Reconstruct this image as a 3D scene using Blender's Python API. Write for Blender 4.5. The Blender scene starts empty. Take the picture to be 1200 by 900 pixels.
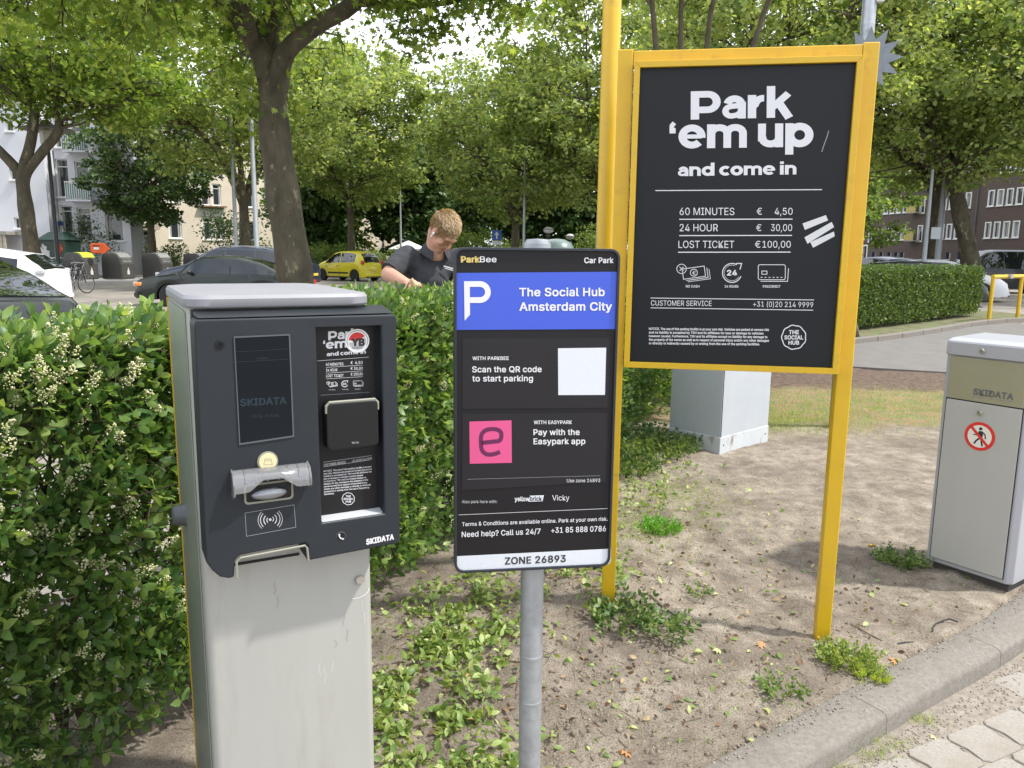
import bpy, math, random
import numpy as np
from mathutils import Vector, Matrix, Euler

SC = bpy.context.scene
COL = SC.collection
R = math.radians
rnd = random.Random(7)

# ------------------------------------------------------------------ camera
cam_data = bpy.data.cameras.new('camera')
cam = bpy.data.objects.new('camera', cam_data)
COL.objects.link(cam)
cam_data.sensor_width = 36.0
cam_data.lens = 36.0 * 912 / 1200
cam_data.clip_start = 0.05
cam_data.clip_end = 2000
_p, _r = R(9.6), R(0.6)
cam.matrix_world = (Matrix.Translation((0, 0, 1.6)) @ Matrix.Rotation(R(90) - _p, 4, 'X') @ Matrix.Rotation(_r, 4, 'Z'))
SC.camera = cam

# ------------------------------------------------------------------ sky, sun, exposure
SUN_EL, SUN_AZ = 55.0, -8.0          # elevation; azimuth from +X towards +Y, degrees
world = bpy.data.worlds.new('World')
SC.world = world
world.use_nodes = True
wn, wl = world.node_tree.nodes, world.node_tree.links
wn.clear()
w_out = wn.new('ShaderNodeOutputWorld')
w_bg = wn.new('ShaderNodeBackground')
w_sky = wn.new('ShaderNodeTexSky')
w_sky.sky_type = 'NISHITA'
w_sky.sun_disc = False
w_sky.sun_elevation = R(SUN_EL)
w_sky.sun_rotation = R(90 - SUN_AZ)
w_sky.air_density = 1.0
w_sky.dust_density = 1.5
w_tc = wn.new('ShaderNodeTexCoord')
w_map = wn.new('ShaderNodeMapping')
w_map.inputs['Scale'].default_value = (1.0, 1.0, 2.6)
w_noise = wn.new('ShaderNodeTexNoise')
w_noise.inputs['Scale'].default_value = 2.3
w_noise.inputs['Detail'].default_value = 7
w_noise.inputs['Roughness'].default_value = 0.55
w_ramp = wn.new('ShaderNodeValToRGB')
w_ramp.color_ramp.elements[0].position = 0.36
w_ramp.color_ramp.elements[0].color = (0.25, 0.25, 0.25, 1)
w_ramp.color_ramp.elements[1].position = 0.62
w_ramp.color_ramp.elements[1].color = (1, 1, 1, 1)
w_mix = wn.new('ShaderNodeMixRGB')
w_mix.inputs['Color2'].default_value = (10.5, 10.8, 11.4, 1)
wl.new(w_tc.outputs['Generated'], w_map.inputs['Vector'])
wl.new(w_map.outputs['Vector'], w_noise.inputs['Vector'])
wl.new(w_noise.outputs['Fac'], w_ramp.inputs['Fac'])
wl.new(w_ramp.outputs['Color'], w_mix.inputs['Fac'])
wl.new(w_sky.outputs['Color'], w_mix.inputs['Color1'])
wl.new(w_mix.outputs['Color'], w_bg.inputs['Color'])
w_bg.inputs['Strength'].default_value = 0.14
wl.new(w_bg.outputs['Background'], w_out.inputs['Surface'])

sun_d = bpy.data.lights.new('sun', 'SUN')
sun_d.energy = 3.5
sun_d.angle = R(2.5)
sun_d.color = (1.0, 0.955, 0.88)
sun = bpy.data.objects.new('sun', sun_d)
COL.objects.link(sun)
_sd = Vector((math.cos(R(SUN_AZ)) * math.cos(R(SUN_EL)), math.sin(R(SUN_AZ)) * math.cos(R(SUN_EL)), math.sin(R(SUN_EL))))
sun.rotation_euler = _sd.to_track_quat('Z', 'Y').to_euler()

SC.view_settings.view_transform = 'Standard'
SC.view_settings.look = 'None'
SC.view_settings.exposure = 0.62
SC.view_settings.gamma = 1.0
SC.cycles.max_bounces = 7
SC.cycles.diffuse_bounces = 3
SC.cycles.transparent_max_bounces = 8
SC.cycles.caustics_reflective = False
SC.cycles.caustics_refractive = False
SC.cycles.sample_clamp_indirect = 4

# ------------------------------------------------------------------ materials
MATS = {}

def mat(name, col, rough=0.6, metal=0.0, spec=0.5, noise=0.0, nscale=8.0, bump=0.0, bscale=40.0, dirt=None, dscale=3.0,
        coat=0.0, trans=0.0, alpha=None, dpos=(0.5, 0.7), bdist=0.01, stretch=None):
    """Principled material: base colour varied by noise, a second 'dirt' colour in patches, fine bump."""
    if name in MATS: return MATS[name]
    m = bpy.data.materials.new(name); m.use_nodes = True
    n, l = m.node_tree.nodes, m.node_tree.links
    b = n['Principled BSDF']
    b.inputs['Roughness'].default_value = rough
    b.inputs['Metallic'].default_value = metal
    b.inputs['Specular IOR Level'].default_value = spec
    b.inputs['Coat Weight'].default_value = coat
    b.inputs['Coat Roughness'].default_value = 0.05
    b.inputs['Transmission Weight'].default_value = trans
    b.inputs['Base Color'].default_value = (*col, 1)
    if alpha is not None: b.inputs['Alpha'].default_value = alpha
    tc = n.new('ShaderNodeTexCoord'); vec = tc.outputs['Object']
    if stretch:
        mp = n.new('ShaderNodeMapping'); mp.inputs['Scale'].default_value = stretch
        l.new(vec, mp.inputs['Vector']); vec = mp.outputs['Vector']
    out = None
    if noise > 0:
        t = n.new('ShaderNodeTexNoise'); t.inputs['Scale'].default_value = nscale; t.inputs['Detail'].default_value = 6
        t.inputs['Roughness'].default_value = 0.65
        l.new(vec, t.inputs['Vector'])
        r = n.new('ShaderNodeValToRGB')
        r.color_ramp.elements[0].position = 0.3; r.color_ramp.elements[1].position = 0.7
        r.color_ramp.elements[0].color = (*[c * (1 - noise) for c in col], 1)
        r.color_ramp.elements[1].color = (*[min(1, c * (1 + noise)) for c in col], 1)
        l.new(t.outputs['Fac'], r.inputs['Fac']); out = r.outputs['Color']
    if dirt is not None:
        t = n.new('ShaderNodeTexNoise'); t.inputs['Scale'].default_value = dscale; t.inputs['Detail'].default_value = 8
        t.inputs['Roughness'].default_value = 0.7
        l.new(vec, t.inputs['Vector'])
        r = n.new('ShaderNodeValToRGB'); r.color_ramp.elements[0].position = dpos[0]; r.color_ramp.elements[1].position = dpos[1]
        l.new(t.outputs['Fac'], r.inputs['Fac'])
        mx = n.new('ShaderNodeMixRGB'); l.new(r.outputs['Color'], mx.inputs['Fac'])
        if out: l.new(out, mx.inputs['Color1'])
        else: mx.inputs['Color1'].default_value = (*col, 1)
        mx.inputs['Color2'].default_value = (*dirt, 1); out = mx.outputs['Color']
    if out: l.new(out, b.inputs['Base Color'])
    if bump > 0:
        t = n.new('ShaderNodeTexNoise'); t.inputs['Scale'].default_value = bscale; t.inputs['Detail'].default_value = 8
        t.inputs['Roughness'].default_value = 0.6
        l.new(vec, t.inputs['Vector'])
        bp = n.new('ShaderNodeBump'); bp.inputs['Strength'].default_value = bump; bp.inputs['Distance'].default_value = bdist
        l.new(t.outputs['Fac'], bp.inputs['Height']); l.new(bp.outputs['Normal'], b.inputs['Normal'])
    MATS[name] = m
    return m

def leaf_mat(name, c0, c1, c2, trans=0.4, rough=0.45, spec=0.4):
    """Leaves: every leaf its own hue between three colours, light passes through."""
    if name in MATS: return MATS[name]
    m = bpy.data.materials.new(name); m.use_nodes = True
    n, l = m.node_tree.nodes, m.node_tree.links
    b = n['Principled BSDF']; b.inputs['Roughness'].default_value = rough; b.inputs['Specular IOR Level'].default_value = spec
    g = n.new('ShaderNodeNewGeometry')
    r = n.new('ShaderNodeValToRGB')
    r.color_ramp.elements[0].color = (*c0, 1); r.color_ramp.elements[1].color = (*c2, 1)
    e = r.color_ramp.elements.new(0.6); e.color = (*c1, 1)
    l.new(g.outputs['Random Per Island'], r.inputs['Fac'])
    l.new(r.outputs['Color'], b.inputs['Base Color'])
    t = n.new('ShaderNodeBsdfTranslucent')
    mm = n.new('ShaderNodeMixRGB'); mm.blend_type = 'MULTIPLY'; mm.inputs['Fac'].default_value = 1
    mm.inputs['Color2'].default_value = (2.15, 2.0, 0.95, 1)
    l.new(r.outputs['Color'], mm.inputs['Color1']); l.new(mm.outputs['Color'], t.inputs['Color'])
    mx = n.new('ShaderNodeMixShader'); mx.inputs['Fac'].default_value = trans
    l.new(b.outputs['BSDF'], mx.inputs[1]); l.new(t.outputs['BSDF'], mx.inputs[2])
    l.new(mx.outputs['Shader'], n['Material Output'].inputs['Surface'])
    MATS[name] = m
    return m

# ------------------------------------------------------------------ mesh helpers
class MB:
    """Collects shapes and links them as ONE mesh object."""
    def __init__(s): s.v = []; s.f = []
    def add(s, vs, fs):
        o = len(s.v); s.v += [tuple(p) for p in vs]; s.f += [tuple(i + o for i in f) for f in fs]; return s
    def box(s, c, d, M=None):
        x, y, z = [k / 2 for k in d]
        vs = [Vector((sx * x, sy * y, sz * z)) for sz in (-1, 1) for sy in (-1, 1) for sx in (-1, 1)]
        if M is not None: vs = [M @ p for p in vs]
        vs = [p + Vector(c) for p in vs]
        return s.add(vs, [(0, 2, 3, 1), (4, 5, 7, 6), (0, 1, 5, 4), (2, 6, 7, 3), (0, 4, 6, 2), (1, 3, 7, 5)])
    def tube(s, pts, rad, n=8, cap=True):
        pts = [Vector(p) for p in pts]
        if not hasattr(rad, '__len__'): rad = [rad] * len(pts)
        rings = []; up = None
        for i, p in enumerate(pts):
            d = (pts[min(i + 1, len(pts) - 1)] - pts[max(i - 1, 0)]).normalized()
            if up is None: up = d.orthogonal().normalized()
            up = (up - d * up.dot(d)).normalized()
            b = d.cross(up)
            rings.append([p + (up * math.cos(2 * math.pi * k / n) + b * math.sin(2 * math.pi * k / n)) * rad[i] for k in range(n)])
        vs = [q for r in rings for q in r]; fs = []
        for i in range(len(rings) - 1):
            for k in range(n):
                a, b2 = i * n + k, i * n + (k + 1) % n
                fs.append((a, b2, b2 + n, a + n))
        if cap:
            fs.append(tuple(range(n))[::-1]); fs.append(tuple((len(rings) - 1) * n + k for k in range(n)))
        return s.add(vs, fs)
    def prism(s, poly, y0, y1, axes='xz'):
        """poly in 2D (u,v); extruded along the third axis from y0 to y1."""
        n = len(poly)
        def P(u, v, w): return {'xz': (u, w, v), 'xy': (u, v, w), 'yz': (w, u, v)}[axes]
        vs = [P(u, v, y0) for u, v in poly] + [P(u, v, y1) for u, v in poly]
        fs = [tuple(range(n)), tuple(range(n, 2 * n))[::-1]] + [(i, i + n, (i + 1) % n + n, (i + 1) % n) for i in range(n)]
        return s.add(vs, fs)
    def ring(s, outer, inner, y0, y1, axes='xz'):
        """a frame: outer and inner outlines with the same number of points."""
        n = len(outer)
        def P(u, v, w): return {'xz': (u, w, v), 'xy': (u, v, w), 'yz': (w, u, v)}[axes]
        vs = [P(*p, y0) for p in outer] + [P(*p, y0) for p in inner] + [P(*p, y1) for p in outer] + [P(*p, y1) for p in inner]
        fs = []
        for i in range(n):
            j = (i + 1) % n
            fs += [(i, j, n + j, n + i), (2 * n + i, 3 * n + i, 3 * n + j, 2 * n + j), (i, 2 * n + i, 2 * n + j, j), (n + i, n + j, 3 * n + j, 3 * n + i)]
        return s.add(vs, fs)
    def lathe(s, prof, n=16, c=(0, 0, 0), M=None):
        """prof: (radius, height) pairs round the local z axis."""
        vs = []
        for r, z in prof:
            for k in range(n):
                a = 2 * math.pi * k / n
                p = Vector((r * math.cos(a), r * math.sin(a), z))
                if M is not None: p = M @ p
                vs.append(p + Vector(c))
        fs = [(i * n + k, i * n + (k + 1) % n, (i + 1) * n + (k + 1) % n, (i + 1) * n + k) for i in range(len(prof) - 1) for k in range(n)]
        if prof[0][0] > 1e-6: fs.append(tuple(range(n))[::-1])
        if prof[-1][0] > 1e-6: fs.append(tuple((len(prof) - 1) * n + k for k in range(n)))
        return s.add(vs, fs)
    def ball(s, c, r, M=None, n=12, m=8):
        r = r if hasattr(r, '__len__') else (r, r, r)
        vs = []
        for j in range(m + 1):
            t = math.pi * j / m
            for k in range(n):
                a = 2 * math.pi * k / n
                p = Vector((r[0] * math.sin(t) * math.cos(a), r[1] * math.sin(t) * math.sin(a), r[2] * math.cos(t)))
                if M is not None: p = M @ p
                vs.append(p + Vector(c))
        fs = [(j * n + k, (j + 1) * n + k, (j + 1) * n + (k + 1) % n, j * n + (k + 1) % n) for j in range(m) for k in range(n)]
        return s.add(vs, fs)
    def build(s, name, m, parent=None, bevel=0.0, smooth=False, seg=2, angle=35):
        me = bpy.data.meshes.new(name)
        me.from_pydata([tuple(v) for v in s.v], [], s.f)
        me.validate()
        return finish(name, me, m, parent, bevel, smooth, seg, angle)

def finish(name, me, m, parent=None, bevel=0.0, smooth=False, seg=2, angle=35):
    import bmesh
    bm = bmesh.new(); bm.from_mesh(me)
    bmesh.ops.remove_doubles(bm, verts=bm.verts, dist=1e-6)
    bmesh.ops.recalc_face_normals(bm, faces=bm.faces)
    if smooth:
        for f in bm.faces: f.smooth = True
        for e in bm.edges:
            if len(e.link_faces) == 2 and e.calc_face_angle(0) > R(angle): e.smooth = False
    bm.to_mesh(me); bm.free()
    me.materials.append(m)
    o = bpy.data.objects.new(name, me); COL.objects.link(o)
    if parent is not None: o.parent = parent
    if bevel > 0:
        b = o.modifiers.new('bevel', 'BEVEL'); b.width = bevel; b.segments = seg; b.limit_method = 'ANGLE'; b.angle_limit = R(30)
        b.harden_normals = False
    return o

def mesh_np(name, verts, faces, m, parent=None, smooth=False):
    """Fast mesh from numpy arrays; faces is (n,3) or (n,4)."""
    me = bpy.data.meshes.new(name)
    k = faces.shape[1]
    me.vertices.add(len(verts)); me.vertices.foreach_set('co', verts.astype(np.float32).ravel())
    me.loops.add(faces.size); me.loops.foreach_set('vertex_index', faces.astype(np.int32).ravel())
    me.polygons.add(len(faces)); me.polygons.foreach_set('loop_start', np.arange(0, faces.size, k, dtype=np.int32))
    me.polygons.foreach_set('loop_total', np.full(len(faces), k, dtype=np.int32))
    if smooth: me.polygons.foreach_set('use_smooth', np.ones(len(faces), dtype=bool))
    me.update(calc_edges=True)
    me.materials.append(m)
    o = bpy.data.objects.new(name, me); COL.objects.link(o)
    if parent is not None: o.parent = parent
    return o

def tag(o, label=None, cat=None, group=None, kind=None):
    if label: o['label'] = label
    if cat: o['category'] = cat
    if group: o['group'] = group
    if kind: o['kind'] = kind
    return o

def thing(name, label, cat, loc=(0, 0, 0), rz=0.0, group=None):
    o = bpy.data.objects.new(name, None); COL.objects.link(o)
    o.empty_display_size = 0.2
    o.location = loc; o.rotation_euler = (0, 0, rz)
    return tag(o, label, cat, group)

def kids(o):
    return [c for c in COL.objects if c.parent == o]

def copy_tree(o, parent=None):
    c = o.copy(); COL.objects.link(c)
    if parent is not None: c.parent = parent
    for ch in kids(o): copy_tree(ch, c)
    return c

def rrect(x0, z0, x1, z1, r, n=5):
    pts = []
    for cx, cz, a0 in ((x1 - r, z1 - r, 0), (x0 + r, z1 - r, 90), (x0 + r, z0 + r, 180), (x1 - r, z0 + r, 270)):
        for k in range(n + 1):
            a = R(a0 + 90 * k / n); pts.append((cx + r * math.cos(a), cz + r * math.sin(a)))
    return pts

def circ(cx, cz, r, n=24, ry=None):
    ry = ry or r
    return [(cx + r * math.cos(2 * math.pi * k / n), cz + ry * math.sin(2 * math.pi * k / n)) for k in range(n)]

# ------------------------------------------------------------------ flat artwork on signs
def homography(src, dst):
    A = []; b = []
    for (x, y), (u, v) in zip(src, dst):
        A.append([x, y, 1, 0, 0, 0, -u * x, -u * y]); b.append(u)
        A.append([0, 0, 0, x, y, 1, -v * x, -v * y]); b.append(v)
    h = np.linalg.solve(np.array(A, float), np.array(b, float))
    def f(x, y):
        w = h[6] * x + h[7] * y + 1
        return ((h[0] * x + h[1] * y + h[2]) / w, (h[3] * x + h[4] * y + h[5]) / w)
    return f

_glyph = {}
try:
    import os
    _fp = os.path.join(bpy.utils.resource_path('LOCAL'), 'datafiles', 'fonts', 'Inter.woff2')   # Blender's own interface font
    FONT = bpy.data.fonts.load(_fp) if os.path.exists(_fp) else None
except Exception:
    FONT = None
def text_mesh(s, bold):
    key = (s, bold)
    if key in _glyph: return _glyph[key]
    cu = bpy.data.curves.new('t', 'FONT'); cu.body = s; cu.size = 1; cu.offset = 0.0;
    if FONT: cu.font = FONT
    cu.resolution_u = 3; cu.resolution_u = 3
    cu.space_character = 1.0 + bold * 1.2
    ob = bpy.data.objects.new('t', cu)
    me = bpy.data.meshes.new_from_object(ob)
    v = np.empty(len(me.vertices) * 3); me.vertices.foreach_get('co', v); v = v.reshape(-1, 3)[:, :2]
    f = [tuple(p.vertices) for p in me.polygons]
    bpy.data.objects.remove(ob); bpy.data.curves.remove(cu); bpy.data.meshes.remove(me)
    _glyph[key] = (v, f)
    return v, f

class Art:
    """Prints flat shapes and lettering on a sign face; fmap turns artwork units into metres on the face."""
    def __init__(s, parent, fmap, y): s.p = parent; s.m = fmap; s.y = y; s.pend = []
    def text(s, txt, x0, x1, base0, cap, m, bold=0.0, base1=None, name='lettering', lift=0.0):
        v, f = text_mesh(txt, bold)
        hv, _ = text_mesh('H', bold); H = hv[:, 1].max()
        u = (v[:, 0] - v[:, 0].min()) / (v[:, 0].max() - v[:, 0].min()); w = v[:, 1] / H
        if base1 is None: base1 = base0
        P0 = np.array(s.m(x0, base0)); P1 = np.array(s.m(x1, base1)); P2 = np.array(s.m(x0, base0 - cap))
        q = P0 + np.outer(u, P1 - P0) + np.outer(w, P2 - P0)
        mb = MB(); mb.add([(a, s.y - lift, b) for a, b in q], f)
        ex = bold
        if ex > .004:            # heavier letters: the outline thickened by stacked copies
            uw = (P1 - P0) / (v[:, 0].max() - v[:, 0].min()); vw = (P2 - P0) / H
            NB = 4 if bold < .026 else 12
            for k in range(NB):
                a_ = 2 * math.pi * (k + .5) / NB
                q2 = q + uw * ex * math.cos(a_) * 1.05 + vw * ex * math.sin(a_) * .9
                mb.add([(a, s.y - lift - .00003 * (k + 1), b) for a, b in q2], f)
        me = bpy.data.meshes.new(name); me.from_pydata(mb.v, [], mb.f); me.materials.append(m)
        o = bpy.data.objects.new(name, me); COL.objects.link(o); o.parent = s.p
        return o
    def heavy(s, txt, x0, x1, base0, cap, m, base1=None, t=.245, name='lettering', lift=0.0):
        """heavy grotesque letters drawn as broad strokes; cap height = 1 in glyph units"""
        def arc(cx, cy, rx, ry, a0, a1, n=14): return [(cx + rx * math.cos(R(a0 + (a1 - a0) * k / n)), cy + ry * math.sin(R(a0 + (a1 - a0) * k / n))) for k in range(n + 1)]
        h = t / 2; xh = .82; ry = (xh + .02) / 2 - h; cy = xh / 2
        G = {
         'P': (.83, [([(h, 0), (h, 1)], t), ([(h, 1 - .115), (.50, 1 - .115)] + arc(.50, .61, .255, .275, 90, -90, 12) + [(h, .335)], .23)]),
         'a': (.73, [([(.73 - h, 0), (.73 - h, .47)] + arc(.39, .47, .21, .235, 0, 165, 10), .235), ([(.62, .47), (.34, .44)] + arc(.30, .265, .17, .170, 90, 275, 10) + [(.45, .12), (.60, .23)], .185)]),
         'r': (.50, [([(h, 0), (h, xh)], t), ([(h, .40)] + arc(.44, .40, .24, .30, 165, 82, 6), .225)]),
         'k': (.76, [([(h, 0), (h, 1.12)], t), ([(h, .32), (.63, .85)], .225), ([(.34, .54), (.66, -.02)], .25)]),
         'e': (.80, [(arc(.40, cy, .40 - h + .01, ry, -9, 318, 26), .235), ([(.20, cy), (.70, cy)], .14)]),
         'm': (1.20, [([(h, 0), (h, xh)], t), (arc(.37, .50, .235, .205, 180, 0, 10) + [(.605, 0)], .23), (arc(.84, .50, .235, .205, 180, 0, 10) + [(1.075, 0)], .23)]),
         'n': (.77, [([(h, 0), (h, xh)], t), (arc(.385, .485, .25, .215, 180, 0, 10) + [(.635, 0)], .235)]),
         'u': (.77, [([(h, xh), (h, .33)] + arc(.385, .33, .25, .215, 180, 360, 10), .235), ([(.635, 0), (.635, xh)], t)]),
         'p': (.83, [([(h, -.26), (h, xh)], t), (arc(.43, cy, .40 - h + .01, ry, 0, 360, 28), .25)]),
         'd': (.83, [([(.83 - h, 0), (.83 - h, 1.12)], t), (arc(.40, cy, .40 - h + .01, ry, 0, 360, 28), .25)]),
         'c': (.68, [(arc(.40, cy, .40 - h + .01, ry, 48, 312, 20), .25)]), 'o': (.82, [(arc(.41, cy, .41 - h, ry, 0, 360, 28), .255)]),
         'i': (.27, [([(h, 0), (h, xh)], t), ([(h, .92), (h, 1.13)], t)]), ' ': (.22, []),
         '\u2018': (.24, [([(.19, 1.0), (.11, .90), (.10, .78)], .15), ([(.03, .72), (.23, .72)], .19)])}
        adv = 0; items = []
        for c in txt:
            w, st = G[c]; items += [([(x + adv, y) for x, y in p], tk) for p, tk in st]; adv += w + .05
        adv -= .05
        if base1 is None: base1 = base0
        P0 = np.array((x0, base0), float); U = (np.array((x1, base1), float) - P0) / adv; V = np.array((0, -cap), float)
        for k, (p, tk) in enumerate(items):
            s.ribbon([(P0 + U * x + V * y) for x, y in p], (P0, U, V), p, tk, m, name, lift + .00003 * k)
    def ribbon(s, _, frame, p, tk, m, name, lift):
        P0, U, V = frame; P = [Vector(q) for q in p]; P = [q for i, q in enumerate(P) if i == 0 or (q - P[i - 1]).length > 1e-4]; N = len(P)
        closed = (P[0] - P[-1]).length < 1e-6
        if closed: P = P[:-1]; N -= 1
        vs = []
        for i in range(N):
            a = P[(i - 1) % N] if (closed or i > 0) else None; b = P[(i + 1) % N] if (closed or i < N - 1) else None
            d1 = (P[i] - a).normalized() if a is not None else (b - P[i]).normalized(); d2 = (b - P[i]).normalized() if b is not None else d1
            n1 = Vector((-d1.y, d1.x)); nn = (n1 + Vector((-d2.y, d2.x))).normalized(); kk = tk / 2 / max(.5, nn.dot(n1))
            for q in (P[i] + nn * kk, P[i] - nn * kk):
                A_ = P0 + U * q.x + V * q.y; u_, v_ = s.m(A_[0], A_[1]); vs.append((u_, s.y - lift, v_))
        M_ = N if closed else N - 1
        me = bpy.data.meshes.new(name); me.from_pydata(vs, [], [(2 * i, 2 * ((i + 1) % N), 2 * ((i + 1) % N) + 1, 2 * i + 1) for i in range(M_)]); me.materials.append(m)
        s.pend.append(me)
    def flush(s, name, m):
        """join the strokes drawn by heavy() into one lettering part"""
        vs, fs = [], []
        for me in s.pend:
            o = len(vs); vs += [tuple(v.co) for v in me.vertices]; fs += [tuple(i + o for i in p.vertices) for p in me.polygons]; bpy.data.meshes.remove(me)
        s.pend.clear()
        me = bpy.data.meshes.new(name); me.from_pydata(vs, [], fs); me.materials.append(m)
        ob = bpy.data.objects.new(name, me); COL.objects.link(ob); ob.parent = s.p; ob['kind'] = 'stuff'
        return ob
    def poly(s, polys, m, name='printed_shape', lift=0.0, thick=0.0006):
        mb = MB()
        for pts in polys:
            mb.prism([s.m(*p) for p in pts], s.y - lift - thick, s.y - lift)
        return mb.build(name, m, s.p)
    def line(s, pts, w, m, name='printed_line', lift=0.0, closed=False):
        """a drawn line of width w (artwork units)"""
        mb = MB(); P = [Vector(p) for p in pts]
        P = [p for i, p in enumerate(P) if i == 0 or (p - P[i - 1]).length > 1e-6]; N = len(P); L_, R_ = [], []
        for i in range(N):
            a = P[(i - 1) % N] if (closed or i > 0) else None; b = P[(i + 1) % N] if (closed or i < N - 1) else None
            d1 = (P[i] - a).normalized() if a is not None else (b - P[i]).normalized(); d2 = (b - P[i]).normalized() if b is not None else d1
            n1 = Vector((-d1.y, d1.x)); n2 = Vector((-d2.y, d2.x)); nn = (n1 + n2)
            nn = nn.normalized() if nn.length > 1e-3 else n1
            k = w / 2 / max(.35, nn.dot(n1)); L_.append(P[i] + nn * k); R_.append(P[i] - nn * k)
        vs = [(s.m(*q)[0], s.y - lift, s.m(*q)[1]) for pr in zip(L_, R_) for q in pr]
        M_ = N if closed else N - 1
        mb.add(vs, [(2 * i, 2 * ((i + 1) % N), 2 * ((i + 1) % N) + 1, 2 * i + 1) for i in range(M_)])
        me = bpy.data.meshes.new(name); me.from_pydata(mb.v, [], mb.f); me.materials.append(m)
        o = bpy.data.objects.new(name, me); COL.objects.link(o); o.parent = s.p
        return o
# ------------------------------------------------------------------ shared materials
M_white = mat('print_white', (0.68, 0.68, 0.71), 0.5)
M_asph = mat('asphalt', (0.27, 0.245, 0.215), 0.9, noise=0.35, nscale=1.2, bump=0.3, bscale=60, dirt=(0.16, 0.145, 0.13), dscale=0.35, dpos=(0.42, 0.7))
M_steel = mat('galvanised_steel', (0.36, 0.38, 0.40), 0.42, metal=0.55, noise=0.18, nscale=14, bump=0.12, bscale=90, dirt=(0.24, 0.25, 0.26), dscale=9, dpos=(0.52, 0.72), bdist=0.002)
M_yellow = mat('yellow_paint', (0.62, 0.385, 0.009), 0.42, noise=0.06, nscale=6, bump=0.10, bscale=160, dirt=(0.42, 0.25, 0.03), dscale=11, dpos=(0.56, 0.80), bdist=0.002, coat=0.15)
M_dark = mat('dark_void', (0.01, 0.01, 0.011), 0.8)
M_bark = mat('plane_bark', (0.085, 0.072, 0.047), 0.95, noise=0.5, nscale=5, bump=0.8, bscale=16, dirt=(0.24, 0.22, 0.14), dscale=5.5, dpos=(0.58, 0.63), bdist=0.03, stretch=(1, 1, 0.45))
M_bark2 = mat('twig_bark', (0.10, 0.08, 0.055), 0.95, noise=0.3, nscale=6, bump=0.5, bscale=30)

# ------------------------------------------------------------------ the ground
def g_noise(x, y, seed=0.0):
    from mathutils import noise
    return noise.noise(Vector((x, y, seed)))

def sheet(name, poly, z, m, kind='structure', thick=0.0):
    mb = MB()
    if thick: mb.prism(poly, z - thick, z, 'xy')
    else: mb.add([(x, y, z) for x, y in poly], [tuple(range(len(poly)))])
    return tag(mb.build(name, m), kind=kind)

tag(sheet('ground', [(-600, -300), (600, -300), (600, 900), (-600, 900)], -0.14,
      mat('far_ground', (0.17, 0.155, 0.135), 0.95, noise=0.25, nscale=0.3)), 'wide ground of worn asphalt stretching away')
HD = Vector((0.4472, 0.8944))                  # direction of the near hedge, away from the camera
HN = Vector((-0.8944, 0.4472))                 # pointing from the hedge towards the car park
H0 = Vector((-0.50, 3.50))                     # a point on the front foot line of the hedge
def hp(s, d): p = H0 + HD * s + HN * d; return (p.x, p.y)
# car park behind the hedge: one slab, its edge just behind the hedge
sheet('parking_lot', [hp(-6, 0.72), hp(12, 0.72), (12, 17.2), (60, 26), (160, 95), (90, 160), (-160, 160), (-90, 2)], 0.0, M_asph, thick=0.1)
sheet('lawn_strip', [(-70, 47), (-30, 46), (-4, 49.5), (6, 52), (30, 60), (30, 130), (-80, 130)], 0.05,
      mat('lawn', (0.07, 0.11, 0.03), 0.95, noise=0.4, nscale=2, bump=0.6, bscale=30), thick=0.12)

# the bed of sand: kerb line on its near right side
KERB = [(-0.7, 1.08), (0.15, 1.68), (0.98, 2.27), (1.55, 2.665), (2.24, 3.14), (3.15, 3.9), (4.1, 4.85), (5.2, 6.2), (6.3, 7.7), (7.3, 9.4), (8.2, 11.3)]
def kerb_off(d):
    out = []
    for i, p in enumerate(KERB):
        a = Vector(KERB[max(i - 1, 0)]); b = Vector(KERB[min(i + 1, len(KERB) - 1)])
        t = (b - a).normalized(); n = Vector((-t.y, t.x))
        out.append(Vector(p) + n * d)
    return out

def ground_z(x, y):
    """height of the sand bed"""
    h = 0.0
    for (mx, my, mr, mh) in ((0.42, 3.25, 0.45, 0.10), (-0.05, 2.6, 0.5, 0.045), (0.2, 4.3, 0.7, 0.06), (-0.2, 3.6, 0.6, 0.05), (0.95, 2.75, 0.25, 0.015)):
        d2 = ((x - mx) ** 2 + (y - my) ** 2) / (mr * mr)
        h += mh * math.exp(-d2)
    h += 0.018 * g_noise(x * 1.3, y * 1.3, 1) + 0.012 * g_noise(x * 4, y * 4, 3)
    near = max(0.0, 1 - y / 7.0)
    h += (0.020 * g_noise(x * 6, y * 6, 5) + 0.012 * g_noise(x * 13, y * 13, 8) + 0.014 * abs(g_noise(x * 28, y * 28, 6))) * (0.4 + near)
    return h

def kerb_side(x, y):
    """distance from the kerb's inner edge, positive inside the bed"""
    best = 1e9; sg = 1
    P = KERB_IN
    for a, b in zip(P[:-1], P[1:]):
        t = b - a; L2 = t.length_squared; q = Vector((x, y)) - a
        k = max(0, min(1, q.dot(t) / L2)); d = (q - t * k)
        if d.length < best:
            best = d.length; sg = 1 if t.x * q.y - t.y * q.x > 0 else -1
    return best * sg
KERB_IN = kerb_off(0.17)

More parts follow.
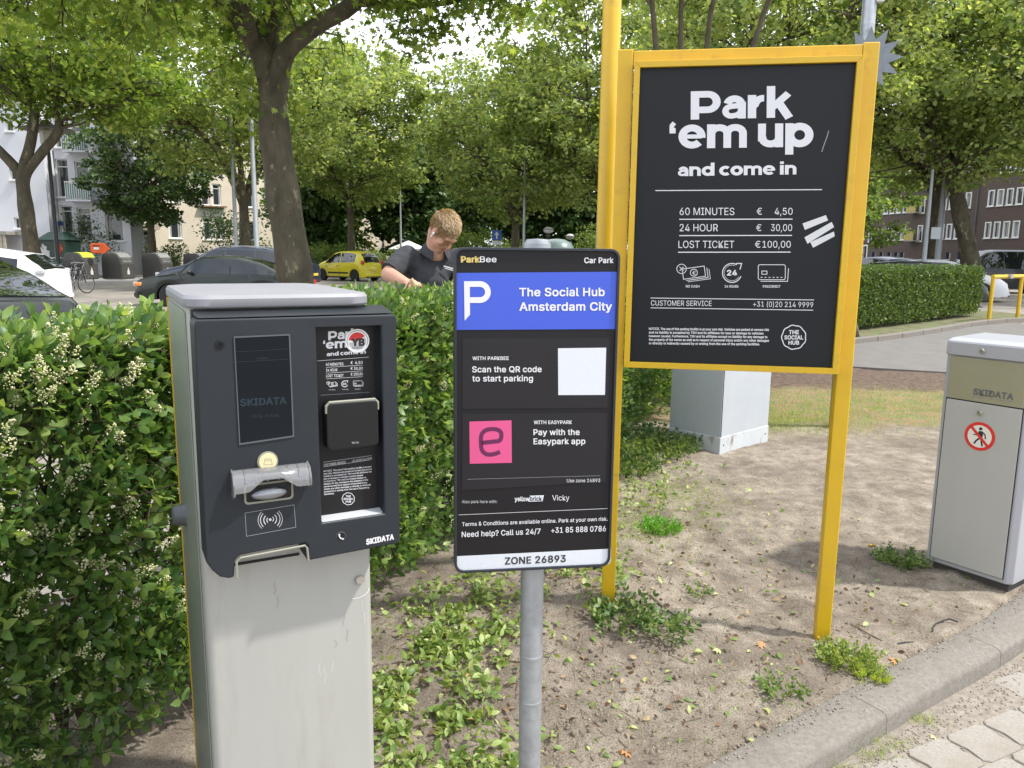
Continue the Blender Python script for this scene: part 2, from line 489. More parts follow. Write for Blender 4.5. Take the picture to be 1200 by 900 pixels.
def sand_bed():
    xs = np.concatenate([np.arange(-1.6, 2.8, 0.022), np.arange(2.8, 9, 0.12)])
    ys = np.concatenate([np.arange(1.0, 5.0, 0.022), np.arange(5.0, 8, 0.06), np.arange(8, 11.9, 0.14)])
    nx, ny = len(xs), len(ys)
    idx = -np.ones((ny, nx), int); vs = []
    for j, y in enumerate(ys):
        for i, x in enumerate(xs):
            x, y = float(x), float(y)
            q = Vector((x, y)) - H0
            if q.dot(HN) > 0.80: continue
            ks = kerb_side(x, y)
            if ks < -0.03: continue
            z = ground_z(x, y)
            z = z * min(1, max(0, ks / 0.25)) + 0.004 - (0.02 if ks < 0.01 else 0) + 0.006 * g_noise(x * 6, y * 6, 9) * (ks < 0.3)
            idx[j, i] = len(vs); vs.append((x, y, z))
    a, b, c, d = idx[:-1, :-1], idx[:-1, 1:], idx[1:, 1:], idx[1:, :-1]
    ok = (a >= 0) & (b >= 0) & (c >= 0) & (d >= 0)
    F = np.stack([a[ok], b[ok], c[ok], d[ok]], 1)
    # material: pale sand, darker damp soil, soil patch further back, grass-stained zone
    m = bpy.data.materials.new('sandy_soil'); m.use_nodes = True
    n, l = m.node_tree.nodes, m.node_tree.links
    bs = n['Principled BSDF']; bs.inputs['Roughness'].default_value = 0.97; bs.inputs['Specular IOR Level'].default_value = 0.15
    tc = n.new('ShaderNodeTexCoord')
    def nz(s, det=8, rough=0.65):
        t = n.new('ShaderNodeTexNoise'); t.inputs['Scale'].default_value = s; t.inputs['Detail'].default_value = det
        t.inputs['Roughness'].default_value = rough; l.new(tc.outputs['Object'], t.inputs['Vector']); return t.outputs['Fac']
    def ramp(src, p0, c0, p1, c1):
        r = n.new('ShaderNodeValToRGB'); r.color_ramp.elements[0].position = p0; r.color_ramp.elements[1].position = p1
        r.color_ramp.elements[0].color = (*c0, 1); r.color_ramp.elements[1].color = (*c1, 1); l.new(src, r.inputs['Fac']); return r.outputs['Color']
    def mix(f, a2, b2, mode='MIX'):
        x = n.new('ShaderNodeMixRGB'); x.blend_type = mode
        for s, k in ((f, 'Fac'), (a2, 'Color1'), (b2, 'Color2')):
            if isinstance(s, (int, float)): x.inputs[k].default_value = s
            elif isinstance(s, tuple): x.inputs[k].default_value = (*s, 1)
            else: l.new(s, x.inputs[k])
        return x.outputs['Color']
    sand = ramp(nz(9), 0.3, (0.215, 0.182, 0.145), 0.68, (0.455, 0.40, 0.32))
    speck = ramp(nz(160, 3), 0.36, (0.35, 0.3, 0.26), 0.52, (1, 1, 1))
    sand = mix(0.8, sand, speck, 'MULTIPLY')
    damp = ramp(nz(1.9, 7), 0.42, (0, 0, 0), 0.66, (1, 1, 1))
    c = mix(damp, sand, mix(0.72, sand, (0.135, 0.105, 0.085)))
    sep = n.new('ShaderNodeSeparateXYZ'); l.new(tc.outputs['Object'], sep.inputs['Vector'])
    def band(lo, hi, soft, sock):
        a2 = n.new('ShaderNodeMapRange'); a2.interpolation_type = 'SMOOTHSTEP'
        a2.inputs['From Min'].default_value = lo - soft; a2.inputs['From Max'].default_value = lo + soft; l.new(sock, a2.inputs['Value'])
        b2 = n.new('ShaderNodeMapRange'); b2.interpolation_type = 'SMOOTHSTEP'
        b2.inputs['From Min'].default_value = hi - soft; b2.inputs['From Max'].default_value = hi + soft
        b2.inputs['To Min'].default_value = 1; b2.inputs['To Max'].default_value = 0; l.new(sock, b2.inputs['Value'])
        mu = n.new('ShaderNodeMath'); mu.operation = 'MULTIPLY'; l.new(a2.outputs[0], mu.inputs[0]); l.new(b2.outputs[0], mu.inputs[1]); return mu.outputs[0]
    wob = n.new('ShaderNodeMath'); wob.operation = 'MULTIPLY_ADD'; wob.inputs[1].default_value = 2.2
    l.new(nz(1.3, 5), wob.inputs[0]); l.new(sep.outputs['Y'], wob.inputs[2])
    soil = ramp(nz(14), 0.3, (0.07, 0.05, 0.04), 0.7, (0.21, 0.155, 0.12))
    c = mix(band(10.3, 30, 0.35, wob.outputs[0]), c, soil)
    grs = mix(ramp(nz(5), 0.42, (0, 0, 0), 0.6, (1, 1, 1)), (0.30, 0.19, 0.11), (0.16, 0.19, 0.06))
    gm = n.new('ShaderNodeMath'); gm.operation = 'MULTIPLY'; gm.inputs[1].default_value = 0.75; l.new(band(8.3, 10.4, 0.3, wob.outputs[0]), gm.inputs[0])
    c = mix(gm.outputs[0], c, grs)
    l.new(c, bs.inputs['Base Color'])
    bp = n.new('ShaderNodeBump'); bp.inputs['Strength'].default_value = 0.9; bp.inputs['Distance'].default_value = 0.022
    l.new(nz(45, 9, 0.75), bp.inputs['Height']); l.new(bp.outputs['Normal'], bs.inputs['Normal'])
    return tag(mesh_np('sand_bed', np.array(vs), F, m, smooth=True), 'bare trampled sandy soil in the planting bed', kind='structure')
sand_bed()

# clods and pebbles on the sand, and twigs
def ico(s):
    t = (1 + 5 ** .5) / 2
    v = np.array([(-1, t, 0), (1, t, 0), (-1, -t, 0), (1, -t, 0), (0, -1, t), (0, 1, t), (0, -1, -t), (0, 1, -t), (t, 0, -1), (t, 0, 1), (-t, 0, -1), (-t, 0, 1)]) / 1.9
    f = np.array([(0, 11, 5), (0, 5, 1), (0, 1, 7), (0, 7, 10), (0, 10, 11), (1, 5, 9), (5, 11, 4), (11, 10, 2), (10, 7, 6), (7, 1, 8), (3, 9, 4), (3, 4, 2), (3, 2, 6), (3, 6, 8), (3, 8, 9), (4, 9, 5), (2, 4, 11), (6, 2, 10), (8, 6, 7), (9, 8, 1)])
    q = np.random.default_rng(8).uniform(.55, 1.35, (12, 1)); return v * s * q * np.array([1, .85, .7]), f

def rotmats(yaw, pitch, roll):
    cz, sz, cx, sx, cy, sy = np.cos(yaw), np.sin(yaw), np.cos(pitch), np.sin(pitch), np.cos(roll), np.sin(roll)
    o = np.zeros_like(cz); i = np.ones_like(cz)
    Rz = np.stack([cz, -sz, o, sz, cz, o, o, o, i], -1).reshape(-1, 3, 3)
    Rx = np.stack([i, o, o, o, cx, -sx, o, sx, cx], -1).reshape(-1, 3, 3)
    Ry = np.stack([cy, o, sy, o, i, o, -sy, o, cy], -1).reshape(-1, 3, 3)
    return Rz @ Rx @ Ry

def scatter(tv, tf, pos, rot, size):
    """copies of a template: tv (k,3), tf (f,c), pos (n,3), rot (n,3,3), size (n,) or (n,3)"""
    n, k = len(pos), len(tv)
    size = np.asarray(size)
    t = tv[None] * (size[:, None, None] if size.ndim == 1 else size[:, None, :])
    V = np.einsum('nij,nkj->nki', rot, t) + pos[:, None]
    F = tf[None] + (np.arange(n) * k)[:, None, None]
    return V.reshape(-1, 3), F.reshape(-1, tf.shape[1])

def rand_rot(rng, n, tilt=1.0):
    return rotmats(rng.uniform(0, 2 * np.pi, n), rng.normal(0, tilt, n), rng.normal(0, tilt, n))

# leaf templates; x along the leaf
def leaf_oval(w=0.5, fold=0.12, bend=0.12):
    v = np.array([(0, 0, 0), (.3, 0, bend * .5), (.68, 0, bend * .6), (1, 0, -bend * .3),
                  (.3, w * .5, bend * .5 + fold * w), (.68, w * .42, bend * .6 + fold * w), (.3, -w * .5, bend * .5 + fold * w), (.68, -w * .42, bend * .6 + fold * w)])
    f = np.array([(0, 1, 4), (1, 2, 5), (1, 5, 4), (2, 3, 5), (0, 6, 1), (1, 6, 7), (1, 7, 2), (2, 7, 3)])
    return v, f
def leaf_simple(w=0.6):
    v = np.array([(0, 0, 0), (.5, w * .5, .08), (1, 0, 0), (.5, -w * .5, .08)])
    return v, np.array([(0, 1, 2), (0, 2, 3)])
def leaf_lobed():
    pts = []
    for k, (a, r) in enumerate([(-150, .55), (-115, .38), (-85, .80), (-55, .45), (-38, .9), (-18, .55), (0, 1.1), (18, .55), (38, .9), (55, .45), (85, .80), (115, .38), (150, .55)]):
        pts.append((r * math.cos(R(a)) * .55 + .25, r * math.sin(R(a)) * .6, -0.10 * r * r + 0.03 * (k % 2)))
    v = np.array([(0.2, 0, 0.02)] + pts)
    f = np.array([(0, i, i + 1) for i in range(1, 13)])
    return v, f
LO, LS, LL = leaf_oval(), leaf_simple(), leaf_lobed()

def inside_bed(x, y, m=0.05):
    return (Vector((x, y)) - H0).dot(HN) < 0.6 and kerb_side(x, y) > m

# obstacles to keep litter from floating are ignored: litter lies on the sand surface
def scatter_ground(name, label, tmpl, n, areas, size, m, seed, tilt=0.35, lift=0.004, kind='stuff', patch=None):
    rng = np.random.default_rng(seed); P = []
    tries = 0
    while len(P) < n and tries < n * 30:
        tries += 1
        a = areas[rng.integers(len(areas))]
        x = rng.normal(a[0], a[2]); y = rng.normal(a[1], a[3])
        if y < 1.2 or not inside_bed(x, y, 0.01): continue
        if patch is not None and g_noise(x * 5.5, y * 5.5, seed) + .6 * g_noise(x * 14, y * 14, seed + 1) < patch and rng.random() < .88: continue
        P.append((x, y, ground_z(x, y) * min(1, max(0, kerb_side(x, y) / 0.25)) + lift))
    P = np.array(P); n = len(P)
    V, F = scatter(*tmpl, P, rand_rot(rng, n, tilt), rng.uniform(size[0], size[1], n))
    return tag(mesh_np(name, V, F, m), label, kind=kind)

M_clip = leaf_mat('clipping_leaf', (0.10, 0.17, 0.04), (0.24, 0.33, 0.09), (0.45, 0.50, 0.22), 0.3)
M_dry = leaf_mat('dry_leaf', (0.22, 0.12, 0.06), (0.36, 0.22, 0.12), (0.5, 0.36, 0.22), 0.15, 0.8)
scatter_ground('pebbles', 'small clods of soil strewn over the sand', (ico(1.0)), 5200,
               [(1.0, 3.0, 1.0, 0.8), (0.3, 2.2, .7, .5), (1.6, 4.2, 1, 1.0), (3, 8, 2.5, 2)], (0.0025, 0.010), mat('clod', (0.24, 0.19, 0.145), 0.95, noise=0.4, nscale=30), 3, 3, 0.0)
scatter_ground('hedge_clippings', 'loose green hedge clippings lying on the soil by the hedge', LO, 3400,
               [(-0.35, 3.05, .10, .18), (-0.15, 3.2, .12, .2), (-.28, 2.75, .10, .14), (0.0, 3.5, .15, .22), (0.15, 4.1, .2, .4), (-0.42, 2.5, .07, .16), (-.38, 2.2, .08, .14), (-.16, 2.42, .07, .08), (-.05, 2.85, .1, .1), (0.75, 5.0, .3, .5), (-0.1, 2.15, .1, .1), (1.0, 5.4, .25, .4), (.42, 3.5, .1, .2)],
               (0.02, 0.048), M_clip, 11, 1.0, 0.024, patch=.0)
scatter_ground('soil_crumbs', 'larger crumbs of dark soil lying on the bed', (ico(1.0)), 900,
               [(0.0, 2.6, .35, .4), (0.7, 2.7, .5, .4), (1.2, 3.4, .8, .6), (.4, 2.2, .5, .2)], (0.006, 0.018), mat('crumb', (0.17, 0.135, 0.105), 0.97, noise=0.4, nscale=30, bump=.6, bscale=60), 13, 3, 0.0)
scatter_ground('dead_litter', 'small brown dead leaves and bits scattered over the bed', LO, 700,
               [(-.1, 2.8, .3, .5), (0.6, 2.6, .5, .5), (.6, 4.4, .4, .8), (1.2, 3.2, .7, .6)], (0.012, 0.035), leaf_mat('dead_bits', (.10, .06, .035), (.22, .14, .08), (.40, .30, .18), .1, .8), 14, .8, .012)
scatter_ground('fine_twigs', 'thin broken twigs scattered over the bed', (np.array([(0, .02, 0), (1, .012, .03), (1, -.012, .03), (0, -.02, 0), (.5, 0, .05)]), np.array([(0, 1, 4), (1, 2, 4), (2, 3, 4), (3, 0, 4)])), 420,
               [(-.1, 2.8, .3, .5), (0.7, 2.8, .5, .6), (1.3, 3.4, .7, .6)], (0.03, 0.10), M_bark2, 15, .15, .008)
scatter_ground('scattered_leaves', 'single green leaves scattered over the open sand', LO, 330,
               [(0.7, 3.0, .7, .8), (1.5, 3.6, .8, .9), (0.5, 2.4, .5, .4)], (0.015, 0.04), M_clip, 12, 0.4, 0.008)
# ------------------------------------------------------------------ kerb, pavers, path
M_kerb = mat('kerb_concrete', (0.19, 0.172, 0.15), 0.92, noise=0.25, nscale=70, bump=0.8, bscale=160, dirt=(0.15, 0.14, 0.115), dscale=9, dpos=(0.5, 0.72), bdist=0.004)
kerb_root = thing('kerb', 'worn grey concrete kerb curving round the near edge of the sand bed', 'kerb', (0, 0, 0))
kerb_root['kind'] = 'structure'
def resample(P, step):
    P = [Vector(p) for p in P]; out = [P[0]]; acc = 0
    for a, b in zip(P[:-1], P[1:]):
        L = (b - a).length; t = step - acc
        while t <= L: out.append(a + (b - a) * t / L); t += step
        acc = L - (t - step)
    return out
def catmull(P, sub=8):
    P = [Vector(p) for p in P]; Q = []
    for i in range(len(P) - 1):
        p0, p1, p2, p3 = P[max(i - 1, 0)], P[i], P[i + 1], P[min(i + 2, len(P) - 1)]
        for k in range(sub):
            t = k / sub
            Q.append(0.5 * ((2 * p1) + (p2 - p0) * t + (2 * p0 - 5 * p1 + 4 * p2 - p3) * t * t + (3 * p1 - p0 - 3 * p2 + p3) * t ** 3))
    return Q + [P[-1]]
kc = resample(catmull([tuple(p) for p in kerb_off(0.085)]), 0.049)
KN = 17
for s0 in range(0, len(kc) - 2, KN):
    seg = kc[s0:s0 + KN + 1]
    if len(seg) < 3: break
    if s0 + KN < len(kc): seg = seg[:-1] + [seg[-2] + (seg[-1] - seg[-2]) * 0.94]
    prof = [(-0.085, -0.12), (0.088, -0.12), (0.086, -0.018), (0.080, -0.004), (0.066, 0.004), (-0.075, 0.010), (-0.085, 0.004)]
    mb = MB(); n = len(prof); vs = []
    for i, p in enumerate(seg):
        t = (seg[min(i + 1, len(seg) - 1)] - seg[max(i - 1, 0)]).normalized(); o = Vector((t.y, -t.x))
        for a, z in prof:
            q = p + o * a; zz = z + (0.004 * g_noise(q.x * 7, q.y * 7, 4) if z > -0.1 else 0)
            vs.append((q.x, q.y, zz))
    fs = [(i * n + k, i * n + (k + 1) % n, (i + 1) * n + (k + 1) % n, (i + 1) * n + k) for i in range(len(seg) - 1) for k in range(n)]
    fs += [tuple(range(n)), tuple(range((len(seg) - 1) * n, len(seg) * n))[::-1]]
    mb.add(vs, fs).build('kerb_stone', M_kerb, kerb_root, smooth=True, angle=40)

# interlocking concrete pavers on the lane, bottom right
M_pave = mat('paver_concrete', (0.28, 0.26, 0.23), 0.95, noise=0.22, nscale=80, bump=0.7, bscale=170, dirt=(0.24, 0.21, 0.17), dscale=5, dpos=(0.45, 0.7), bdist=0.004)
M_joint = mat('joint_sand', (0.24, 0.21, 0.175), 0.97, noise=0.3, nscale=30, bump=0.7, bscale=90, bdist=0.008)
lane = sheet('paved_lane', [tuple(p) for p in kerb_off(0.02)] + [(14, 10), (14, -3), (-3, -3), (-3, 0)], -0.0735, M_joint)
lane['label'] = 'sandy paved lane along the kerb'
a_, b_, c_ = 0.100, 0.0805, 0.020
outline = [(-a_, -b_ + c_), (-a_ + c_, -b_), (a_ - c_, -b_), (a_, -b_ + c_), (a_ - c_ * .6, 0), (a_, b_ - c_), (a_ - c_, b_), (-a_ + c_, b_), (-a_, b_ - c_), (-a_ + c_ * .6, 0)]
mp = MB(); mp.prism(outline, -0.05, 0, 'xy')
ins = [(x * .975, y * .97) for x, y in outline]
n_ = len(outline)
mp.v = [(x, y, -0.05) for x, y in outline] + [(x, y, -0.003) for x, y in outline] + [(x, y, 0.0) for x, y in ins]
mp.f = [tuple(range(2 * n_, 3 * n_))] + [(i, (i + 1) % n_, n_ + (i + 1) % n_, n_ + i) for i in range(n_)] + [(n_ + i, n_ + (i + 1) % n_, 2 * n_ + (i + 1) % n_, 2 * n_ + i) for i in range(n_)]
pav0 = mp.build('paver', M_pave, lane)
first = True; cnt = 0
rp = random.Random(5)
ang = R(26); ca, sa = math.cos(ang), math.sin(ang)
for j in range(-22, 26):
    for i in range(-14, 26):
        u = i * 0.204 + (0.102 if j % 2 else 0); v = j * 0.163
        x, y = 1.6 + u * ca - v * sa, 1.9 + u * sa + v * ca
        if y < 1.0 or y > 4.3 or x < -0.2 or x > 3.9: continue
        if kerb_side(x, y) > -0.29: continue
        if y > 1e9: continue
        if x / max(y, .1) > 0.95 or y < 1.75: continue
        o = pav0 if first else pav0.copy()
        if not first: COL.objects.link(o)
        first = False
        o.parent = lane
        o.location = (x + rp.uniform(-.002, .002), y + rp.uniform(-.002, .002), -0.0675 + rp.uniform(-.0015, .0015) - (0.004 if kerb_side(x, y) > -0.34 else 0))
        o.rotation_euler = (rp.uniform(-.006, .006), rp.uniform(-.006, .006), ang + rp.uniform(-.015, .015))
        cnt += 1

# far footpath with its kerb by the right hedge
M_path = mat('path_concrete', (0.15, 0.142, 0.132), 0.9, noise=0.12, nscale=3, bump=0.2, bscale=60)
sheet('footpath', [(3.2, 12.85), (3.0, 11.9), (7.2, 10.15), (11.0, 9.6), (14.0, 16.0), (12.2, 19.1), (10.6, 17.9), (8.6, 16.0), (6.6, 14.35), (5, 13.35)], 0.03, M_path, thick=0.10)
fk = thing('border_kerb', 'low concrete kerb between the far footpath and the clipped hedge', 'kerb', (0, 0, 0)); fk['kind'] = 'structure'
fline = resample(catmull([(3.2, 12.9), (5.0, 13.4), (6.6, 14.4), (8.6, 16.1), (10.6, 18.0), (12.2, 19.2), (14.5, 20.2), (18, 21.0)]), 1.0)
for a, b in zip(fline[:-1], fline[1:]):
    d = b - a; c = (a + b) / 2
    MB().box((c.x, c.y, 0.045), (d.length * .985, 0.14, 0.16), Matrix.Rotation(math.atan2(d.y, d.x), 3, 'Z')).build('kerb_stone', M_kerb, fk, bevel=0.012)
sheet('hedge_bed', [(2.6, 12.9), (5.0, 13.5), (6.6, 14.5), (8.6, 16.2), (10.6, 18.1), (12.2, 19.3), (14.5, 20.3), (14, 23), (10, 21.5), (2.6, 17.2)], 0.05,
      mat('bed_soil', (0.14, 0.12, 0.07), 0.95, noise=0.5, nscale=4, bump=0.8, bscale=30, dirt=(0.12, 0.16, 0.05), dscale=3, dpos=(.45, .6)), thick=0.14)

# ------------------------------------------------------------------ hedges
M_hleaf = leaf_mat('privet_leaf', (0.05, 0.115, 0.035), (0.12, 0.21, 0.055), (0.27, 0.37, 0.11), 0.40, 0.42, 0.5)
M_hleaf2 = leaf_mat('far_privet_leaf', (0.035, 0.075, 0.022), (0.08, 0.14, 0.035), (0.22, 0.28, 0.10), 0.25, 0.4, 0.5)
M_stem = mat('hedge_stem', (0.085, 0.06, 0.04), 0.9, noise=0.3, nscale=20, bump=0.5, bscale=80)
M_flower = leaf_mat('privet_flower', (0.45, 0.50, 0.20), (0.62, 0.62, 0.36), (0.80, 0.78, 0.62), 0.15, 0.7)

def sprig_template(npair=4, leaf=LO, ln=1.0):
    """a shoot along +x with opposite pairs of leaves; unit length 1"""
    V = []; F = []; o = 0
    for k in range(npair):
        t = 0.25 + 0.75 * k / (npair - 1)
        s = (0.42 - 0.12 * k / (npair - 1)) * ln
        for sd in (-1, 1):
            yaw = sd * R(62 - 28 * k / (npair - 1)); roll = R(90 * (k % 2) * .7); 
            c, s_ = math.cos(yaw), math.sin(yaw)
            v = leaf[0] * s
            v = np.stack([v[:, 0] * c - v[:, 1] * s_, v[:, 0] * s_ + v[:, 1] * c, v[:, 2] + 0.25 * v[:, 0]], 1)
            cr, sr = math.cos(roll), math.sin(roll)
            v = np.stack([v[:, 0], v[:, 1] * cr - v[:, 2] * sr, v[:, 1] * sr + v[:, 2] * cr], 1)
            v[:, 0] += t
            V.append(v); F.append(leaf[1] + o); o += len(v)
    V = np.concatenate(V); F = np.concatenate(F)
    return V, F
def twig_template():
    v = []; f = []
    for i, (x, r) in enumerate(((0, .018), (1, .008))):
        for k in range(3):
            a = 2 * math.pi * k / 3; v.append((x, r * math.cos(a), r * math.sin(a)))
    f = [(0, 1, 4), (0, 4, 3), (1, 2, 5), (1, 5, 4), (2, 0, 3), (2, 3, 5)]
    return np.array(v), np.array(f)

def dirs_to_rot(D, rng, roll=math.pi):
    """rotation taking +x to each direction in D with a random roll"""
    D = D / np.linalg.norm(D, axis=1, keepdims=True)
    up = np.tile(np.array([0, 0, 1.0]), (len(D), 1)) + rng.normal(0, .05, D.shape)
    y = np.cross(up, D); y /= np.linalg.norm(y, axis=1, keepdims=True); z = np.cross(D, y)
    a = rng.uniform(-roll, roll, len(D))[:, None]
    y2 = y * np.cos(a) + z * np.sin(a); z2 = -y * np.sin(a) + z * np.cos(a)
    return np.stack([D, y2, z2], -1)

def hedge(root, o, d, nrm, s_ranges, depth, height, spr, leafm, seed, n_stems, sprig_len=(0.07, 0.12), leaf_k=1.0, zb=0.12, bulge=0.05, gaps=True):
    """o origin (Vector 2D), d along, nrm to the back; s_ranges: [(s0,s1,count)]"""
    rng = np.random.default_rng(seed)
    P = []; D = []
    d3 = np.array([d.x, d.y, 0]); n3 = np.array([nrm.x, nrm.y, 0]); o3 = np.array([o.x, o.y, 0]); up = np.array([0, 0, 1.0])
    for s0, s1, cnt in s_ranges:
        s = rng.uniform(s0, s1, cnt)
        which = rng.choice(4, cnt, p=[0.52, 0.24, 0.10, 0.14])      # front, top, back, inside
        h = rng.uniform(zb, height, cnt) ; h = np.where(rng.random(cnt) < .15, h, zb + (height - zb) * rng.random(cnt) ** .8)
        w = rng.uniform(0, depth, cnt)
        lump = np.array([bulge * (g_noise(a * 2.3, b * 2.3, seed) + .5 * g_noise(a * 6, b * 6, seed + 1)) for a, b in zip(s, h)])
        tl = np.array([0.035 * g_noise(a * 1.7, b * 3, seed + 2) + .02 * g_noise(a * 8, b * 8, seed + 3) for a, b in zip(s, w)])
        off = np.abs(rng.normal(0, 0.045, cnt))
        pos = o3 + s[:, None] * d3
        front = (which == 0); top = (which == 1); back = (which == 2); ins = (which == 3)
        ww = np.where(front, off - lump, np.where(back, depth - off, w))
        hh = np.where(top, height - off * .8 + tl, h)
        hh = np.where(ins, h, hh)
        # round the upper front edge
        pos = pos + ww[:, None] * n3 + hh[:, None] * up
        dr = np.where(front[:, None], -n3 + up * 0.55, np.where(top[:, None], up * 1.0 - .15 * n3, np.where(back[:, None], n3 + .4 * up, up * .6)))
        dr = dr + rng.normal(0, .55, (cnt, 3))
        P.append(pos); D.append(dr)
    P = np.concatenate(P); D = np.concatenate(D)
    rot = dirs_to_rot(D, rng)
    sz = rng.uniform(*sprig_len, len(P))
    # gaps: drop shoots where a coarse noise is low, more so towards the foot
    S_ = (P - o3) @ d3
    keep_ = np.array([g_noise(a * 3.1, b * 3.6, seed + 7) + (.16 if b > .95 * height else 0) > (-.16 - .12 * b / height if gaps else -9) or rng.random() < .35 for a, b in zip(S_, P[:, 2])])
    P, D, rot, sz = P[keep_], D[keep_], rot[keep_], sz[keep_]
    V, F = scatter(*spr, P - rot[:, :, 0] * sz[:, None] * .5, rot, sz)
    lf = mesh_np('foliage', V, F, leafm, root); lf['kind'] = 'stuff'
    tv, tf = twig_template()
    V, F = scatter(tv, tf, P - rot[:, :, 0] * sz[:, None] * .9, rot, np.stack([sz * 1.5, sz, sz], 1))
    mesh_np('twigs', V, F, M_stem, root)['kind'] = 'stuff'
    # stems
    mb = MB(); smin = min(a for a, b, c in s_ranges); smax = max(b for a, b, c in s_ranges)
    for k in range(n_stems):
        s = rng.uniform(smin, smax); w = rng.uniform(depth * .3, depth * .75)
        p = np.array([0, 0, 0]) + o3 + d3 * s + n3 * w
        q = p + d3 * rng.normal(0, .08) + n3 * rng.normal(0, .06)
        q2 = q + d3 * rng.normal(0, .15) + n3 * rng.normal(0, .12)
        mb.tube([p, q + up * height * .4, q2 + up * height * .88], [rng.uniform(.009, .018), .009, .004], 5, cap=False)
        for b in range(3):
            z0 = rng.uniform(.2, .7) * height; a0 = p + (q - p) * (z0 / height / .4 if z0 < .4 * height else 1) + up * z0
            mb.tube([a0, a0 + up * .12 + n3 * rng.normal(0, .1) + d3 * rng.normal(0, .1), a0 + up * .3 + n3 * rng.normal(0, .2) + d3 * rng.normal(0, .15)], [.006, .004, .002], 4, cap=False)
    mb.build('stems', M_stem, root)['kind'] = 'stuff'
    return root

SPR = sprig_template(4)
near = thing('hedge', 'flowering privet hedge behind the grey payment machine, full of white blossom', 'hedge', (0, 0, 0))
hedge(near, H0, HD, HN, [(-2.9, -1.0, 4100), (-1.0, 1.2, 5000), (1.2, 5.5, 5600)], 0.50, 1.32, SPR, M_hleaf, 21, 60, (0.07, 0.175))
SPR3 = sprig_template(3, leaf_simple(.55))
right_h = thing('hedge', 'clipped box-shaped hedge beside the far footpath in front of parked cars', 'hedge', (0, 0, 0))
ho = Vector((4.4, 13.75)); hd = (Vector((12.45, 20.9)) - ho); hL = hd.length; hd.normalize(); hn = Vector((-hd.y, hd.x))
hedge(right_h, ho, hd, hn, [(0, hL, 22000)], 0.95, 1.29, SPR3, M_hleaf2, 22, 45, (0.13, 0.2), zb=0.16, bulge=0.04, gaps=False)

def blossoms(root, seed, n_cl, tight):
    """panicles of tiny flowers on the near hedge"""
    rng = np.random.default_rng(seed); P = []; big = []
    d3 = np.array([HD.x, HD.y, 0]); n3 = np.array([HN.x, HN.y, 0]); o3 = np.array([H0.x, H0.y, 0]); up = np.array([0, 0, 1.0])
    for k in range(n_cl):
        s = rng.uniform(-2.7, 2.0) if k % 3 else rng.uniform(-2.5, -.9)
        top = rng.random() < .5
        if top: w = rng.uniform(-.03, .5); h = 1.32 + rng.uniform(-.03, .03)
        else: w = rng.uniform(-.07, 0.0); h = rng.uniform(.15, 1.30)
        if k < 30: s = rng.normal(-1.75, .2); w = rng.uniform(-.1, .05); h = rng.uniform(1.22, 1.33)
        c = o3 + d3 * s + n3 * w + up * h
        ax = (-n3 * (.2 if top else .8) + up * .8 + rng.normal(0, .35, 3)); ax /= np.linalg.norm(ax)
        L = rng.uniform(.025, .09); m = int(rng.integers(16, 60))
        t = rng.random(m); rad = (1 - t) * .022 + .004
        q = rng.normal(0, 1, (m, 3)); q /= np.linalg.norm(q, axis=1, keepdims=True)
        P.append(c + ax * (t * L)[:, None] + q * (rad * rng.uniform(.5, 1, m))[:, None])
    P = np.concatenate(P); v, f = ico(1.0)
    v = v * np.array([1, 1, 1.3])
    # four-faced buds keep it light
    tv = np.array([(1, 0, -.6), (-.5, .9, -.6), (-.5, -.9, -.6), (0, 0, 1.1)]); tf = np.array([(0, 1, 2), (0, 3, 1), (1, 3, 2), (2, 3, 0)])
    V, F = scatter(tv, tf, P, rand_rot(rng, len(P), 1.5), rng.uniform(.0026, .0046, len(P)))
    o = mesh_np('blossom', V, F, M_flower, root); o['kind'] = 'stuff'; o['label'] = 'creamy white flower clusters'
blossoms(near, 31, 560, 1)

# low weeds and grass
M_grass = leaf_mat('grass_blade', (0.10, 0.17, 0.03), (0.24, 0.33, 0.06), (0.45, 0.48, 0.16), 0.35, 0.6)
M_weed = leaf_mat('weed_leaf', (0.05, 0.11, 0.02), (0.11, 0.20, 0.035), (0.22, 0.32, 0.06), 0.3)
def grass_patch(name, label, spots, n, h, seed, m=M_grass, kind='stuff', cat=None):
    rng = np.random.default_rng(seed); P = []
    for _ in range(n):
        a = spots[rng.integers(len(spots))]
        x, y = rng.normal(a[0], a[2]), rng.normal(a[1], a[3])
        if not inside_bed(x, y, -0.02): 
            if kerb_side(x, y) > -0.02: continue
        ks = kerb_side(x, y)
        P.append((x, y, ground_z(x, y) * min(1, max(0, ks / .25)) if ks > 0 else -0.072))
    P = np.array(P)
    tv = np.array([(0, -.03, 0), (0, .03, 0), (.55, .022, .12), (.55, -.022, .12), (1, 0, .5)]); tf = np.array([(0, 1, 2), (0, 2, 3), (3, 2, 4)])
    D = rng.normal(0, .5, (len(P), 3)); D[:, 2] = np.abs(rng.normal(.9, .3, len(P)))
    V, F = scatter(tv, tf, P, dirs_to_rot(D, rng), rng.uniform(h * .5, h, len(P)))
    o = mesh_np(name, V, F, m); tag(o, label, cat, kind=kind); return o
LANE_CRUMBS = 1
grass_patch('grass', 'thin yellowing grass growing on the soil beyond the yellow sign', [(3.6, 7.9, 1.1, .55), (2.9, 8.2, .9, .5), (4.6, 8.6, .8, .5), (2.6, 7.4, .4, .35)], 17000, .05, 41)
grass_patch('grass', 'patch of low bright grass left of the open sand', [(0.98, 4.75, .22, .38), (1.2, 5.1, .2, .3), (0.75, 4.3, .12, .2)], 5200, .035, 42)
